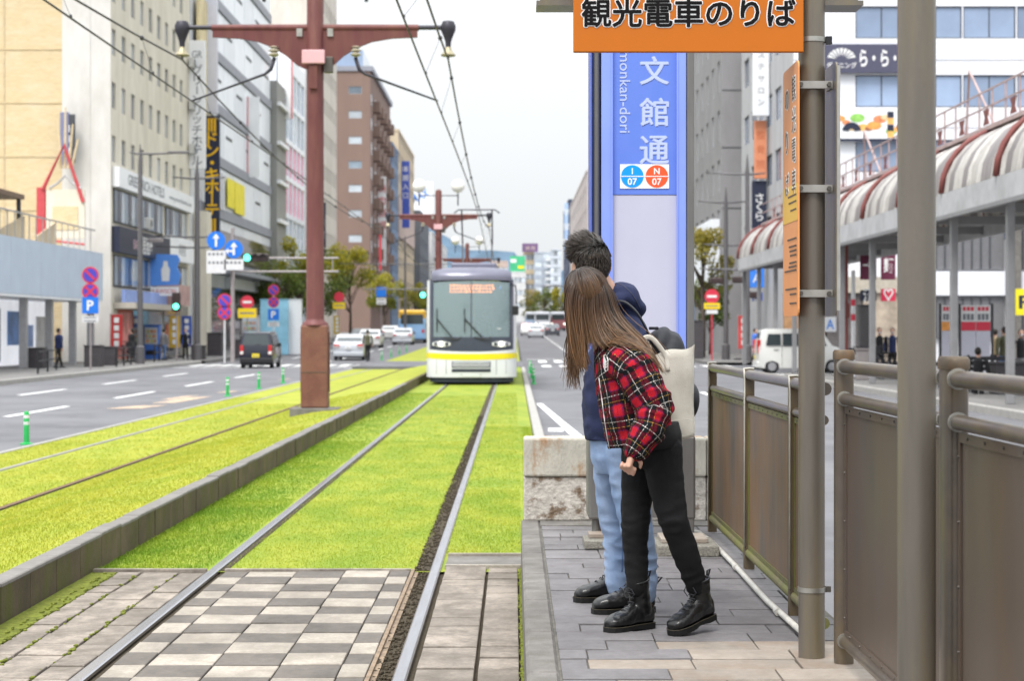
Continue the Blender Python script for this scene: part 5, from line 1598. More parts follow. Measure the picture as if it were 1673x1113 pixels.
for b in range(NB + 1):
    y = b * BAY
    part('arch_rib', rib, ar, (0, y, 0))
    if b < NB:
        for k in range(11):
            part('vault_strip', vg if k in (1, 2, 6, 9) else vw, ar, (0, y + .17 + k * .425, 0))
        MB().box(-.06, .02, y + .01, y + BAY - .01, 4.32, 4.84).build('fascia_panel', mt_afasc, ar)
        MB().box(3.48, 3.56, y + .01, y + BAY - .01, 4.32, 4.84).build('fascia_panel', mt_afasc, ar)
    if True:
        MB().bbox((.15, y - .085, .0), (.32, y + .085, 4.30), .02).build('column', mt_acol, ar)
    MB().box(.03, 3.47, y - .08, y + .08, 4.40, 4.62).build('cross_beam', mt_acol, ar)
MB().box(-.09, .03, 0, NB * BAY, 4.22, 4.315).build('gutter', mt_acol, ar)
# maintenance walkway railing on top
mt_walk = M('walkway_pink', (.36, .27, .265), .6, var=.2, scale=4)
cw = thing('arcade_walkway', 'pinkish maintenance walkway railing running along the arcade top', 'railing', (11.35, 34, 6.35))
MB().box(-.05, 1.1, 0, NB * BAY, .0, .10).build('deck', mt_walk, cw)
for z in (.95, .55):
    MB().box(-.02, .02, 0, NB * BAY, z, z + .035).build('rail', mt_walk, cw)
for k in range(NB * 4):
    y = k * 1.2
    MB().box(-.02, .02, y - .018, y + .018, .101, .949).build('post', mt_walk, cw)
    if k % 2 == 0:
        pa = MB()
        pa.prism([(-.01, y + .28, .15), (-.01, y + .82, .15), (-.01, y + .66, .33), (-.01, y + .82, .52), (-.01, y + .28, .52), (-.01, y + .44, .33)], (.02, 0, 0))
        pa.build('ornament', mt_rib, cw)
for k in range(6):
    y = 4 + k * 7
    MB().tube([(.5, y, .1), (.2, y + 1.6, 1.8), (.5, y + 3.2, .1)], .035, 5).build('brace', mt_walk, cw)
# shop signs hanging below the arcade
def under_sign(label, px0, px1, py0, py1, d, mat, txt=None, tm=mt_txt_white, tw=None, vert=False):
    a, b = W(px0, py1, d), W(px1, py0, d)
    s_ = thing('shop_sign', label, 'sign', (a.x, d, a.z))
    MB().box(0, b.x - a.x, 0, .12, 0, b.z - a.z).build('panel', mat, s_)
    if txt:
        text(s_, txt, .6, ((b.x - a.x) / 2, -.004, (b.z - a.z) / 2), FACE_CAM, tm, bold=.012, width=(b.x - a.x) * (tw or .7), ext=.002)
    return s_
mt_mrn = M('sign_maroon', (.12, .02, .05), .5, var=.08)
under_sign('maroon sign with large white character under the arcade', 1406, 1432, 410, 457, 71, mt_mrn, '一番')
under_sign('maroon sign with small columns of white script under the arcade', 1440, 1463, 410, 457, 71, mt_mrn, '麺')
under_sign('bright red sign with white heart under the arcade', 1440, 1463, 472, 492, 71, M('sign_hot_red', (.62, .03, .08), .5), '♡')
under_sign('dark photo sign left of the red heart sign', 1406, 1432, 474, 492, 71, mt_navy, '酒')
under_sign('white and red poster with blue mark behind the white van', 1347, 1366, 518, 542, 80, mt_signw, 'A', mt_fblue)
under_sign('yellow edged sign at the right picture edge', 1660, 1690, 472, 515, 60, mt_ypost, 'P', mt_navy)
under_sign('small dark blue sign below the blue vertical sign', 1229, 1246, 478, 492, 98, M('sign_deep_blue', (.06, .10, .42), .5), 'D')
# low shop row seen beneath the arcade, beyond the side street
sr = thing('shop_row', 'dim open shopfronts seen under the arcade across the side street', 'building', (13.9, 91, 0))
for i, (x0, x1, col) in enumerate(((13.4, 15.4, (.32, .18, .09)), (15.5, 17.2, (.10, .09, .09)), (17.3, 19.2, (.36, .30, .24)), (19.3, 20.3, (.2, .2, .2)))):
    boxpart(sr, 'shopfront', M('shopfront_%d' % i, col, .6, var=.5, scale=1.1), x0, x1, 91.0, 91.5, .0, 3.4)
boxpart(sr, 'fascia', M('shop_fascia_cream', (.40, .36, .30), .6, var=.2), 13.4, 20.3, 90.8, 91.5, 3.41, 4.2)
# ------------------------------------------------------------------ vehicles
mt_tyre = M('tyre_rubber', (.02, .02, .022), .8, var=.15)
mt_rim = M('wheel_rim', (.36, .36, .38), .35, .8, var=.1)
mt_cglass = M('car_glass', (.035, .045, .05), .06, var=.1, coat=.7)
mt_tail = M('tail_lamp_red', (.45, .025, .03), .25, var=.1, coat=.5)
mt_plate_y = M('plate_yellow', (.72, .56, .02), .5, var=.05)
mt_trim = M('car_trim_black', (.02, .02, .023), .6, var=.1)
def paint(name, c):
    return M('paint_' + name, c, .28, .15, var=.03, scale=1, coat=.6)
def vehicle(name, label, cat, loc, rz, L, Wd, H, prof, glass, body, wheel_r, wheels, belt, tumble=.10, plate=None, group=None, tail=True, bumper=True, cladding=None, lower=None, rearglass=None, front=False):
    """prof: side outline (x from rear 0 to front L, z). Rear faces -Y when rz = 0 (x runs along +Y)."""
    v = thing(name, label, cat, loc, rz, group)
    hw = Wd / 2
    def half(z):
        if z < .35: return hw - .05 * (.35 - z) / .2
        if z <= belt: return hw
        return hw - tumble * (z - belt) / max(.1, H - belt) * 1.15
    # body: rings across the width follow the outline
    xs = [-1, -.985, -.94, -.8, -.4, 0, .4, .8, .94, .985, 1]
    ins = [.10, .04, .012, 0, 0, 0, 0, 0, .012, .04, .10]
    cx, cz = L / 2, H * .45
    rings = []
    for s_, i_ in zip(xs, ins):
        ring = []
        for (x, z) in prof:
            k = 1 - i_ * .35
            ring.append(Vector((s_ * half(z), (cx + (x - cx) * k), cz + (z - cz) * (1 - i_ * .25))))
        rings.append(ring)
    b = MB().loft(rings)
    b.build('body', body, v, smooth=38)
    # side windows
    for sx in (-1, 1):
        for poly in glass:
            pts = [Vector((sx * (half(z) + .006), y, z)) for (y, z) in poly]
            MB().prism(pts, (sx * .008, 0, 0)).build('side_window', mt_cglass, v)
        # lamps at the rear corners
        MB().box(sx * (hw - .30) if sx > 0 else -(hw - .30) - .20, sx * (hw - .30) + .20 if sx > 0 else -(hw - .30), L + .0, L + .03, .62, .78).build('headlamp', mt_lens, v)
        for y in wheels:
            w_ = MB().lathe((sx * (hw - .09), y, wheel_r), [(wheel_r * .62, -.095), (wheel_r, -.08), (wheel_r, .08), (wheel_r * .62, .095)], 20, axis='x').build('wheel', mt_tyre, v, smooth=50)
            MB().lathe((sx * (hw - .09) + sx * .096, y, wheel_r), [(wheel_r * .60, 0), (wheel_r * .60, sx * .006), (wheel_r * .2, sx * .02)], 14, axis='x').build('rim', mt_rim, w_)
        m_ = MB().bbox((sx * (hw + .02) - .08, L * .70, belt - .02), (sx * (hw + .02) + .08, L * .70 + .1, belt + .14), .03).build('wing_mirror', mt_trim, v)
        MB().box(sx * (hw + .004) - .004, sx * (hw + .004) + .004, L * .18, L * .24, belt - .12, belt - .09).build('door_handle', mt_trim, v)
    if rearglass:
        (y0, z0, y1, z1) = rearglass
        MB().add([(-(half(z0) - .12), y0 - .012, z0), (half(z0) - .12, y0 - .012, z0), (half(z1) - .14, y1 - .012, z1), (-(half(z1) - .14), y1 - .012, z1),
                  (-(half(z0) - .12), y0 + .02, z0), (half(z0) - .12, y0 + .02, z0), (half(z1) - .14, y1 + .02, z1), (-(half(z1) - .14), y1 + .02, z1)],
                 [(0, 1, 2, 3), (4, 7, 6, 5), (0, 4, 5, 1), (1, 5, 6, 2), (2, 6, 7, 3), (3, 7, 4, 0)]).build('rear_window', mt_cglass, v)
        MB().tube([(0, y0 - .02, z0 + .02), (.28, (y0 + y1) / 2 - .04, z0 + .06)], .012, 5).build('rear_wiper', mt_trim, v)
    if bumper:
        MB().bbox((-hw + .01, -.06, .22), (hw - .01, .16, .48), .05).build('bumper', lower or body, v)
        MB().box(-hw + .12, hw - .12, -.01, .3, .14, .219).build('undertray', mt_trim, v)
    if tail:
        for sx in (-1, 1):
            (xa, xb, za, zb) = tail
            MB().bbox((min(sx * xa, sx * xb), -.035, za), (max(sx * xa, sx * xb), .10, zb), .012).build('tail_lamp', mt_tail, v)
            MB().bbox((min(sx * xa, sx * xb) + .01, -.042, za + .02), (max(sx * xa, sx * xb) - .01, -.034, za + (zb - za) * .35), .002).build('reversing_lamp', mt_lens, v)
    if plate:
        pl = MB().box(-.165, .165, -.075, -.062, plate[1], plate[1] + .165).build('number_plate', plate[0], v)
        for k in range(4):
            MB().box(-.10 + k * .06, -.065 + k * .06, -.078, -.0755, plate[1] + .03, plate[1] + .10).build('digit', mt_grey_txt, pl)
    return v
def road_z(y): return ZR + rise(y)
kei = [(.05, .22), (0, .45), (.0, .85), (.06, 1.10), (.18, 1.60), (.32, 1.66), (2.1, 1.67), (2.35, 1.62), (2.85, 1.05), (3.25, .93), (3.38, .75), (3.39, .3), (3.25, .2), (.2, .2)]
keig = [[(.32, 1.06), (.95, 1.06), (.95, 1.52), (.42, 1.52)], [(1.02, 1.04), (1.75, 1.04), (1.75, 1.53), (1.02, 1.53)], [(1.83, 1.04), (2.72, 1.04), (2.30, 1.53), (1.83, 1.53)]]
vehicle('black_minivan', 'dark boxy minivan with yellow number plate driving away on left', 'car', ((418 - HX) * 83 / FPX, 83, ZR), 0, 3.39, 1.48, 1.67, kei, keig, paint('navy_black', (.018, .02, .032)), .28, (.55, 2.85), 1.0,
        plate=(mt_plate_y, .50), tail=(.56, .72, .62, 1.05), rearglass=(.06, 1.06, .17, 1.54), lower=mt_trim)
sed = [(.05, .25), (0, .5), (.02, .85), (.10, .98), (.62, 1.06), (1.15, 1.40), (1.5, 1.47), (2.4, 1.47), (2.75, 1.40), (3.45, 1.0), (4.25, .82), (4.42, .6), (4.42, .3), (4.3, .22), (.2, .22)]
sedg = [[(.85, 1.03), (1.55, 1.03), (1.55, 1.38), (1.22, 1.36)], [(1.62, 1.01), (2.35, 1.01), (2.35, 1.39), (1.62, 1.39)], [(2.42, 1.0), (3.2, 1.0), (2.72, 1.36), (2.42, 1.38)]]
def saloon(label, px, d, col, cname, rz=0., cat='car', g='cars driving along the street', nm='saloon_car', plate=mt_wsq):
    return vehicle(nm, label, cat, ((px - HX) * d / FPX, d, road_z(d + 2)), rz, 4.42, 1.72, 1.47, sed, sedg, paint(cname, col), .31, (.85, 3.55), .95,
                   plate=(plate, .62), tail=(.50, .80, .72, .92), rearglass=(.58, 1.04, 1.14, 1.38), group=g)
saloon('silver hatchback driving away to the right of the dark minivan', 569, 103, (.42, .44, .48), 'silver')
saloon('white car with dark roof ahead of the silver hatchback', 603, 142, (.55, .55, .55), 'white')
saloon('dark car ahead of the silver hatchback, partly hidden', 588, 152, (.03, .03, .035), 'black')
saloon('small silver saloon behind the yellow and blue bus', 657, 158, (.40, .42, .45), 'silver')
saloon('tiny pale car beside the bus on the left road', 636, 190, (.5, .5, .52), 'white')
saloon('white car at the far left of the oncoming group on the right road', 862, 230, (.55, .55, .56), 'white', rz=math.pi)
saloon('silver car nearest on the right road', 876, 205, (.42, .43, .46), 'silver', rz=0)
saloon('small dark car right of the silver car on the right road', 903, 225, (.05, .055, .07), 'darkblue', rz=0)
saloon('small red car left of the silver car on the right road', 861, 250, (.35, .03, .03), 'red', rz=0)
saloon('white car in the middle of the right road group', 890, 262, (.55, .55, .56), 'white', rz=0)
# white box minivan crossing to the right
nb_ = [(.04, .2), (0, .5), (.0, 1.0), (.05, 1.3), (.14, 1.70), (.30, 1.78), (2.3, 1.79), (2.55, 1.72), (2.95, 1.12), (3.28, 1.0), (3.39, .8), (3.39, .3), (3.28, .2), (.2, .2)]
nbg = [[(.30, 1.12), (.90, 1.12), (.90, 1.58), (.40, 1.58)], [(.98, 1.10), (1.68, 1.10), (1.68, 1.60), (.98, 1.60)], [(1.78, 1.10), (2.74, 1.10), (2.48, 1.60), (1.78, 1.60)]]
nvan = vehicle('white_box_van', 'white boxy minivan crossing the road to the right', 'car', (W(1235, 600, 74).x, 74, ZR), R(-90), 3.39, 1.48, 1.79, nb_, nbg, paint('clean_white', (.62, .62, .60)), .28, (.55, 2.95), 1.05,
        plate=(mt_plate_y, .55), tail=(.58, .72, .8, 1.35), rearglass=(.04, 1.12, .12, 1.62))
for y in (.94, 1.74):
    MB().box(.741, .745, y, y + .012, .3, 1.6).build('door_seam', mt_trim, nvan)
# bicycle rider and buses
def bus(label, px, d, body, roof, rz, glassmat=mt_cglass, tails=True, Wb=2.48, Hb=3.05):
    z = road_z(d)
    b = thing('city_bus', label, 'bus', ((px - HX) * d / FPX, d, z), rz, 'buses in the street')
    h_ = Wb / 2
    MB().bbox((-h_, 0, .35), (h_, 10.5, 2.25), .10).build('body', body, b)
    MB().bbox((-h_ + .01, .02, 2.20), (h_ - .01, 10.48, Hb), .16).build('roof', roof, b)
    MB().box(-h_ + .2, h_ - .2, -.015, .03, 1.55 + .2, 2.65).build('end_window', glassmat, b)
    MB().box(-h_ + .05, h_ - .05, .02, .3, .22, .36).build('bumper', mt_trim, b)
    for sx in (-1, 1):
        MB().box(sx * (h_ - .22) - .12, sx * (h_ - .22) + .12, -.02, .02, .95, 1.25).build('lamp', mt_tail if tails else mt_lamp_on, b)
        for k in range(6):
            MB().box(sx * h_ - .012, sx * h_ + .012, .7 + k * 1.6, 2.1 + k * 1.6, 1.45, 2.35).build('side_window', mt_cglass, b)
        for y in (1.9, 8):
            MB().lathe((sx * (h_ - .16), y, .46), [(.46, -.14), (.46, .14)], 18, axis='x').build('wheel', mt_tyre, b)
    return b
bus('yellow topped light blue bus seen from behind on the left', 673, 168, paint('bus_blue', (.22, .38, .62)), paint('bus_orange', (.62, .36, .03)), 0)
bus('white and blue bus, middle of three on the right road', 886, 292, paint('bus_white', (.55, .57, .62)), paint('bus_white', (.5, .5, .5)), 0, tails=False)
bus('white and maroon bus, right of three on the right road', 912, 298, paint('bus_maroon', (.30, .12, .13)), paint('bus_white', (.5, .5, .5)), 0, tails=False)
bus('pale blue bus, left of three on the right road', 870, 310, paint('bus_pale', (.35, .45, .6)), paint('bus_white', (.5, .5, .5)), 0, tails=False)
# ------------------------------------------------------------------ street furniture
mt_lampg = M('lamp_post_grey', (.12, .115, .12), .5, .4, var=.1, scale=3)
mt_lampp = M('lamp_post_pale', (.30, .27, .27), .5, .3, var=.1, scale=3)
mt_sblue = M('road_sign_blue', (.02, .16, .62), .4, var=.04)
mt_sred = M('road_sign_red', (.55, .04, .07), .4, var=.04)
mt_spur = M('road_sign_indigo', (.07, .06, .40), .4, var=.04)
mt_swhite = M('road_sign_white', (.62, .62, .63), .45, var=.06)
mt_syel = M('road_sign_yellow', (.72, .52, .02), .45, var=.05)
mt_green_lit = M('signal_green_lit', (.10, 1.0, .62), .3, var=.02, emit=1.6)
mt_sig_off = M('signal_dark', (.05, .035, .035), .4, var=.2)
mt_gpole = M('green_post', (.02, .34, .08), .45, var=.12, scale=6)
def disc(parent, name, c, r, mat, y=-.0, th=.02, n=24):
    return MB().prism([(c[0] + r * math.cos(a), c[1] + y, c[2] + r * math.sin(a)) for a in np.linspace(0, 2 * math.pi, n, endpoint=False)], (0, th, 0)).build(name, mat, parent)
def no_parking(p, z, r=.34, slash2=False):
    d = disc(p, 'disc', (0, -.06, z), r, mt_sred)
    disc(d, 'blue_field', (0, -.068, z), r * .80, mt_spur, th=.007)
    a = R(45)
    for k in ((1, -1) if slash2 else (1,)):
        c, s = math.cos(a) * r * .8, math.sin(a) * r * .8 * k
        w = .045
        MB().prism([(-c - w * .7, -.076 - .003 * k, z + s - w * .7 * k), (-c + w * .7, -.076 - .003 * k, z + s + w * .7 * k), (c + w * .7, -.076 - .003 * k, z - s + w * .7 * k), (c - w * .7, -.076 - .003 * k, z - s - w * .7 * k)], (0, .004, 0)).build('slash', mt_sred, d)
    return d
def sign_post(label, px, base_py, d, zt, r=.04, mat=mt_lampp, zb=-.02):
    X = (px - HX) * d / FPX
    p = thing('road_sign', label, 'road sign', (X, d, zb + rise(d)), group='road signs on posts')
    MB().cyl((0, 0, 0), (0, 0, zt), r, n=10).build('post', mat, p, smooth=40)
    return p
def panel_p(p, z, s=.30, txt='P'):
    q = MB().box(-s, s, -.07, -.05, z - s, z + s).build('parking_panel', mt_sblue, p)
    text(q, txt, s * 1.7, (0, -.073, z), FACE_CAM, mt_txt_white, bold=.012, height=s * 1.25, ext=.002)
    return q
def plate_white(p, z, w=.3, h=.14, mat=mt_swhite, lines=2):
    q = MB().box(-w, w, -.07, -.05, z - h, z + h).build('text_plate', mat, p)
    for k in range(lines):
        zz = z - h + (k + .5) * 2 * h / lines
        MB().box(-w * .75, w * .75, -.075, -.071, zz - h * .16, zz + h * .16).build('text_line', mt_grey_txt, q)
    return q
s1 = sign_post('two no parking discs above a blue P panel, far left', 148, 610, 74, 4.0)
no_parking(s1, 3.80); no_parking(s1, 3.14, slash2=True); panel_p(s1, 2.58, .33); plate_white(s1, 2.02, .33, .13)
s2 = sign_post('white posted pair of no parking discs near the second lamp post', 367, 598, 88, 3.2, mat=mt_swhite)
no_parking(s2, 3.0); no_parking(s2, 2.42, slash2=True)
s3 = sign_post('red no entry disc over yellow plate behind the dark minivan', 404, 590, 100, 3.4)
d3 = disc(s3, 'disc', (0, -.06, 3.1), .36, mt_sred); MB().box(-.24, .24, -.075, -.061, 3.04, 3.16).build('bar', mt_txt_white, d3); plate_white(s3, 2.5, .5, .26, mt_syel, 1)
s4 = sign_post('no parking discs above a P panel right of the dark minivan', 447, 580, 112, 4.2, mat=mt_swhite)
no_parking(s4, 3.95); no_parking(s4, 3.2, slash2=True); panel_p(s4, 2.45, .34); plate_white(s4, 1.85, .34, .14)
s5 = sign_post('red disc over yellow plate to the right of the maroon pole', 554, 575, 150, 4.2)
disc(s5, 'disc', (0, -.06, 3.9), .42, mt_sred); plate_white(s5, 3.2, .5, .26, mt_syel, 1)
s6 = sign_post('blue square sign over white plate beyond the trees', 623, 560, 170, 5.2)
MB().box(-.45, .45, -.07, -.05, 4.1, 5.0).build('panel', mt_sblue, s6); plate_white(s6, 3.7, .45, .3)
s7 = sign_post('red no entry disc over yellow plate on red post at right', 1163, 600, 96, 3.6, mat=mt_sred)
d7 = disc(s7, 'disc', (0, -.06, 3.35), .38, mt_sred); MB().box(-.26, .26, -.075, -.061, 3.29, 3.41).build('bar', mt_txt_white, d7); plate_white(s7, 2.85, .42, .16, mt_syel, 1)
MB().box(-.30, .30, -.07, -.05, 2.44, 2.64).build('panel', mt_swhite, s7)

def round_head(x0, y, z0, z1, r, mb, n=10):
    return mb
def lamp_post(label, px, d, zt, arms, base=.14, mat=mt_lampg, zb=-.02):
    X = (px - HX) * d / FPX
    p = thing('street_lamp_post', label, 'lamp post', (X, d, zb + rise(d)), group='grey street lamp posts')
    MB().lathe((0, 0, 0), [(base * 1.6, 0), (base * 1.5, .8), (base, .86), (base * .72, zt - .9), (.05, zt - .3), (.02, zt)], 14).build('post', mat, p, smooth=40)
    for (z, xa, xb) in arms:
        a = MB().tube([(xa, 0, z + .08), (xa * .3, 0, z), (xb * .3, 0, z), (xb, 0, z + .06)], [.03, .05, .05, .03], 8).build('arm', mat, p, smooth=True)
    return p
lp1 = lamp_post('grey lamp post in front of the hotel with one long arm', 229, 86, 10.3, ((9.85, -.5, 2.1),))
MB().bbox((1.3, -.1, 9.86), (2.3, .1, 9.98), .03).build('lamp_head', mt_lampg, lp1)
lp2 = lamp_post('tall grey signal post beside the yellow and black sign', 322, 97, 10.6, ((9.6, -1.3, 1.5), (6.5, -2.2, 1.0), (5.95, -2.2, 1.0)), .17)
MB().bbox((-2.6, -.15, 6.2), (-1.8, .15, 6.45), .05).build('signal_back', mt_lampp, lp2)
lp3 = lamp_post('grey lamp post left of the orange vertical sign', 1221, 92, 10.4, ((9.4, -2.1, .9), (4.6, -1.9, .5)))
lp4 = lamp_post('slim grey signal post just right of the pylon', 1186, 98, 9.2, ((8.4, -1.5, 1.2), (4.8, -1.4, .8), (6.1, -1.2, 1.3)))
lp5 = lamp_post('distant grey post with arms left of the tram', 662, 165, 9.6, ((7.0, -6, 6),), .12)
for (sx, z) in ((-.5, 4.05), (.7, 4.1), (1.5, 3.3)):
    MB().bbox((sx - .35, -.18, z), (sx + .35, .18, z + .34), .06).build('signal_back', mt_sig_off, lp4)
disc(lp4, 'green_lamp', (-.95, -.21, 3.55), .13, mt_green_lit)
# signal gantry arm on the left
sg1 = thing('traffic_signal', 'horizontal traffic signal lit green on a double arm gantry at left', 'traffic signal', ((380 - HX) * 90 / FPX, 90, -.02))
MB().cyl((0, 0, 0), (0, 0, 6.6), .11, .09, n=12).build('post', mt_lampp, sg1, smooth=40)
for z in (5.12, 4.46):
    MB().cyl((-.1, 0, z), (5.2, 0, z), .05, n=10).build('arm', mt_lampp, sg1, smooth=40)
MB().cyl((4.9, 0, 4.46), (4.9, 0, 5.12), .03, n=8).build('strut', mt_lampp, sg1)
sgh = MB().bbox((.50, -.20, 4.94), (1.78, -.06, 5.34), .06).build('signal_head', mt_sig_off, sg1)
for k, m_ in enumerate((mt_green_lit, mt_sig_off, mt_sig_off)):
    disc(sgh, 'lamp', (.74 + k * .40, -.222, 5.14), .17, m_)
    MB().prism([(.74 + k * .40 + .18 * math.cos(R(a)), -.35, 5.14 + .18 * math.sin(R(a))) for a in range(0, 181, 20)] + [(.74 + k * .40 + .165 * math.cos(R(a)), -.35, 5.14 + .165 * math.sin(R(a))) for a in range(180, -1, -20)], (0, .15, 0)).build('visor', mt_trim, sgh)
for (px, py, ch, lab) in ((353, 393, '↑', 'blue disc with white up arrow over a white plate at left'), (382, 407, '↰', 'blue disc with white turn arrow over a white plate at left')):
    c = W(px, py, 89.6)
    q = thing('lane_arrow_sign', lab, 'road sign', (c.x, 89.6, c.z))
    disc(q, 'disc', (0, 0, 0), .45, mt_sblue)
    MB().box(-.05, .05, -.03, -.004, -.30, .12).build('arrow_shaft', mt_txt_white, q)
    MB().prism([(-.17, -.03, .10), (.17, -.03, .10), (0, -.03, .34)], (0, .02, 0)).build('arrow_head', mt_txt_white, q)
    if ch == '↰':
        MB().box(-.28, -.051, -.03, -.004, -.14, -.05).build('arrow_branch', mt_txt_white, q)
        MB().prism([(-.27, -.03, -.26), (-.27, -.03, .06), (-.40, -.03, -.10)], (0, .02, 0)).build('arrow_head', mt_txt_white, q)
    hh = .55 if px < 370 else .26
    pl = MB().box(-.47, .47, -.01, .02, -.50 - hh * 2 + .0, -.49).build('plate', mt_swhite, q)
    for k in range(2 if px < 370 else 1):
        for j in range(4):
            MB().box(-.38 + j * .2, -.26 + j * .2, -.016, -.011, -.72 - k * .42, -.60 - k * .42).build('character', mt_grey_txt, pl)
    MB().box(-.03, .03, .021, .06, -1.5, .3).build('bracket', mt_lampp, q)
# pedestrian signal
c = W(288, 492, 95)
pg = thing('pedestrian_signal', 'small pedestrian signal lit green on the left', 'traffic signal', (c.x, 95, c.z))
MB().bbox((-.22, -.1, -.55), (.22, .1, .45), .04).build('housing', mt_sig_off, pg)
disc(pg, 'green_lamp', (0, -.125, -.28), .15, mt_green_lit)
disc(pg, 'red_lamp', (0, -.125, .2), .15, mt_sig_off)
MB().cyl((.0, .12, -3.1), (0, .12, .4), .05, n=8).build('post', mt_lampp, pg)
c = W(691, 482, 160)
pg2 = thing('traffic_signal', 'small green traffic light left of the tram roof', 'traffic signal', (c.x, 160, c.z))
MB().bbox((-.35, -.15, -.3), (1.0, .15, .3), .06).build('signal_head', mt_sig_off, pg2)
disc(pg2, 'lamp', (0, -.17, 0), .24, mt_green_lit)
MB().tube([(.4, .1, .3), (.4, .1, .5), (-5.2, .1, .5)], .06, 6).build('arm', mt_lampg, pg2)
# span bar over the right road
sp = thing('span_wire_bar', 'thin dark bar spanning the right road far away', 'gantry', (7.5, 330, 1.9))
MB().cyl((-2.6, 0, 7.6), (7.0, 0, 7.6), .12, n=8).build('bar', mt_lampg, sp)
MB().cyl((7.0, 0, 0), (7.0, 0, 8.4), .12, n=8).build('post', mt_lampg, sp)

# flexible green lane posts
def lane_post():
    p = thing('lane_post', '', 'bollard', (0, 0, 0), group='green flexible lane posts')
    MB().lathe((0, 0, 0), [(.10, 0), (.10, .02), (.045, .035), (.04, .48), (.03, .50), (.005, .505)], 14).build('post', mt_gpole, p, smooth=40)
    for z in (.30, .40):
        MB().cyl((0, 0, z), (0, 0, z + .045), .0425, n=14).build('reflective_band', mt_swhite, p, smooth=40)
    return p
lpp = lane_post()
spots = [(-7.33, 27.6, 'nearest'), (-7.46, 47.8, 'second'), (-7.48, 53.8, 'third'), (-7.50, 59.6, 'fourth'), (-7.5, 104, 'first beyond the crossing'), (-7.5, 112, 'second beyond the crossing'), (-7.5, 120, 'third beyond the crossing'), (-7.5, 128, 'fourth beyond the crossing')]
for i, (x, y, w_) in enumerate(spots):
    q = lpp if i == 0 else copy_tree(lpp)
    q.location = (x, y, ZR + rise(y))
    q['label'] = 'green flexible post at left road edge, %s of the row' % w_
for i, (x, y, w_) in enumerate(((.62, 58.5, 'nearest'), (.64, 66, 'middle'), (.64, 74, 'farthest'))):
    q = copy_tree(lpp)
    q.location = (x, y, ZR)
    q['label'] = 'green flexible post beside the tram at right road edge, %s of three' % w_

# boxes, vending machines, railings on the left pavement
mt_dkbox = M('planter_dark', (.06, .055, .06), .6, var=.2)
def px_box(name, label, cat, px0, px1, py0, py1, d, mat, depth=.6, top=None, extra=None):
    a, b = W(px0, py1, d), W(px1, py0, d)
    o = thing(name, label, cat, (a.x, d, -.02))
    w_, h_ = b.x - a.x, b.z + .02
    MB().bbox((0, 0, 0), (w_, depth, h_), .03).build('body', mat, o)
    MB().box(-.03, w_ + .03, -.03, depth + .03, h_ + .001, h_ + .05).build('lid', top or mat, o)
    if extra: extra(o, w_, h_)
    return o
px_box('utility_box', 'dark utility cabinet on the pavement at far left', 'cabinet', 36, 70, 570, 606, 76, mt_dkbox)
px_box('utility_box', 'dark utility cabinet right of the P sign post', 'cabinet', 137, 165, 566, 603, 79, mt_dkbox)
px_box('utility_box', 'dark planter box near the lamp post at left', 'planter', 168, 188, 568, 600, 82, mt_dkbox)
px_box('utility_box', 'dark bin beside the second lamp post at left', 'bin', 312, 334, 566, 590, 98, mt_dkbox)
px_box('utility_box', 'dark bin under the no parking discs at left', 'bin', 378, 396, 556, 584, 104, mt_dkbox)
def vend(o, w, h):
    f = MB().box(.08, w - .08, -.02, -.002, h * .45, h - .1).build('display', mt_pane_pale, o)
    for r in range(3):
        for k in range(6):
            MB().box(.14 + k * (w - .28) / 6, .14 + (k + .62) * (w - .28) / 6, -.04, -.021, h * .5 + r * h * .14, h * .5 + r * h * .14 + .17).build('can', mt_food[(k + r) % 6], f)
    MB().box(.15, w - .15, -.02, -.002, .25, .5).build('hatch', mt_trim, o)
px_box('vending_machine', 'blue and red vending machine before the hotel shopfront', 'vending machine', 234, 260, 532, 586, 99, M('vending_blue', (.06, .16, .52), .4, var=.2, scale=1), extra=vend)
px_box('vending_machine', 'white and pink vending machine behind the no entry sign', 'vending machine', 395, 422, 516, 560, 120, M('vending_white', (.6, .55, .55), .4, var=.1), extra=vend)
px_box('shop_banner_box', 'pale blue fascia box over a shop behind the dark minivan', 'sign', 425, 470, 490, 515, 118, M('fascia_cyan', (.25, .50, .66), .5, var=.25, scale=.8))
px_box('shop_banner_box', 'cream fascia box right of the pale blue one', 'sign', 470, 492, 490, 515, 119, mt_signw)
def railing(label, px0, px1, d0, d1):
    X0, X1 = (px0 - HX) * d0 / FPX, (px1 - HX) * d1 / FPX
    r_ = thing('pavement_railing', label, 'railing', (X0, d0, -.02), group='dark pavement railings')
    dv = Vector((X1 - X0, d1 - d0, 0))
    for t in (0, .5, 1):
        MB().cyl(dv * t, dv * t + Vector((0, 0, .85)), .04, n=8).build('post', mt_trim, r_)
    for z in (.8, .45):
        MB().cyl(Vector((0, 0, z)), dv + Vector((0, 0, z)), .03, n=8).build('rail', mt_trim, r_)
railing('dark railing left of the hotel lamp post', 190, 214, 79, 84)
railing('dark railing between the hotel lamp post and vending machine', 252, 268, 92, 97)
railing('dark railing at the far left kerb', 62, 92, 66, 73)
px_box('coin_locker', 'row of dark street cabinets behind the second lamp post', 'cabinet', 338, 362, 545, 582, 108, mt_dkbox)

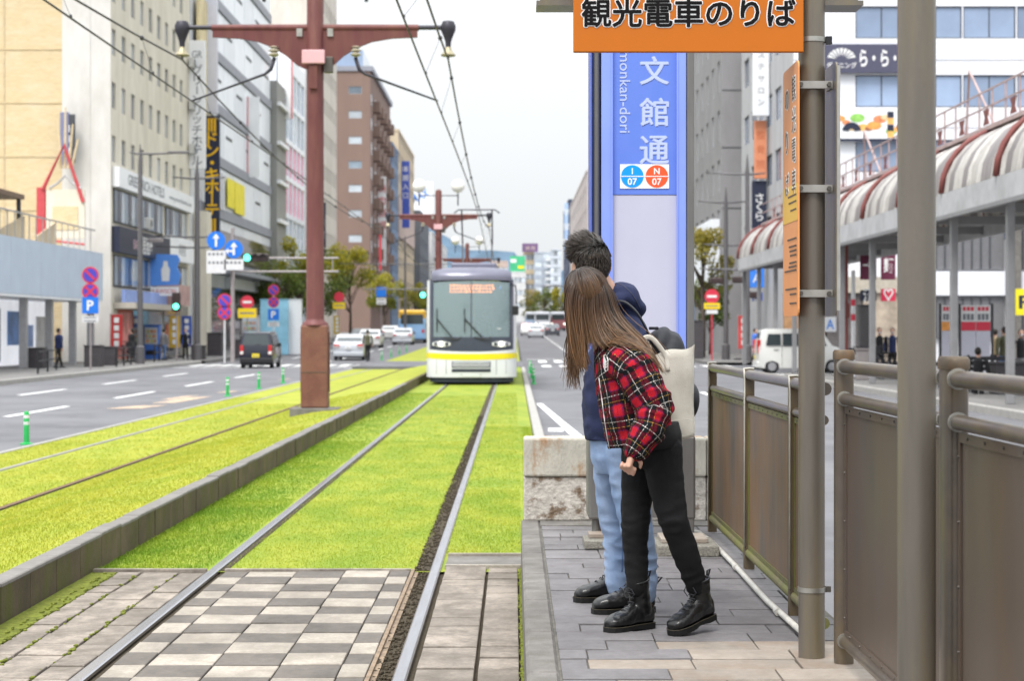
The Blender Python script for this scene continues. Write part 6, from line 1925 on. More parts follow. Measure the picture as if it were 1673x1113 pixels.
# right pavement: bus stop boards, bins, posts
mt_bframe_dk = M('board_frame_dark', (.05, .05, .055), .5, .3, var=.1)
mt_bface = M('board_face', (.48, .48, .56), .45, var=.05)
def stop_board(label, px0, px1, py0, py1, d, heads):
    a, b = W(px0, py1, d), W(px1, py0, d)
    o = thing('bus_stop_board', label, 'notice board', (a.x, d, -.02), group='bus stop boards')
    w_, zt_ = b.x - a.x, b.z + .02
    for x in (.03, w_ - .03):
        MB().cyl((x, 0, 0), (x, 0, zt_), .035, n=8).build('post', mt_bframe_dk, o)
    n_ = len(heads)
    for i, hc in enumerate(heads):
        x0, x1 = .07 + (w_ - .14) * i / n_, .07 + (w_ - .14) * (i + 1) / n_ - .02
        q = MB().box(x0, x1, -.03, .03, .75, zt_ - .75).build('panel', mt_bface, o)
        MB().box(x0, x1, -.036, -.001, zt_ - .74, zt_ - .50).build('colour_strip', hc, o)
        t_ = MB().box(x0, x1, -.03, .03, zt_ - .49, zt_ - .05).build('header', mt_swhite, o)
        for k in range(3):
            MB().box(x0 + .04 + k * (x1 - x0 - .06) / 3, x0 + .04 + (k + .75) * (x1 - x0 - .06) / 3, -.036, -.031, zt_ - .45, zt_ - .28).build('character', mt_grey_txt, t_)
            MB().box(x0 + .04 + k * (x1 - x0 - .06) / 3, x0 + .04 + (k + .75) * (x1 - x0 - .06) / 3, -.036, -.031, zt_ - .20, zt_ - .09).build('character', mt_sred, t_)
    return o
stop_board('narrow bus stop board with orange strip at right', 1534, 1562, 496, 618, 50, [mt_food[0]])
stop_board('wide bus stop board with red strip at right', 1566, 1623, 496, 618, 50, [mt_sred, mt_sred])
px_box('stone_bench', 'dark stone bench block at right behind the fence', 'bench', 1626, 1690, 595, 655, 45, mt_dkbox)
px_box('ticket_box', 'tall grey cabinet under the arcade', 'cabinet', 1405, 1428, 500, 600, 64, mt_lampg)
px_box('red_post_box', 'red and dark kiosk at the right pavement edge', 'kiosk', 1134, 1150, 525, 588, 100, mt_dkbox)
px_box('leaning_lectern', 'pale slanted information lectern under the arcade', 'lectern', 1400, 1428, 572, 625, 58, mt_lampp, depth=.3)
bkp = thing('white_marker_post', 'white and red marker post under the arcade', 'post', (W(1394, 600, 62).x, 62, -.02))
MB().cyl((0, 0, 0), (0, 0, 3.6), .07, n=10).build('post', mt_swhite, bkp, smooth=40)
for z in (1.9, 2.4):
    MB().cyl((0, 0, z), (0, 0, z + .22), .073, n=10).build('red_band', mt_sred, bkp, smooth=40)
rp2 = thing('red_signal_post', 'slim rusty red post standing under the arcade', 'post', (W(1383, 600, 63).x, 63, -.02))
MB().cyl((0, 0, 0), (0, 0, 5.4), .06, n=10).build('post', mt_rib, rp2, smooth=40)
MB().bbox((-.1, -.1, 2.0), (.1, .1, 2.5), .02).build('box', mt_rib, rp2)
# bench and bicycles under the arcade
mt_bench = M('bench_dark', (.04, .04, .045), .5, .3)
bn = thing('arcade_bench', 'dark slatted bench beside the stone block at right', 'bench', (W(1580, 620, 46).x, 46, -.02))
for k in range(3):
    MB().box(0, 1.3, .0 + k * .14, .12 + k * .14, .42, .46).build('slat', mt_bench, bn)
for k in range(3):
    MB().box(0, 1.3, .42, .45, .55 + k * .13, .65 + k * .13).build('back_slat', mt_bench, bn)
for x in (.1, 1.15):
    MB().box(x, x + .06, .0, .06, 0, .419).build('leg', mt_bench, bn)
    MB().box(x, x + .06, .36, .419, 0, .95).build('leg', mt_bench, bn)
def bicycle(label, X, d, rz):
    b = thing('bicycle', label, 'bicycle', (X, d, -.02), rz, 'parked bicycles')
    for y in (0, 1.05):
        w_ = MB().tube([(0, y + .33 * math.cos(a), .33 + .33 * math.sin(a)) for a in np.linspace(0, 2 * math.pi, 18, endpoint=False)], .02, 6, closed=True).build('wheel', mt_tyre, b)
        for a in np.linspace(0, math.pi, 4, endpoint=False):
            MB().cyl((0, y + .31 * math.cos(a), .33 + .31 * math.sin(a)), (0, y - .31 * math.cos(a), .33 - .31 * math.sin(a)), .004, n=4).build('spoke', mt_rim, w_)
    MB().tube([(0, 0, .33), (0, .42, .32), (0, .30, .80), (0, 0, .33)], .016, 6).tube([(0, .42, .32), (0, .88, .82), (0, .32, .72)], .018, 6).tube([(0, 1.05, .33), (0, .86, 1.0)], .016, 6).build('frame', mt_gun, b)
    MB().bbox((-.08, .16, .80), (.08, .42, .87), .03).build('saddle', mt_trim, b)
    MB().tube([(-.28, .74, 1.02), (-.2, .86, 1.04), (.2, .86, 1.04), (.28, .74, 1.02)], .014, 6).build('handlebar', mt_gun, b)
    MB().box(-.17, .17, .92, 1.2, .78, 1.0).build('basket', mt_bench, b)
for i, (px, d) in enumerate(((1425, 59), (1440, 59.4), (1456, 59.8))):
    bicycle('parked bicycle under the arcade, %s of three' % ('leftmost', 'middle', 'rightmost')[i], W(px, 600, d).x, d, R(20))
for i, (px, d) in enumerate(((196, 88), (205, 88.6))):
    bicycle('bicycle parked before the hotel, %s of two' % ('left', 'right')[i], W(px, 600, d).x, d, R(-15))

# upright shop banners, air conditioners and small clutter on the left frontage
def banner_flag(label, px, d, mat, h=2.4):
    X = (px - HX) * d / FPX
    o = thing('banner_flag', label, 'banner', (X, d, -.02 + rise(d)), group='upright shop banners')
    MB().cyl((0, 0, 0), (0, 0, h), .02, n=8).build('pole', mt_lampp, o)
    MB().cyl((0, 0, h - .03), (.62, 0, h - .03), .012, n=6).build('arm', mt_lampp, o)
    g = [(x, .04 * math.sin(z * 4 + x * 3), z) for z in np.linspace(.6, h - .05, 8) for x in (.03, .31, .60)]
    MB().add(g, [(j * 3 + i, j * 3 + i + 1, j * 3 + i + 4, j * 3 + i + 3) for j in range(7) for i in range(2)]).build('cloth', mat, o, smooth=True)
    for k in range(4):
        MB().box(.2, .44, -.075, -.068, .8 + k * .38, 1.06 + k * .38).build('character', mt_txt_white, o)
    MB().lathe((0, 0, 0), [(.2, 0), (.2, .08), (.05, .12)], 12).build('foot', mt_dkbox, o)
for px, d, c, w_ in ((180, 90, (.5, .05, .05), 'red banner beside the hotel bicycles'), (276, 101, (.62, .40, .04), 'yellow banner right of the vending machine'), (296, 104, (.06, .12, .45), 'blue banner near the second lamp post'), (430, 126, (.45, .06, .12), 'crimson banner under the pale blue fascia'), (462, 132, (.55, .5, .45), 'pale banner left of the maroon pole'), (545, 175, (.6, .42, .05), 'yellow banner right of the maroon pole'), (1205, 97, (.5, .06, .06), 'red banner between the two right lamp posts')):
    banner_flag(w_ + ' on the pavement', px, d, M('banner_%d' % px, c, .7, var=.2, scale=3))
ac_me = MB().bbox((0, -.4, 0), (.32, .4, .58), .02).mesh('casing', M('aircon_white', (.5, .5, .48), .5, var=.1))
fan_me = MB().lathe((.325, -.1, .29), [(.22, 0), (.22, .01), (.05, .012)], 14, axis='x').mesh('fan_grille', mt_framedk)
for i, (y, z, w_) in enumerate(((97.6, 6.95, 'above the dark sign band of the hotel'), (103.9, 3.9, 'right of the blue bottle flag sign'), (112.7, 12.4, 'lowest of three behind the white vertical hotel sign'), (112.7, 15.1, 'middle of three behind the white vertical hotel sign'), (112.7, 17.7, 'topmost of three behind the white vertical hotel sign'), (151.5, 5.0, 'low on the grey pier building'), (153.5, 8.2, 'high on the grey pier building'))):
    o = thing('air_conditioner', 'white air conditioner box ' + w_, 'air conditioner', (FX + (.95 if y > 150 else .42 if y < 112 else .1), y, z), group='air conditioners on the left frontage')
    part('casing', ac_me, o); part('fan_grille', fan_me, o)
# ------------------------------------------------------------------ trees
mt_bark = M('bark', (.09, .07, .055), .9, var=.3, scale=6, bump=.5, bscale=20)
def leaf_mat(name, a, b):
    m = bpy.data.materials.new(name)
    m.use_nodes = True
    n, l = m.node_tree.nodes, m.node_tree.links
    bs = n['Principled BSDF']
    bs.inputs['Roughness'].default_value = .6
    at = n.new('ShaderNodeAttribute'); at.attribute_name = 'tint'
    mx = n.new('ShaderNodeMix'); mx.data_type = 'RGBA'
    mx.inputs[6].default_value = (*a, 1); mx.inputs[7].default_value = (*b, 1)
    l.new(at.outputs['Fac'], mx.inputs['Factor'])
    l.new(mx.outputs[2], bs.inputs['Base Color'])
    tr = n.new('ShaderNodeBsdfTranslucent')
    l.new(mx.outputs[2], tr.inputs['Color'])
    ms = n.new('ShaderNodeMixShader'); ms.inputs['Fac'].default_value = .35
    l.new(bs.outputs[0], ms.inputs[1]); l.new(tr.outputs[0], ms.inputs[2])
    l.new(ms.outputs[0], n['Material Output'].inputs['Surface'])
    return m
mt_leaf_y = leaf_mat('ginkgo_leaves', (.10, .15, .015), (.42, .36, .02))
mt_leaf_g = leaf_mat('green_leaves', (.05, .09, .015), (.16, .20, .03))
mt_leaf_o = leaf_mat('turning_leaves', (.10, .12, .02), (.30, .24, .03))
def tree(name, label, X, y, H, rad, mat, n=4200, seed=1, leaf=.16, trunk=.16, squash=1.25, zb=-.02):
    rg_ = np.random.RandomState(seed)
    t = thing(name, label, 'tree', (X, y, zb + rise(y)), group='street trees')
    cz = H - rad * squash
    mb = MB()
    mb.tube([(0, 0, 0), (.05, .02, H * .25), (-.04, 0, H * .5), (.03, .03, H * .85)], [trunk, trunk * .8, trunk * .6, trunk * .15], 8)
    clumps = []
    for k in range(16):
        a, e = rg_.uniform(0, 2 * math.pi), rg_.uniform(-.75, 1.0)
        r = rad * rg_.uniform(.45, .95)
        c = Vector((math.cos(a) * r * math.sqrt(max(.05, 1 - e * e * .85)), math.sin(a) * r * math.sqrt(max(.05, 1 - e * e * .85)), cz + e * rad * squash * .85))
        z0 = max(H * .28, c.z - rad * .9)
        mb.tube([(0, 0, z0), (c.x * .45, c.y * .45, (z0 + c.z) / 2 + .1), tuple(c)], [trunk * .45, trunk * .28, trunk * .08], 6)
        clumps.append((c, rad * rg_.uniform(.26, .48)))
    mb.build('trunk', mt_bark, t, smooth=True)
    V, T = [], []
    for i in range(int(n * .8)):
        c, r = clumps[rg_.randint(len(clumps))]
        d = rg_.normal(0, 1, 3); d /= np.linalg.norm(d)
        p = np.array(c) + d * r * rg_.uniform(.2, 1.0) ** .6
        s = leaf * rg_.uniform(.6, 1.3)
        u = rg_.normal(0, 1, 3); u /= np.linalg.norm(u)
        w_ = np.cross(u, rg_.normal(0, 1, 3)); w_ /= np.linalg.norm(w_)
        V += [p - u * s * .5, p + w_ * s * .35, p + u * s * .5, p - w_ * s * .35]
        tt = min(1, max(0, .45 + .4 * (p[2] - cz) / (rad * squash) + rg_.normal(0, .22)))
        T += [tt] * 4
    me = bpy.data.meshes.new('crown')
    me.from_pydata([tuple(v) for v in V], [], [(4 * i, 4 * i + 1, 4 * i + 2, 4 * i + 3) for i in range(len(V) // 4)])
    at = me.attributes.new('tint', 'FLOAT', 'POINT')
    at.data.foreach_set('value', T)
    me.materials.append(mat)
    part('crown', me, t)
    return t
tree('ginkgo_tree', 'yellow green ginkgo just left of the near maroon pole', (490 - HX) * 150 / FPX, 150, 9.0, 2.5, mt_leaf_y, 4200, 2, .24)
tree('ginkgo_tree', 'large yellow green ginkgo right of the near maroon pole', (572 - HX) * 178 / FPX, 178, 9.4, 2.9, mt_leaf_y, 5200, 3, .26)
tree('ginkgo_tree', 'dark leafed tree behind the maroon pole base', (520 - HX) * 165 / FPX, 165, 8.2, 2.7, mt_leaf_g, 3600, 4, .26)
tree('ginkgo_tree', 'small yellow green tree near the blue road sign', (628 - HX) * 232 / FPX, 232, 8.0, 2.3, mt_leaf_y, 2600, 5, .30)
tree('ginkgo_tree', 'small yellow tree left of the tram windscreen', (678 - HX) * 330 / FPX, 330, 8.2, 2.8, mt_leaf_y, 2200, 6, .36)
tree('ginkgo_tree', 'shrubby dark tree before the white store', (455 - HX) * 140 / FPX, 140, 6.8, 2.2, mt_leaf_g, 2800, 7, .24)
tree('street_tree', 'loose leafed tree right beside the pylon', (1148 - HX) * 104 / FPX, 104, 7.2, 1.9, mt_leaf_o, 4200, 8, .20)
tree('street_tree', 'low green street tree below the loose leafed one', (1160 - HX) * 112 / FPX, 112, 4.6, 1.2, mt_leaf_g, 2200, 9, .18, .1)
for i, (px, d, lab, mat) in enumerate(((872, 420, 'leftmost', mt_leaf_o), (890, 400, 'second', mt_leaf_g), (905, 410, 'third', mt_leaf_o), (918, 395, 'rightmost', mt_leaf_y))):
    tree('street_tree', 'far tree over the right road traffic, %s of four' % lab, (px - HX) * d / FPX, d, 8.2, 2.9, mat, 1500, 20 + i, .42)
# ------------------------------------------------------------------ background people
mt_skin = M('skin', (.52, .31, .23), .55, var=.08, scale=20)
mt_hair_dk = M('hair_dark', (.02, .016, .014), .5, var=.3, scale=40)
mt_mask = M('face_mask', (.6, .6, .62), .7, var=.05)
def cloth(name, c, rough=.85):
    return M('cloth_' + name, c, rough, var=.15, scale=9, bump=.3, bscale=60)
def walker(label, X, y, z, face, top, legs, H=1.66, stride=.16, hair=True, mask=True, coat=.0):
    """face: heading in degrees, 0 = towards +Y (away)"""
    p = thing('person', label, 'person', (X, y, z), R(-face), 'passers-by on the pavements')
    k = H / 1.70
    S = lambda *v: Vector(v) * k
    b = MB()
    b.ball(S(0, .02, 1.58), (.078 * k, .095 * k, .115 * k), 12, 10)
    b.tube([S(0, 0, 1.38), S(0, .01, 1.50)], [.055 * k, .05 * k], 8)
    b.ball(S(0, .115, 1.565), (.014 * k, .022 * k, .022 * k), 6, 5)
    for s in (-1, 1):
        b.ball(S(s * .079, .01, 1.575), (.012 * k, .02 * k, .03 * k), 6, 5)
        h0 = S(s * .255, .06 * s + .02, .80)
        b.ball(h0, (.024 * k, .04 * k, .05 * k), 8, 6)
        for f in range(4):
            b.tube([h0 + S(0, (f - 1.5) * .018, -.03), h0 + S(s * .0, (f - 1.5) * .02, -.10)], [.010 * k, .007 * k], 5)
        b.tube([h0 + S(0, .03, .01), h0 + S(0, .06, -.04)], [.011 * k, .008 * k], 5)
        b.tube([S(s * .20, 0, 1.36), S(s * .25, .02 * s, 1.08), h0], [.05 * k, .04 * k, .026 * k], 8)
    b.tube([S(0, 0, .85), S(0, 0, 1.1), S(0, 0, 1.36)], [(.13 * k, .09 * k), (.12 * k, .09 * k), (.15 * k, .09 * k)], 12)
    fuse(b, 'body', mt_skin, .016 * k, 2, p)
    t = MB()
    t.tube([S(0, 0, .84 - coat), S(0, 0, 1.05), S(0, 0, 1.25), S(0, 0, 1.36), S(0, .0, 1.44)], [(.185 * k, .13 * k), (.17 * k, .125 * k), (.19 * k, .13 * k), (.18 * k, .115 * k), (.07 * k, .065 * k)], 14)
    for s in (-1, 1):
        t.tube([S(s * .165, 0, 1.37), S(s * .215, 0, 1.33), S(s * .262, .02 * s, 1.08), S(s * .258, .055 * s + .02, .86)], [.06 * k, .068 * k, .058 * k, .046 * k], 10)
    fuse(t, 'jacket', top, .018 * k, 3, p)
    l = MB()
    l.tube([S(0, 0, .74), S(0, 0, .96)], [(.165 * k, .115 * k), (.16 * k, .115 * k)], 14)
    for s in (-1, 1):
        l.tube([S(s * .085, 0, .84), S(s * .09, .04 - s * stride * .2, .48), S(s * .09, -s * stride, .09)], [.088 * k, .065 * k, .052 * k], 10)
    fuse(l, 'trousers', legs, .018 * k, 3, p)
    for s in (-1, 1):
        MB().loft([[S(s * .09 + a * w_, -s * stride + yy, zz) for a, zz in ((-1, .0), (1, .0), (.9, hh * .6), (.5, hh), (-.5, hh), (-.9, hh * .6))] for yy, w_, hh in ((-.09, .03, .07), (-.05, .042, .10), (.06, .045, .08), (.14, .042, .05), (.175, .02, .03))]).build('shoe', mt_trim, p, smooth=50)
    if hair:
        hm = MB().ball(S(0, -.012, 1.605), (.09 * k, .10 * k, .108 * k), 14, 10)
        hm.build('hair', mt_hair_dk, p, smooth=True)
    if mask:
        MB().ball(S(0, .088, 1.535), (.05 * k, .035 * k, .042 * k), 10, 8).build('face_mask', mt_mask, p, smooth=True)
    for s in (-1, 1):
        MB().ball(S(s * .032, .104, 1.592), (.011 * k, .008 * k, .008 * k), 6, 5).build('eye', mt_hair_dk, p)
    return p
navy, black, olive, grey, khaki, blue, denim = (cloth('navy', (.02, .03, .09)), cloth('black', (.018, .018, .02)), cloth('olive', (.10, .10, .06)), cloth('grey', (.18, .18, .19)), cloth('khaki', (.22, .17, .10)), cloth('blue', (.05, .14, .5)), cloth('denim', (.10, .16, .30)))
SW = -.02
walker('person in navy top and black trousers at far left pavement', W(96, 560, 77).x, 77, SW, 60, navy, black)
walker('person in black coat walking before the red shopfront', W(215, 560, 91).x, 91, SW, -80, black, black, coat=.2)
walker('person in grey top left of the vending machine', W(268, 560, 96).x, 96, SW, 40, grey, denim)
walker('person in black beside the second lamp post', W(303, 560, 99).x, 99, SW, 160, black, black)
walker('person in blue jacket behind the white minivan rear', W(1234, 560, 90).x, 90, SW, 120, blue, black)
walker('person in dark suit under the arcade, left of two', W(1437, 560, 62).x, 62, SW, 180, black, black)
walker('person in dark suit under the arcade, right of two', W(1458, 560, 63).x, 63, SW, 200, navy, black)
walker('person in olive jacket and jeans at right, back turned', W(1641, 560, 53).x, 53, SW, -20, olive, denim, H=1.68)
walker('person in khaki coat left of the olive jacket', W(1626, 560, 58).x, 58, SW, 10, khaki, black, H=1.62)
walker('person in black with white mask at the right picture edge', W(1668, 560, 52).x, 52, SW, 185, black, grey, H=1.6)
walker('person in black bending near the bench at right', W(1580, 560, 46.3).x, 45.2, SW - .45, 30, black, black, H=1.6, mask=False)
# cyclist beside the silver hatchback
cyc_x = (600 - HX) * 100 / FPX
bicycle('bicycle ridden beside the silver hatchback', cyc_x, 100, 0)
bpy.data.objects[[o.name for o in bpy.data.objects if o.get('label', '').startswith('bicycle ridden')][0]].location.z = road_z(100)
walker('cyclist in dark clothes riding beside the silver hatchback', cyc_x, 100.25, road_z(100) + .12, 0, olive, black, H=1.62, stride=.1, mask=False)

drv = walker('tram driver in dark uniform standing behind the windscreen', -1.23 + .35, TY + 1.55, .42, 180, navy, black, H=1.68, mask=True)
# ------------------------------------------------------------------ the waiting couple
from mathutils.bvhtree import BVHTree
def oball(mb, c, r, f, u, n=14, m=10):
    """ellipsoid with axes (right, forward f, up u)"""
    f = Vector(f).normalized(); u = (Vector(u) - f * Vector(u).dot(f)).normalized(); x = f.cross(u)
    rings = []
    for i in range(m + 1):
        t = math.pi * i / m
        q = max(math.sin(t), .02)
        rings.append([Vector(c) + x * (r[0] * q * math.cos(2 * math.pi * k / n)) + f * (r[1] * q * math.sin(2 * math.pi * k / n)) - u * (r[2] * math.cos(t)) for k in range(n)])
    mb.loft(rings)
def chain(mb, pts, rad, n=12):
    mb.tube(pts, rad, n)
    for p, r in ((pts[0], rad[0]), (pts[-1], rad[-1])):
        q = max(r) if hasattr(r, '__len__') else r
        if not hasattr(r, '__len__'):
            mb.ball(p, q, 10, 8)
def head_shape(mb, c, f, u, k=1.):
    f = Vector(f).normalized(); u = (Vector(u) - f * Vector(u).dot(f)).normalized(); x = f.cross(u)
    P = lambda a, b, d: Vector(c) + x * (a * k) + f * (b * k) + u * (d * k)
    oball(mb, P(0, -.008, .028), (.076 * k, .094 * k, .092 * k), f, u)
    oball(mb, P(0, .030, -.035), (.060 * k, .062 * k, .075 * k), f, u)
    oball(mb, P(0, .062, -.088), (.026 * k, .022 * k, .022 * k), f, u)
    mb.tube([P(0, .082, .015), P(0, .100, -.015), P(0, .112, -.032), P(0, .090, -.042)], [.008 * k, .010 * k, .013 * k, .010 * k], 8)
    oball(mb, P(0, .083, -.066), (.024 * k, .014 * k, .008 * k), f, u)
    for s in (-1, 1):
        oball(mb, P(s * .034, .072, -.02), (.022 * k, .02 * k, .02 * k), f, u)
        oball(mb, P(s * .032, .080, .022), (.024 * k, .012 * k, .008 * k), f, u)
        oball(mb, P(s * .077, -.004, -.012), (.009 * k, .020 * k, .032 * k), f + x * s * .3, u)
        oball(mb, P(s * .074, .003, -.036), (.008 * k, .012 * k, .012 * k), f, u)
    return P
def hand_shape(mb, wrist, d, back, k=1., curl=1., thumb=1):
    """d: pointing direction, back: direction the back of the hand faces"""
    d = Vector(d).normalized(); b = (Vector(back) - d * Vector(back).dot(d)).normalized(); s = d.cross(b)
    w = Vector(wrist)
    mb.tube([w, w + d * .03 * k, w + d * .075 * k], [(.021 * k, .017 * k), (.034 * k, .017 * k), (.038 * k, .014 * k)], 12)
    for i, (off, L) in enumerate(((-.029, .070), (-.0095, .078), (.0095, .073), (.029, .058))):
        p0 = w + d * .074 * k + s * off * k
        a = R(28 + 8 * i) * curl
        d1 = d * math.cos(a) - b * math.sin(a)
        p1 = p0 + d1 * L * .46 * k
        a2 = a + R(70) * curl
        d2 = d * math.cos(a2) - b * math.sin(a2)
        p2 = p1 + d2 * L * .32 * k
        a3 = a2 + R(45) * curl
        d3 = d * math.cos(a3) - b * math.sin(a3)
        mb.tube([p0 - d * .01 * k, p0, p1, p2, p2 + d3 * L * .24 * k], [.0085 * k, .0098 * k, .0088 * k, .008 * k, .0062 * k], 8)
    t0 = w + d * .018 * k - s * .026 * k * thumb
    t1 = t0 + (d * .8 - s * .75 * thumb - b * .3).normalized() * .034 * k
    t2 = t1 + (d * .95 - s * .1 * thumb - b * .45).normalized() * .028 * k
    mb.tube([t0, t1, t2], [.013 * k, .0105 * k, .0075 * k], 8)
def wrinkle(fn):
    """displace along normals by fn(co) -> metres"""
    def post(me):
        n = len(me.vertices)
        co = np.empty(n * 3); no = np.empty(n * 3)
        me.vertices.foreach_get('co', co); me.vertices.foreach_get('normal', no)
        co, no = co.reshape(-1, 3), no.reshape(-1, 3)
        dsp = np.array([fn(Vector(c)) for c in co])
        me.vertices.foreach_set('co', (co + no * dsp[:, None]).ravel())
        me.update()
    return post
def nz(p, sx, sy, sz, o=0.):
    return noise.noise(Vector((p.x * sx + o, p.y * sy, p.z * sz)))
def ridge(p, sx, sy, sz, o=0.):
    return 1 - 2 * abs(nz(p, sx, sy, sz, o))
def strand_mesh(name, paths, rad, tint, mat, parent):
    """paths (N, K, 3) -> three sided tubes; tint per strand, 'along' 0..1 from root to tip"""
    paths = np.asarray(paths)
    N, K, _ = paths.shape
    t = np.gradient(paths, axis=1)
    t /= np.linalg.norm(t, axis=2, keepdims=True) + 1e-9
    ref = np.array([.31, .87, .38])
    u = np.cross(t, ref); u /= np.linalg.norm(u, axis=2, keepdims=True) + 1e-9
    w = np.cross(t, u)
    prof = np.asarray(rad).reshape(1, K, 1)
    V = np.stack([paths + prof * (u * math.cos(a) + w * math.sin(a)) for a in (0, 2.094, 4.189)], 2)
    idx = np.arange(N * K * 3).reshape(N, K, 3)
    F = []
    for k in range(3):
        k2 = (k + 1) % 3
        F.append(np.stack([idx[:, :-1, k], idx[:, :-1, k2], idx[:, 1:, k2], idx[:, 1:, k]], -1).reshape(-1, 4))
    F = np.concatenate(F)
    me = bpy.data.meshes.new(name)
    me.vertices.add(N * K * 3); me.vertices.foreach_set('co', V.ravel())
    me.loops.add(F.size); me.loops.foreach_set('vertex_index', F.ravel().astype(np.int32))
    me.polygons.add(len(F)); me.polygons.foreach_set('loop_start', np.arange(0, F.size, 4, dtype=np.int32))
    me.update(calc_edges=True)
    me.polygons.foreach_set('use_smooth', [True] * len(F))
    at = me.attributes.new('tint', 'FLOAT', 'POINT'); at.data.foreach_set('value', np.repeat(np.asarray(tint), K * 3))
    al = me.attributes.new('along', 'FLOAT', 'POINT'); al.data.foreach_set('value', np.tile(np.repeat(np.linspace(0, 1, K), 3), N))
    me.materials.append(mat)
    return part(name, me, parent)
def hair_mat(name, root, mid, tip, rough=.38):
    m = bpy.data.materials.new(name)
    m.use_nodes = True
    n, l = m.node_tree.nodes, m.node_tree.links
    b = n['Principled BSDF']
    b.inputs['Roughness'].default_value = rough
    b.inputs['Specular IOR Level'].default_value = .55
    a1 = n.new('ShaderNodeAttribute'); a1.attribute_name = 'along'
    a2 = n.new('ShaderNodeAttribute'); a2.attribute_name = 'tint'
    rp = n.new('ShaderNodeValToRGB')
    rp.color_ramp.elements[0].color = (*root, 1)
    rp.color_ramp.elements[1].color = (*tip, 1)
    e = rp.color_ramp.elements.new(.45); e.color = (*mid, 1)
    l.new(a1.outputs['Fac'], rp.inputs['Fac'])
    sv = n.new('ShaderNodeVectorMath'); sv.operation = 'SCALE'
    l.new(rp.outputs['Color'], sv.inputs[0]); l.new(a2.outputs['Fac'], sv.inputs['Scale'])
    l.new(sv.outputs[0], b.inputs['Base Color'])
    return m
def catmull(P, n):
    P = np.asarray(P, float)
    Q = np.vstack([2 * P[0] - P[1], P, 2 * P[-1] - P[-2]])
    out = []
    for s in np.linspace(0, len(P) - 1 - 1e-6, n):
        i = int(s); t = s - i
        a, b, c, d = Q[i:i + 4]
        out.append(.5 * ((2 * b) + (c - a) * t + (2 * a - 5 * b + 4 * c - d) * t * t + (-a + 3 * b - 3 * c + d) * t ** 3))
    return np.array(out)

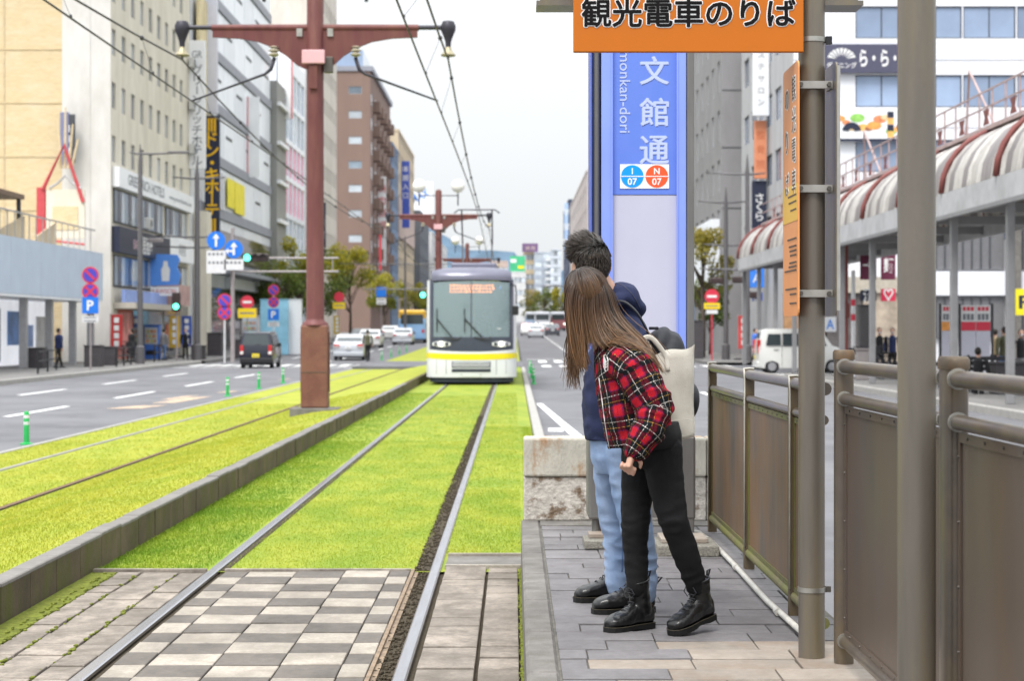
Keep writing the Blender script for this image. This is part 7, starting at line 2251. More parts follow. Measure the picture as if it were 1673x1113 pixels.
mt_boot = M('boot_leather', (.0055, .0055, .006), .36, var=.3, scale=18, bump=.25, bscale=70, coat=.25)
mt_sole = M('boot_sole', (.006, .006, .006), .6, var=.2, scale=30, bump=.2)
mt_welt = M('boot_stitch', (.07, .06, .04), .7)
def boot(parent, toe, heel, lift=0., k=1., shaft_to=None, shaft_h=.20):
    """lace-up ankle boot standing at heel -> toe; lift raises the heel"""
    toe, heel = Vector(toe), Vector(heel)
    dv = toe - heel
    yaw = math.atan2(dv.y, dv.x)
    L = .275 * k
    pitch = math.asin(min(.5, lift / L))
    Mx = Matrix.Translation(toe) @ Matrix.Rotation(yaw, 4, 'Z') @ Matrix.Rotation(pitch, 4, 'Y') @ Matrix.Translation((-L, 0, 0))
    T = lambda x, y, z: Mx @ Vector((x * k, y * k, z * k))
    mb = MB()
    rings = []
    for (x, w, h0, h1) in ((.002, .026, .022, .09), (.016, .036, .018, .12), (.06, .041, .018, .13), (.105, .042, .018, .122), (.145, .046, .018, .100), (.185, .051, .018, .084), (.22, .050, .018, .076), (.25, .041, .018, .066), (.270, .022, .018, .050)):
        rings.append([T(x, w * math.copysign(abs(math.cos(a)) ** .8, math.cos(a)), (h0 + h1) / 2 + (h1 - h0) / 2 * math.copysign(abs(math.sin(a)) ** .8, math.sin(a))) for a in np.linspace(0, 2 * math.pi, 16, endpoint=False)])
    mb.loft(rings)
    p0 = T(.062, 0, .07)
    top = Vector(shaft_to) if shaft_to is not None else T(.058, 0, shaft_h)
    mid = p0.lerp(top, .55)
    mb.tube([p0, mid, top], [.050 * k, .047 * k, .050 * k], 16)
    bo = fuse(mb, 'boot', mt_boot, .0055, 2, parent, post=wrinkle(lambda p: .0028 * nz(p, 26, 26, 40) + .0012 * nz(p, 60, 60, 90)))
    out = [(.0, .026), (.006, .034), (.06, .039), (.10, .038), (.125, .039), (.15, .044), (.19, .050), (.225, .049), (.255, .040), (.274, .018)]
    poly = [(x, y) for x, y in out] + [(x, -y) for x, y in reversed(out)]
    s_ = MB()
    zb = lambda x: .006 if .095 < x < .13 else .0
    n_p = len(poly)
    s_.add([T(x, y, zb(x)) for x, y in poly] + [T(x, y, .025) for x, y in poly], [tuple(range(n_p))[::-1], tuple(range(n_p, 2 * n_p))] + [(k_, (k_ + 1) % n_p, n_p + (k_ + 1) % n_p, n_p + k_) for k_ in range(n_p)])
    s_.build('sole', mt_sole, bo)
    MB().tube([T(x * .995 + .001, y * 1.005, .0255) for x, y in poly], .0012 * k, 5, closed=True).build('welt_stitch', mt_welt, bo)
    # laces up the instep and shaft
    ax = (top - p0).normalized()
    fwd = (T(1, 0, 0) - T(0, 0, 0)).normalized()
    side = (T(0, 1, 0) - T(0, 0, 0)).normalized()
    fwd = (fwd - ax * fwd.dot(ax)).normalized()
    for i in range(5):
        c = p0 + ax * (top - p0).length * (.30 + .14 * i) + fwd * .052 * k
        MB().tube([c - side * .018 * k, c + fwd * .004 * k + ax * .004, c + side * .018 * k], .0026, 6).build('lace', mt_trim, bo)
    for i in range(3):
        x = .125 + i * .022
        z = .118 - i * .013
        MB().tube([T(x, -.018, z - .004), T(x, 0, z + .003), T(x, .018, z - .004)], .0026, 6).build('lace', mt_trim, bo)
    c = p0 + ax * (top - p0).length * .80 + fwd * .055 * k
    for s in (-1, 1):
        MB().tube([c, c + side * s * .02 + ax * .012 + fwd * .006, c + side * s * .034 - ax * .01 + fwd * .006, c + side * s * .014 - ax * .03 + fwd * .008], .0022, 5).build('lace_bow', mt_trim, bo)
    b_ = top - fwd * .05 * k
    MB().tube([b_ - ax * .02, b_ + ax * .02 - fwd * .012, b_ + ax * .022 - fwd * .03, b_ - ax * .01 - fwd * .012], .004, 6).build('pull_loop', mt_trim, bo)
    MB().tube([top + (fwd * math.cos(a) + side * math.sin(a)) * .049 * k for a in np.linspace(0, 2 * math.pi, 18, endpoint=False)], .005, 6, closed=True).build('collar', mt_boot, bo, smooth=True)
    return bo
def seg_uv(me, bones):
    """UV in metres along/around the nearest limb, so that woven patterns follow sleeves and torso"""
    uvl = me.uv_layers.new(name='weave')
    nv = len(me.vertices)
    co = np.empty(nv * 3); me.vertices.foreach_get('co', co); co = co.reshape(-1, 3)
    U = []; D = []
    for pts, rr, ref in bones:
        pts = np.array([tuple(p) for p in pts])
        best = np.full(nv, 1e9); uu = np.zeros(nv); vv = np.zeros(nv)
        acc = 0.
        for a, b in zip(pts[:-1], pts[1:]):
            ab = b - a; L = np.linalg.norm(ab); t = ab / L
            s = (co - a) @ t
            sc_ = np.clip(s, 0, L)
            q = co - (a + sc_[:, None] * t)
            d = np.linalg.norm(q, axis=1) / rr
            r0 = np.array(ref, float); r0 -= t * (r0 @ t); r0 /= np.linalg.norm(r0)
            r1 = np.cross(t, r0)
            ang = np.arctan2(q @ r1, q @ r0)
            m = d < best
            best[m] = d[m]; uu[m] = acc + s[m]; vv[m] = ang[m]
            acc += L
        U.append((uu, vv, rr)); D.append(best)
    D = np.array(D)
    data = np.zeros((len(me.loops), 2))
    for p in me.polygons:
        vs = list(p.vertices)
        b = int(np.argmin(D[:, vs].sum(1)))
        uu, vv, rr = U[b]
        base = vv[vs[0]]
        for li, vi in zip(p.loop_indices, vs):
            a = vv[vi]
            while a - base > math.pi: a -= 2 * math.pi
            while a - base < -math.pi: a += 2 * math.pi
            data[li] = (uu[vi] + b * .037, a * rr + b * .021)
    uvl.data.foreach_set('uv', data.ravel())
def plaid_mat():
    m = bpy.data.materials.new('tartan_wool')
    m.use_nodes = True
    n, l = m.node_tree.nodes, m.node_tree.links
    b = n['Principled BSDF']
    b.inputs['Roughness'].default_value = .95
    b.inputs['Specular IOR Level'].default_value = .15
    b.inputs['Sheen Weight'].default_value = .0
    uv = n.new('ShaderNodeUVMap'); uv.uv_map = 'weave'
    # slight wobble of the yarn
    wn_ = n.new('ShaderNodeTexNoise'); wn_.inputs['Scale'].default_value = 160
    l.new(uv.outputs[0], wn_.inputs['Vector'])
    wo = n.new('ShaderNodeVectorMath'); wo.operation = 'MULTIPLY_ADD'
    wo.inputs[1].default_value = (.005, .005, 0)
    l.new(wn_.outputs['Color'], wo.inputs[0]); l.new(uv.outputs[0], wo.inputs[2])
    sx = n.new('ShaderNodeSeparateXYZ'); l.new(wo.outputs[0], sx.inputs[0])
    def ramp(src, seq, interp='CONSTANT'):
        rp = n.new('ShaderNodeValToRGB'); rp.color_ramp.interpolation = interp
        el = rp.color_ramp.elements
        for i, (p_, c_) in enumerate(seq):
            e = el[i] if i < 2 else el.new(p_)
            e.position = p_; e.color = (*c_, 1) if hasattr(c_, '__len__') else (c_, c_, c_, 1)
        l.new(src, rp.inputs['Fac'])
        return rp.outputs['Color']
    def op(kind, a_, b_):
        o = n.new('ShaderNodeMath'); o.operation = kind
        for i_, v in enumerate((a_, b_)):
            if hasattr(v, 'is_linked'): l.new(v, o.inputs[i_])
            else: o.inputs[i_].default_value = v
        return o.outputs[0]
    base, white, gold = [], [], []
    for ax, per in (('X', .096), ('Y', .090)):
        fr = op('FRACT', op('DIVIDE', sx.outputs[ax], per), 0)
        base.append(ramp(fr, [(0, .10), (.34, .5), (.40, 1.), (.56, .7), (.59, 1.), (.74, .5), (.80, .10)]))
        white.append(ramp(fr, [(0, 0.), (.15, 1.), (.182, 0.)]))
        gold.append(ramp(fr, [(0, 0.), (.90, 1.), (.925, 0.)]))
    body = ramp(op('MULTIPLY', base[0], base[1]), [(0, (.005, .008, .009)), (.045, (.012, .004, .007)), (.085, (.075, .005, .012)), (.24, (.035, .012, .07)), (.45, (.20, .010, .045)), (.60, (.40, .011, .022))])
    ck = n.new('ShaderNodeTexNoise'); ck.inputs['Scale'].default_value = 260; ck.inputs['Detail'].default_value = 2
    l.new(uv.outputs[0], ck.inputs['Vector'])
    spk = n.new('ShaderNodeMapRange'); spk.inputs['From Min'].default_value = .44; spk.inputs['From Max'].default_value = .58
    l.new(ck.outputs['Fac'], spk.inputs['Value'])
    out = body
    for lines, c_ in ((gold, (.42, .24, .05)), (white, (.60, .56, .54))):
        f_ = op('MULTIPLY', op('MAXIMUM', lines[0], lines[1]), spk.outputs[0])
        mx = n.new('ShaderNodeMix'); mx.data_type = 'RGBA'
        l.new(f_, mx.inputs['Factor']); l.new(out, mx.inputs[6]); mx.inputs[7].default_value = (*c_, 1)
        out = mx.outputs[2]
    mot = n.new('ShaderNodeMapRange'); mot.inputs['From Min'].default_value = .3; mot.inputs['From Max'].default_value = .7
    mot.inputs['To Min'].default_value = .62; mot.inputs['To Max'].default_value = 1.3
    l.new(ck.outputs['Fac'], mot.inputs['Value'])
    sv = n.new('ShaderNodeVectorMath'); sv.operation = 'SCALE'
    l.new(out, sv.inputs[0]); l.new(mot.outputs[0], sv.inputs['Scale'])
    l.new(sv.outputs[0], b.inputs['Base Color'])
    nb = n.new('ShaderNodeTexNoise'); nb.inputs['Scale'].default_value = 420
    l.new(uv.outputs[0], nb.inputs['Vector'])
    bp = n.new('ShaderNodeBump'); bp.inputs['Strength'].default_value = .8; bp.inputs['Distance'].default_value = .004
    l.new(nb.outputs['Fac'], bp.inputs['Height']); l.new(bp.outputs['Normal'], b.inputs['Normal'])
    return m
def on_surface(obj, px, py):
    """point and normal where the line of sight to a photograph pixel meets a finished garment"""
    me = obj.data
    bv = BVHTree.FromPolygons([v.co.copy() for v in me.vertices], [tuple(p.vertices) for p in me.polygons])
    o = Vector((0, 0, CAMZ))
    h_ = bv.ray_cast(o, (W(px, py, 8) - o).normalized())
    return h_[0], h_[1]
def seam_tube(parent, obj, pixels, r, mat, name, n=20, off=.0):
    pts = []
    for p in catmull([(a, b) for a, b in pixels], n):
        q, no = on_surface(obj, p[0], p[1])
        if q is not None:
            pts.append(q + no * off)
    if len(pts) > 2:
        return MB().tube(pts, r, 6).build(name, mat, parent, smooth=True)

# =================================================================== young woman
wo_ = thing('person', 'woman with long brown hair in red tartan jacket leaning out from the platform', 'person', (0, 0, 0))
wf, wu = Vector((-.22, .97, -.06)), Vector((-.30, .0, .95))
WC = W(960, 492, 7.66)
b = MB()
PW = head_shape(b, WC, wf, wu, .98)
neck = W(987, 552, 7.66)
chain(b, [WC - Vector((0, 0, .04)), W(975, 532, 7.66), neck], [.05, .047, .055])
chain(b, [neck, W(1012, 592, 7.64), W(1035, 650, 7.62), W(1062, 712, 7.62)], [(.07, .06), (.15, .09), (.13, .085), (.14, .095)])
# near arm and hand
wr = W(1034, 739, 7.315)
chain(b, [W(1020, 590, 7.47), W(1036, 606, 7.42), W(1073, 673, 7.37), wr], [.05, .05, .04, .026])
hand_shape(b, wr + Vector((0, 0, .004)), (-.28, 0, -1), (0, -1, .1), .92, 1.25, thumb=1)
wr2 = W(1052, 716, 7.84)
chain(b, [W(1005, 588, 7.78), W(1044, 660, 7.87), wr2], [.05, .04, .026])
hand_shape(b, wr2, (.25, 0, -1), (0, 1, 0), .92, .9, thumb=-1)
nearleg = [W(1080, 732, 7.55), W(1088, 790, 7.53), W(1100, 853, 7.50), W(1118, 897, 7.54), W(1139, 962, 7.60)]
farleg = [W(1050, 732, 7.70), W(1042, 795, 7.68), W(1037, 865, 7.66), W(1039, 905, 7.67), W(1041, 962, 7.66)]
chain(b, nearleg, [.07, .06, .046, .045, .032])
chain(b, farleg, [.07, .06, .046, .045, .032])
fuse(b, 'body', mt_skin, .0055, 2, wo_)
mt_eye_w = M('eye_white', (.6, .6, .58), .2); mt_iris = M('iris', (.03, .018, .012), .15)
mt_lip = M('lips', (.42, .14, .12), .45)
for s in (-1, 1):
    oball(q_ := MB(), PW(s * .031, .079, .004), (.012, .008, .008), wf, wu); e_ = q_.build('eye', mt_eye_w, wo_, smooth=True)
    oball(q_ := MB(), PW(s * .031, .0855, .004), (.0055, .003, .0055), wf, wu); q_.build('iris', mt_iris, e_, smooth=True)
oball(q_ := MB(), PW(0, .095, -.066), (.020, .007, .007), wf, wu); q_.build('lips', mt_lip, wo_, smooth=True)
# trousers
mt_bjean = M('black_denim', (.0055, .0055, .0065), .85, var=.2, scale=30, bump=.3, bscale=300, spec=.25)
t = MB()
t.tube([W(1068, 690, 7.62), W(1064, 712, 7.62), W(1064, 738, 7.62), W(1064, 762, 7.62)], [(.135, .105), (.155, .115), (.165, .118), (.13, .10)], 18)
chain(t, nearleg, [.088, .073, .056, .054, .041], 16)
chain(t, farleg, [.088, .070, .054, .051, .042], 16)
knz = W(1100, 855, 7.5).z
def tr_w(p):
    k = math.exp(-((p.z - knz) / .10) ** 2) + .8 * math.exp(-((p.z - (ZP + .26)) / .07) ** 2) + .45
    return k * .0085 * ridge(p, 11, 11, 22, 2.) * (.35 + .65 * max(0, nz(p, 5, 5, 7, 4.) + .4)) + .0018 * nz(p, 22, 22, 30)
fuse(t, 'trousers', mt_bjean, .0075, 3, wo_, post=wrinkle(tr_w))
# jacket
mt_plaid = plaid_mat()
mt_knit = M('black_knit', (.011, .011, .012), .95, var=.3, scale=60, bump=.6, bscale=260)
axis = [W(1047, 722, 7.60), W(1036, 668, 7.60), W(1024, 615, 7.61), W(1010, 580, 7.63), W(994, 556, 7.65)]
sl1 = [W(1018, 590, 7.46), W(1036, 604, 7.41), W(1072, 668, 7.36), W(1062, 700, 7.335), W(1040, 730, 7.32)]
sl2 = [W(1006, 590, 7.80), W(1018, 610, 7.84), W(1044, 660, 7.88), W(1052, 706, 7.85)]
j = MB()
j.tube(axis, [(.185, .138), (.195, .142), (.20, .132), (.165, .105), (.075, .07)], 24)
chain(j, sl1, [.078, .084, .070, .064, .056], 16)
chain(j, sl2, [.078, .080, .066, .052], 14)
def jk_w(p):
    el = W(1072, 672, 7.36)
    k = .5 + 1.2 * math.exp(-((p - el).length / .12) ** 2)
    return k * .010 * ridge(p, 8, 8, 17, 5.) + .006 * nz(p, 6, 6, 9, 3.) + .002 * nz(p, 40, 40, 40)
def jk_post(me):
    wrinkle(jk_w)(me)
    seg_uv(me, [(axis, .15, (0, 1, 0)), (sl1, .068, (0, 1, 0)), (sl2, .068, (0, -1, 0))])
jk = fuse(j, 'jacket', mt_plaid, .0085, 3, wo_, post=jk_post)
# cuff, waistband, placket, buttons, emblem
MB().tube([W(1043, 724, 7.32), W(1037, 733, 7.318), W(1033, 741, 7.316)], [.047, .041, .034], 16).build('cuff', mt_knit, jk, smooth=True)
MB().tube([W(1060, 700, 7.61), W(1064, 718, 7.61), W(1066, 732, 7.61)], [(.172, .126), (.176, .128), (.172, .122)], 22).build('inner_hem', mt_knit, jk, smooth=True)
seam_tube(jk, jk, [(979, 618), (984, 655), (990, 700), (997, 738)], .0018, mt_txt_white, 'placket_stitch', 24, .001)
for (px, py) in ((984, 636), (989, 676), (996, 715)):
    q, no = on_surface(jk, px, py)
    if q is not None:
        MB().cyl(q - no * .001, q + no * .004, .010, n=12).build('button', mt_black, jk, smooth=40)
q, no = on_surface(jk, 992, 592)
if q is not None:
    em = MB()
    r_ = Vector((1, 0, 0)) - no * no.x; r_.normalize(); u_ = no.cross(r_); u_ = u_ if u_.z > 0 else -u_
    base = q + no * .006
    for k in range(3):
        for s in (-1, 1):
            a0 = base + u_ * (.012 - k * .013) + r_ * s * .017 + u_ * .008
            a1 = base + u_ * (.0 - k * .013)
            em.tube([a0, a1], .0022, 5)
    em.tube([base + u_ * .030 + r_ * .010, base + u_ * .022 + r_ * .019, base - u_ * .025 + r_ * .019, base - u_ * .043, base - u_ * .025 - r_ * .019, base + u_ * .022 - r_ * .019, base + u_ * .030 - r_ * .010], .0022, 5)
    em.build('emblem', mt_txt_white, jk)
# collar under the hair
MB().tube([W(1004, 558, 7.645) + Vector((.066 * math.cos(a), .085 * math.sin(a), .030 * math.cos(a) + .004)) for a in np.linspace(0, 2 * math.pi, 20, endpoint=False)], .018, 8, closed=True).build('collar', mt_plaid, jk, smooth=True)
# boots
boot(wo_, (.640, 7.50, ZP), (.815, 7.66, ZP), .045, .94, shaft_to=W(1141, 948, 7.60))
boot(wo_, (.378, 7.565, ZP), (.560, 7.715, ZP), .0, .94, shaft_to=W(1042, 950, 7.665))
# hair: scalp cap and strands
mt_whair = hair_mat('brown_hair', (.022, .012, .007), (.055, .028, .014), (.155, .085, .041), .33)
q_ = MB(); oball(q_, PW(0, -.022, .038), (.088, .098, .098), wf, wu); oball(q_, PW(0, -.055, -.03), (.072, .062, .10), wf, wu)
cap = fuse(q_, 'hair_cap', M('brown_hair_base', (.040, .021, .012), .5, var=.3, scale=60), .009, 3, wo_)
rh = np.random.RandomState(21)
guides = [  # (t across, [(px, py, d) ...])
    (0.00, [(950, 447, 7.60), (932, 462, 7.57), (924, 490, 7.56), (927, 530, 7.56), (932, 570, 7.56), (944, 608, 7.56)]),
    (0.16, [(954, 444, 7.59), (940, 465, 7.555), (933, 500, 7.545), (938, 540, 7.545), (945, 575, 7.55), (955, 606, 7.55)]),
    (0.34, [(960, 441, 7.59), (953, 468, 7.55), (948, 505, 7.54), (953, 545, 7.54), (955, 577, 7.535), (958, 606, 7.53)]),
    (0.46, [(963, 440, 7.59), (965, 470, 7.55), (965, 510, 7.535), (972, 545, 7.52), (981, 562, 7.50), (1000, 577, 7.46)]),
    (0.60, [(967, 440, 7.59), (976, 472, 7.55), (980, 510, 7.535), (990, 542, 7.50), (1012, 566, 7.44), (1046, 588, 7.38)]),
    (0.78, [(972, 441, 7.60), (988, 474, 7.555), (996, 508, 7.535), (1010, 535, 7.50), (1040, 564, 7.42), (1072, 602, 7.37)]),
    (1.00, [(980, 446, 7.61), (1000, 476, 7.585), (1010, 506, 7.57), (1026, 530, 7.53), (1056, 562, 7.45), (1086, 614, 7.39)]),
]
gt = np.array([g_[0] for g_ in guides])
gp_ = np.array([[tuple(W(*c)) for c in g_[1]] for g_ in guides])
K = 18
paths, tints = [], []
NS = 1700
clump = np.sort(rh.uniform(0, 1, 44))
clump_t = np.clip(rh.normal(1., .38, 44), .35, 1.9)
jb = BVHTree.FromPolygons([v.co.copy() for v in jk.data.vertices], [tuple(p.vertices) for p in jk.data.polygons])
def push_out(p, bv, m=.010):
    q, no, i_, d_ = bv.find_nearest(Vector(p))
    if q is None: return p
    v = Vector(p) - q
    if v.dot(no) < m:
        return np.array(q + no * m)
    return p
for i in range(NS):
    t_ = rh.uniform(0, 1)
    mid_ = .355 < t_ < .455
    i0 = min(len(gt) - 2, max(0, int(np.searchsorted(gt, t_) - 1)))
    f_ = (t_ - gt[i0]) / (gt[i0 + 1] - gt[i0])
    ctr = gp_[i0] * (1 - f_) + gp_[i0 + 1] * f_
    ci_ = int(np.argmin(abs(clump - t_))); c_ = clump[ci_]
    ctr = ctr.copy()
    lay = rh.uniform(0, 1)
    w_ = np.array([.25, .6, 1, 1.3, 1.6, 2.0])
    ctr[:, 1] += w_ * .016 * lay * (1 if t_ < .45 else .7)
    jit = rh.normal(0, 1, 3)
    ctr += w_[:, None] * jit * np.array([.0035, .003, .003])
    ctr[3:] += (c_ - t_) * (np.array([.30, 0, .10]) if t_ < .42 else np.array([.16, 0, .26])) * np.array([.35, .8, 1.2])[:, None]
    pth = catmull(ctr, K)
    # trim length unevenly
    e_ = rh.uniform(.80, 1.0) if rh.rand() < .8 else rh.uniform(.6, .85)
    if mid_: e_ = rh.uniform(.64, .80)
    pth = np.array([[np.interp(s * e_, np.linspace(0, 1, K), pth[:, a]) for a in range(3)] for s in np.linspace(0, 1, K)])
    wav = rh.uniform(.0, .006)
    ph = rh.uniform(0, 6.28)
    pth[:, 0] += wav * np.sin(np.linspace(0, 5, K) + ph) * np.linspace(0, 1, K)
    if t_ > .38:
        for a in range(9, K):
            pth[a] = push_out(pth[a], jb, .008 + .012 * rh.rand())
    paths.append(pth)
    tints.append(max(.4, rh.normal(1.0, .25)) * clump_t[ci_] * (1.6 if rh.rand() < .10 else 1))
# crown strands from the parting down over the cap, both sides
for i in range(700):
    az = rh.uniform(-math.pi * .98, math.pi * .02)            # back half of the head (away from the face)
    e0 = rh.uniform(.75, 1.45)
    rad_ = lambda e: PW(math.cos(az) * math.cos(e) * .0945, -.022 + math.sin(az) * math.cos(e) * .106, .038 + math.sin(e) * .106)
    stop = rh.uniform(-.55, .05)
    pth = [tuple(rad_(ee)) for ee in np.linspace(e0, stop, K)]
    pth = np.array(pth) + rh.normal(0, .0018, 3)
    paths.append(pth); tints.append(max(.5, rh.normal(.95, .25)))
for i in range(60):                                            # loose flyaway hairs
    src = paths[rh.randint(0, NS)]
    off = rh.normal(0, .010, 3) + np.array([rh.uniform(-.012, .010), -.004, 0])
    paths.append(np.array(src) + np.linspace(0, 1, K)[:, None] ** 1.5 * off * 2.2); tints.append(rh.uniform(.8, 1.5))
# far side and face framing hair
for i in range(420):
    a = rh.uniform(-1, 1)
    s0 = PW(a * .05, -.01 + rh.uniform(-.05, .05), .122)
    side = 1 if a > 0 else -1
    lean = rh.uniform(-.02, .03)
    p1 = PW(side * .088, -.01 + lean, .04); p2 = PW(side * .094, -.012 + lean, -.05)
    p3 = Vector(p2) + Vector((-.01 * side + rh.normal(0, .012), rh.uniform(-.03, .03), -.12)); p4 = p3 + Vector((rh.normal(0, .015), rh.normal(0, .015), -rh.uniform(.08, .18)))
    if side * (wf.cross(wu)).x > 0:
        p3 = Vector(p2) + Vector((.05 + rh.normal(0, .012), rh.uniform(.0, .05), -.09)); p4 = p3 + Vector((.05, .0, -.05))
    pth = catmull([tuple(s0), tuple(p1), tuple(p2), tuple(p3), tuple(p4)], K)
    for c2 in range(11, K):
        pth[c2] = push_out(pth[c2], jb, .010)
    paths.append(pth); tints.append(max(.5, rh.normal(1.0, .2)))
strand_mesh('hair', paths, .0021 * np.interp(np.linspace(0, 1, K), [0, .1, .7, 1], [.7, 1, 1, .25]), tints, mt_whair, wo_)

# tote bag on her back
tb = thing('tote_bag', 'cream canvas tote bag hanging on the woman back', 'bag', tuple(W(1087, 722, 7.74)))
mt_canvas = M('cream_canvas', (.62, .59, .52), .9, var=.10, scale=7, bump=.4, bscale=300, col2=(.52, .49, .42), thr=.6, scale2=5)
g_ = []
NU, NV = 18, 20
for side in (-1, 1):
    for jv in range(NV + 1):
        v = jv / NV
        for iu in range(NU + 1):
            u = -1 + 2 * iu / NU
            wx = .120 - .012 * v + .008 * math.sin(v * 7)
            top = .375 + .050 * max(0, u) ** 2 + .014 * math.sin(u * 4 + 1)
            x = u * wx + .018 * v * max(0, u) + .006 * math.sin(v * 9 + u * 2)
            z = v * top + .02 * (1 - v) * u * u
            bul = (1 - u * u) ** .5 * (.045 * (1 - v) ** .3 * (v + .15) ** .4 + .004)
            wr_ = .006 * noise.noise(Vector((u * 2.2, v * 5 + side * 3, 1))) + .004 * math.sin(u * 6 + v * 8)
            g_.append(Vector((x, side * bul + wr_ + .03 * (1 - v), z)))
n1 = (NU + 1) * (NV + 1)
fs = []
for s_ in range(2):
    for jv in range(NV):
        for iu in range(NU):
            a = s_ * n1 + jv * (NU + 1) + iu
            f4 = (a, a + 1, a + NU + 2, a + NU + 1)
            fs.append(f4 if s_ == 0 else f4[::-1])
for jv in range(NV):
    for iu in (0, NU):
        a, c = jv * (NU + 1) + iu, n1 + jv * (NU + 1) + iu
        fs.append((a, a + NU + 1, c + NU + 1, c))
for iu in range(NU):
    fs.append((iu, n1 + iu, n1 + iu + 1, iu + 1))
MB().add(g_, fs).build('sack', mt_canvas, tb, smooth=True)
o_tb = tb.location
for (dy, k) in ((-.020, 0), (.022, 1)):
    pp = [Vector((-.055, dy, .375)), Vector((-.075, dy * .9, .42)), W(1048, 556, 7.70 + k * .02) - o_tb, W(1060, 551, 7.69 + k * .02) - o_tb, W(1072, 560, 7.70 + k * .02) - o_tb, Vector((.0, dy, .36)), Vector((.008, dy - .01, .30))]
    MB().tube([tuple(v) for v in catmull([tuple(p) for p in pp], 26)], [(.011, .004)] * 26, 8).build('handle', mt_canvas, tb, smooth=True)
MB().tube([(x, -.036 - .012 * (1 - (x / .11) ** 2), .085 + .01 * math.sin(x * 20)) for x in np.linspace(-.09, .11, 12)], .0018, 5).build('seam', mt_canvas, tb)

# =================================================================== young man
mn = thing('person', 'man with short dark hair in navy hoodie and light jeans behind the woman', 'person', (0, 0, 0))
mf, mu = Vector((-.16, .985, -.03)), Vector((-.16, 0, .98))
MC = W(966, 432, 8.20)
b = MB()
PM = head_shape(b, MC, mf, mu, 1.04)
chain(b, [MC + Vector((.01, 0, -.05)), W(985, 470, 8.21), W(1000, 505, 8.23)], [.058, .056, .066])
chain(b, [W(1003, 515, 8.24), W(1012, 570, 8.25), W(1008, 640, 8.25), W(1010, 712, 8.25)], [(.10, .07), (.165, .10), (.14, .09), (.15, .10)])
mw1, mw2 = W(1018, 676, 8.10), W(1012, 680, 8.40)
chain(b, [W(1022, 548, 8.06), W(1048, 640, 8.00), mw1], [.055, .045, .03])
hand_shape(b, mw1, (-1, .9, -.2), (0, -1, 0), .9, .6, thumb=1)
chain(b, [W(1012, 548, 8.44), W(1035, 640, 8.50), mw2], [.055, .045, .03])
hand_shape(b, mw2, (-1, -.9, -.2), (0, 1, 0), .9, .6, thumb=-1)
mfar = [W(1004, 735, 8.36), W(1001, 790, 8.37), W(1006, 855, 8.40), W(1011, 900, 8.42), W(1010, 956, 8.44)]
mnear = [W(1022, 735, 8.12), W(1030, 790, 8.10), W(1038, 850, 8.08), W(1047, 900, 8.08), W(1052, 968, 8.09)]
chain(b, mfar, [.08, .07, .052, .05, .036]); chain(b, mnear, [.08, .07, .052, .05, .036])
fuse(b, 'body', mt_skin, .0065, 2, mn)
for s in (-1, 1):
    oball(q_ := MB(), PM(s * .031, .079, .004), (.012, .008, .008), mf, mu); e_ = q_.build('eye', mt_eye_w, mn, smooth=True)
    oball(q_ := MB(), PM(s * .031, .0855, .004), (.0055, .003, .0055), mf, mu); q_.build('iris', mt_iris, e_, smooth=True)
oball(q_ := MB(), PM(0, .095, -.066), (.022, .007, .006), mf, mu); q_.build('lips', mt_lip, mn, smooth=True)
mt_ljean = M('light_denim', (.19, .275, .44), .85, var=.2, scale=5, bump=.3, bscale=320, col2=(.32, .40, .55), thr=.56, wid=.14, scale2=4, stretch=(1, 1, .5))
t = MB()
t.tube([W(1008, 692, 8.25), W(1009, 715, 8.25), W(1012, 745, 8.25), W(1014, 772, 8.25)], [(.16, .12), (.17, .125), (.175, .128), (.14, .11)], 18)
chain(t, mfar, [.095, .086, .070, .064, .058], 16); chain(t, mnear, [.095, .086, .070, .064, .056], 16)
def jn_w(p):
    k = .6 + .8 * math.exp(-((p.z - (ZP + .24)) / .12) ** 2) + .5 * math.exp(-((p.z - (ZP + .52)) / .08) ** 2)
    return k * .010 * ridge(p, 9, 9, 19, 9.) * (.5 + .5 * max(0, nz(p, 4, 4, 6, 2.) + .5)) + .003 * nz(p, 18, 18, 14)
je = fuse(t, 'jeans', mt_ljean, .009, 3, mn, post=wrinkle(jn_w))
mt_seam = M('denim_seam', (.10, .17, .33), .9)
seam_tube(je, je, [(1016, 868), (1017, 900), (1016, 935)], .003, mt_seam, 'side_seam', 14, .0)
mt_hood = M('navy_fleece', (.016, .022, .062), .9, var=.18, scale=14, bump=.35, bscale=220)
haxis = [W(1007, 716, 8.25), W(1004, 655, 8.25), W(1010, 595, 8.25), W(1016, 548, 8.25), W(1004, 506, 8.24)]
j = MB()
j.tube(haxis, [(.185, .138), (.20, .142), (.205, .145), (.175, .125), (.082, .078)], 22)
chain(j, [W(1018, 550, 8.10), W(1028, 565, 8.05), W(1052, 632, 8.00), W(1006, 680, 8.09)], [.08, .082, .068, .052], 14)
chain(j, [W(1010, 550, 8.40), W(1018, 565, 8.46), W(1042, 634, 8.50), W(1002, 684, 8.41)], [.08, .082, .068, .052], 14)
oball(j, W(1022, 487, 8.24), (.115, .088, .060), (.72, 0, -.69), (.69, 0, .72))
oball(j, W(1036, 500, 8.24), (.085, .055, .042), (.72, 0, -.69), (.69, 0, .72))
j.tube([W(1002, 500, 8.235) + Vector((.080 * math.cos(a), .105 * math.sin(a), .050 * math.cos(a) + .012)) for a in np.linspace(0, 2 * math.pi, 18, endpoint=False)], .026, 8, closed=True)
hd = fuse(j, 'hoodie', mt_hood, .0095, 3, mn, post=wrinkle(lambda p: .008 * ridge(p, 7, 7, 15, 1.) + .004 * nz(p, 12, 12, 18)))
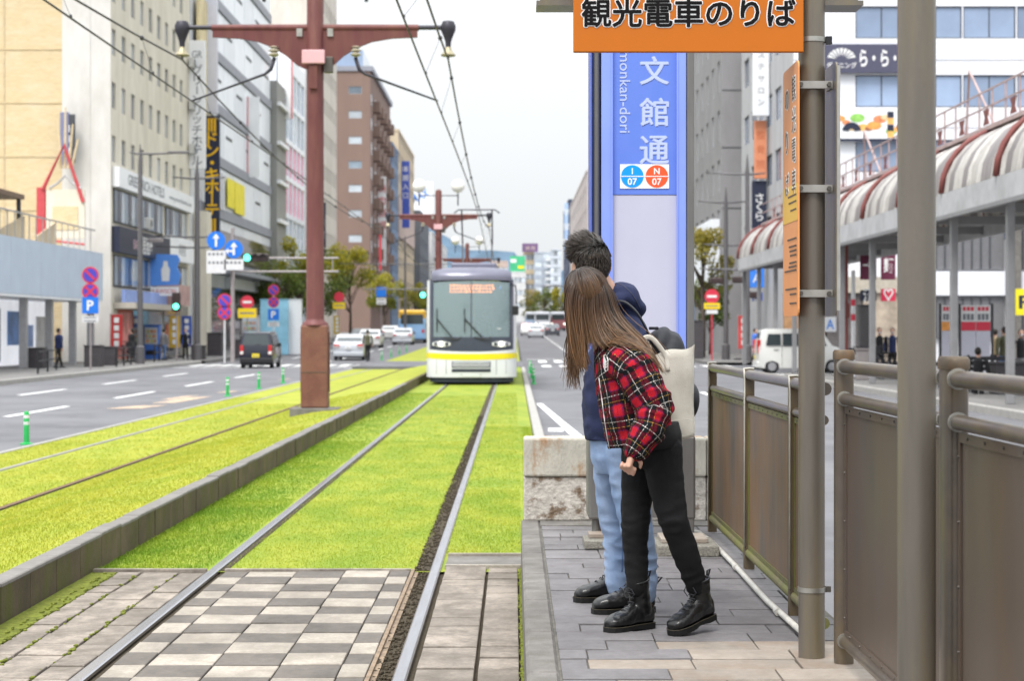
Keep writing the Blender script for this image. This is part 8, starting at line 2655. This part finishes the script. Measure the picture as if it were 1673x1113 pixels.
MB().tube([haxis[0] + Vector((0, 0, -.005)), haxis[0] + Vector((.003, 0, .055))], [(.187, .140), (.193, .146)], 24, caps=False).build('hem_rib', mt_hood, hd, smooth=True)
seam_tube(hd, hd, [(1008, 462), (1022, 470), (1036, 486), (1046, 505)], .0026, mt_navy, 'hood_seam', 16, .0)
boot(mn, (.276, 8.42, ZP), (.515, 8.50, ZP), 0., 1.02, shaft_to=W(1008, 935, 8.46), shaft_h=.18)
boot(mn, (.342, 8.06, ZP), (.610, 8.14, ZP), 0., 1.05, shaft_to=W(1052, 948, 8.11), shaft_h=.18)
# short hair
mt_mhair = hair_mat('dark_hair', (.010, .008, .006), (.024, .018, .013), (.060, .045, .034), .42)
q_ = MB(); oball(q_, PM(0, -.014, .032), (.083, .097, .086), mf, mu); oball(q_, PM(0, -.044, -.022), (.068, .053, .072), mf, mu)
fuse(q_, 'hair_cap', M('dark_hair_base', (.016, .012, .010), .6, var=.3, scale=70), .009, 3, mn)
fN = mf.normalized(); uN = (mu - fN * mu.dot(fN)).normalized(); xN = fN.cross(uN)
paths, tints = [], []
K2 = 7
for i in range(5200):
    e = rh.uniform(-.85, 1.0)
    th = rh.uniform(0, 2 * math.pi)
    ce = math.sqrt(max(0, 1 - e * e))
    lx, ly, lz = math.cos(th) * ce, math.sin(th) * ce, e
    if ly > .40 and lz < .42: continue
    if lz < -.15 and ly > -.10: continue
    if abs(lx) > .72 and lz < -.02 and ly > -.30: continue
    nrm = xN * lx + fN * ly + uN * lz
    root = Vector(PM(lx * .085, -.014 + ly * .100, .034 + lz * (.088 if lz > 0 else .118)))
    ck_ = Vector((math.floor(th * 3.2) * 3.1, math.floor(e * 6) * 5.7, 1.3))
    cl = Vector((noise.noise(ck_), noise.noise(ck_ + Vector((7, 0, 0))), noise.noise(ck_ + Vector((0, 9, 0)))))
    top = max(0., min(1., (lz - .05) / .6))
    Ls = (.017 + .030 * top) * rh.uniform(.6, 1.3)
    # whorl at the crown: the top sweeps forward and to the side, back and sides lie flat downwards
    flow_t = fN * .55 - xN * .60 + uN * .35
    flow_b = uN * -1.0 + nrm * .12 - xN * .12
    flow = (flow_t * top + flow_b * (1 - top)).normalized()
    lift = .16 + .30 * top * (1. if lx < .2 else .55)
    dirv = (flow + nrm * lift + cl * (.35 + .8 * top) + Vector(rh.normal(0, .14, 3))).normalized()
    pts = [root - nrm * .004]
    for k in range(1, K2):
        s = k / (K2 - 1)
        g = (dirv * (1 - s * .5) + flow * s * .5).normalized()
        q = pts[-1] + g * Ls / (K2 - 1)
        pts.append(q)
    paths.append([tuple(p) for p in pts]); tints.append(max(.4, rh.normal(1., .35)))
strand_mesh('hair', paths, .0021 * np.array([1, 1, 1, .9, .8, .6, .25]), tints, mt_mhair, mn)
# backpack
bk = thing('backpack', 'black backpack on the man back with strap over shoulder', 'backpack', tuple(W(1092, 690, 8.25)))
mt_pack = M('black_nylon', (.014, .015, .020), .55, var=.2, scale=12, bump=.3, bscale=180)
o_b = bk.location
q_ = MB(o_b)
def rb(c, r, tilt=.3):
    oball(q_, c, r, (math.cos(tilt), 0, -math.sin(tilt)), (math.sin(tilt), 0, math.cos(tilt)), 16, 12)
rb(W(1086, 600, 8.25), (.145, .075, .165)); rb(W(1090, 640, 8.25), (.150, .085, .140)); rb(W(1076, 570, 8.25), (.12, .06, .10))
sack = fuse(q_, 'sack', mt_pack, .009, 3, bk, post=wrinkle(lambda p: .006 * ridge(p, 7, 7, 9, 2.)))
q_ = MB(o_b); rb(W(1124, 656, 8.20), (.10, .052, .090), .1); fuse(q_, 'front_pocket', mt_pack, .008, 3, bk)
pst = [W(1008, 492, 8.05), W(1022, 494, 8.03), W(1040, 510, 8.035), W(1052, 530, 8.06), W(1062, 552, 8.12), W(1072, 575, 8.17)]
MB(o_b).tube([tuple(v) for v in catmull([tuple(p) for p in pst], 18)], [(.016, .005)] * 18, 8).build('strap', mt_pack, bk, smooth=True)
MB(o_b).bbox(W(1061, 539, 8.06), W(1076, 534, 8.07) + Vector((0, .03, 0)), .004).build('strap_tab', mt_pack, bk)
MB(o_b).tube([W(1100, 640, 8.10), W(1120, 636, 8.11), W(1136, 642, 8.14)], .004, 6).build('zip', mt_trim, bk)
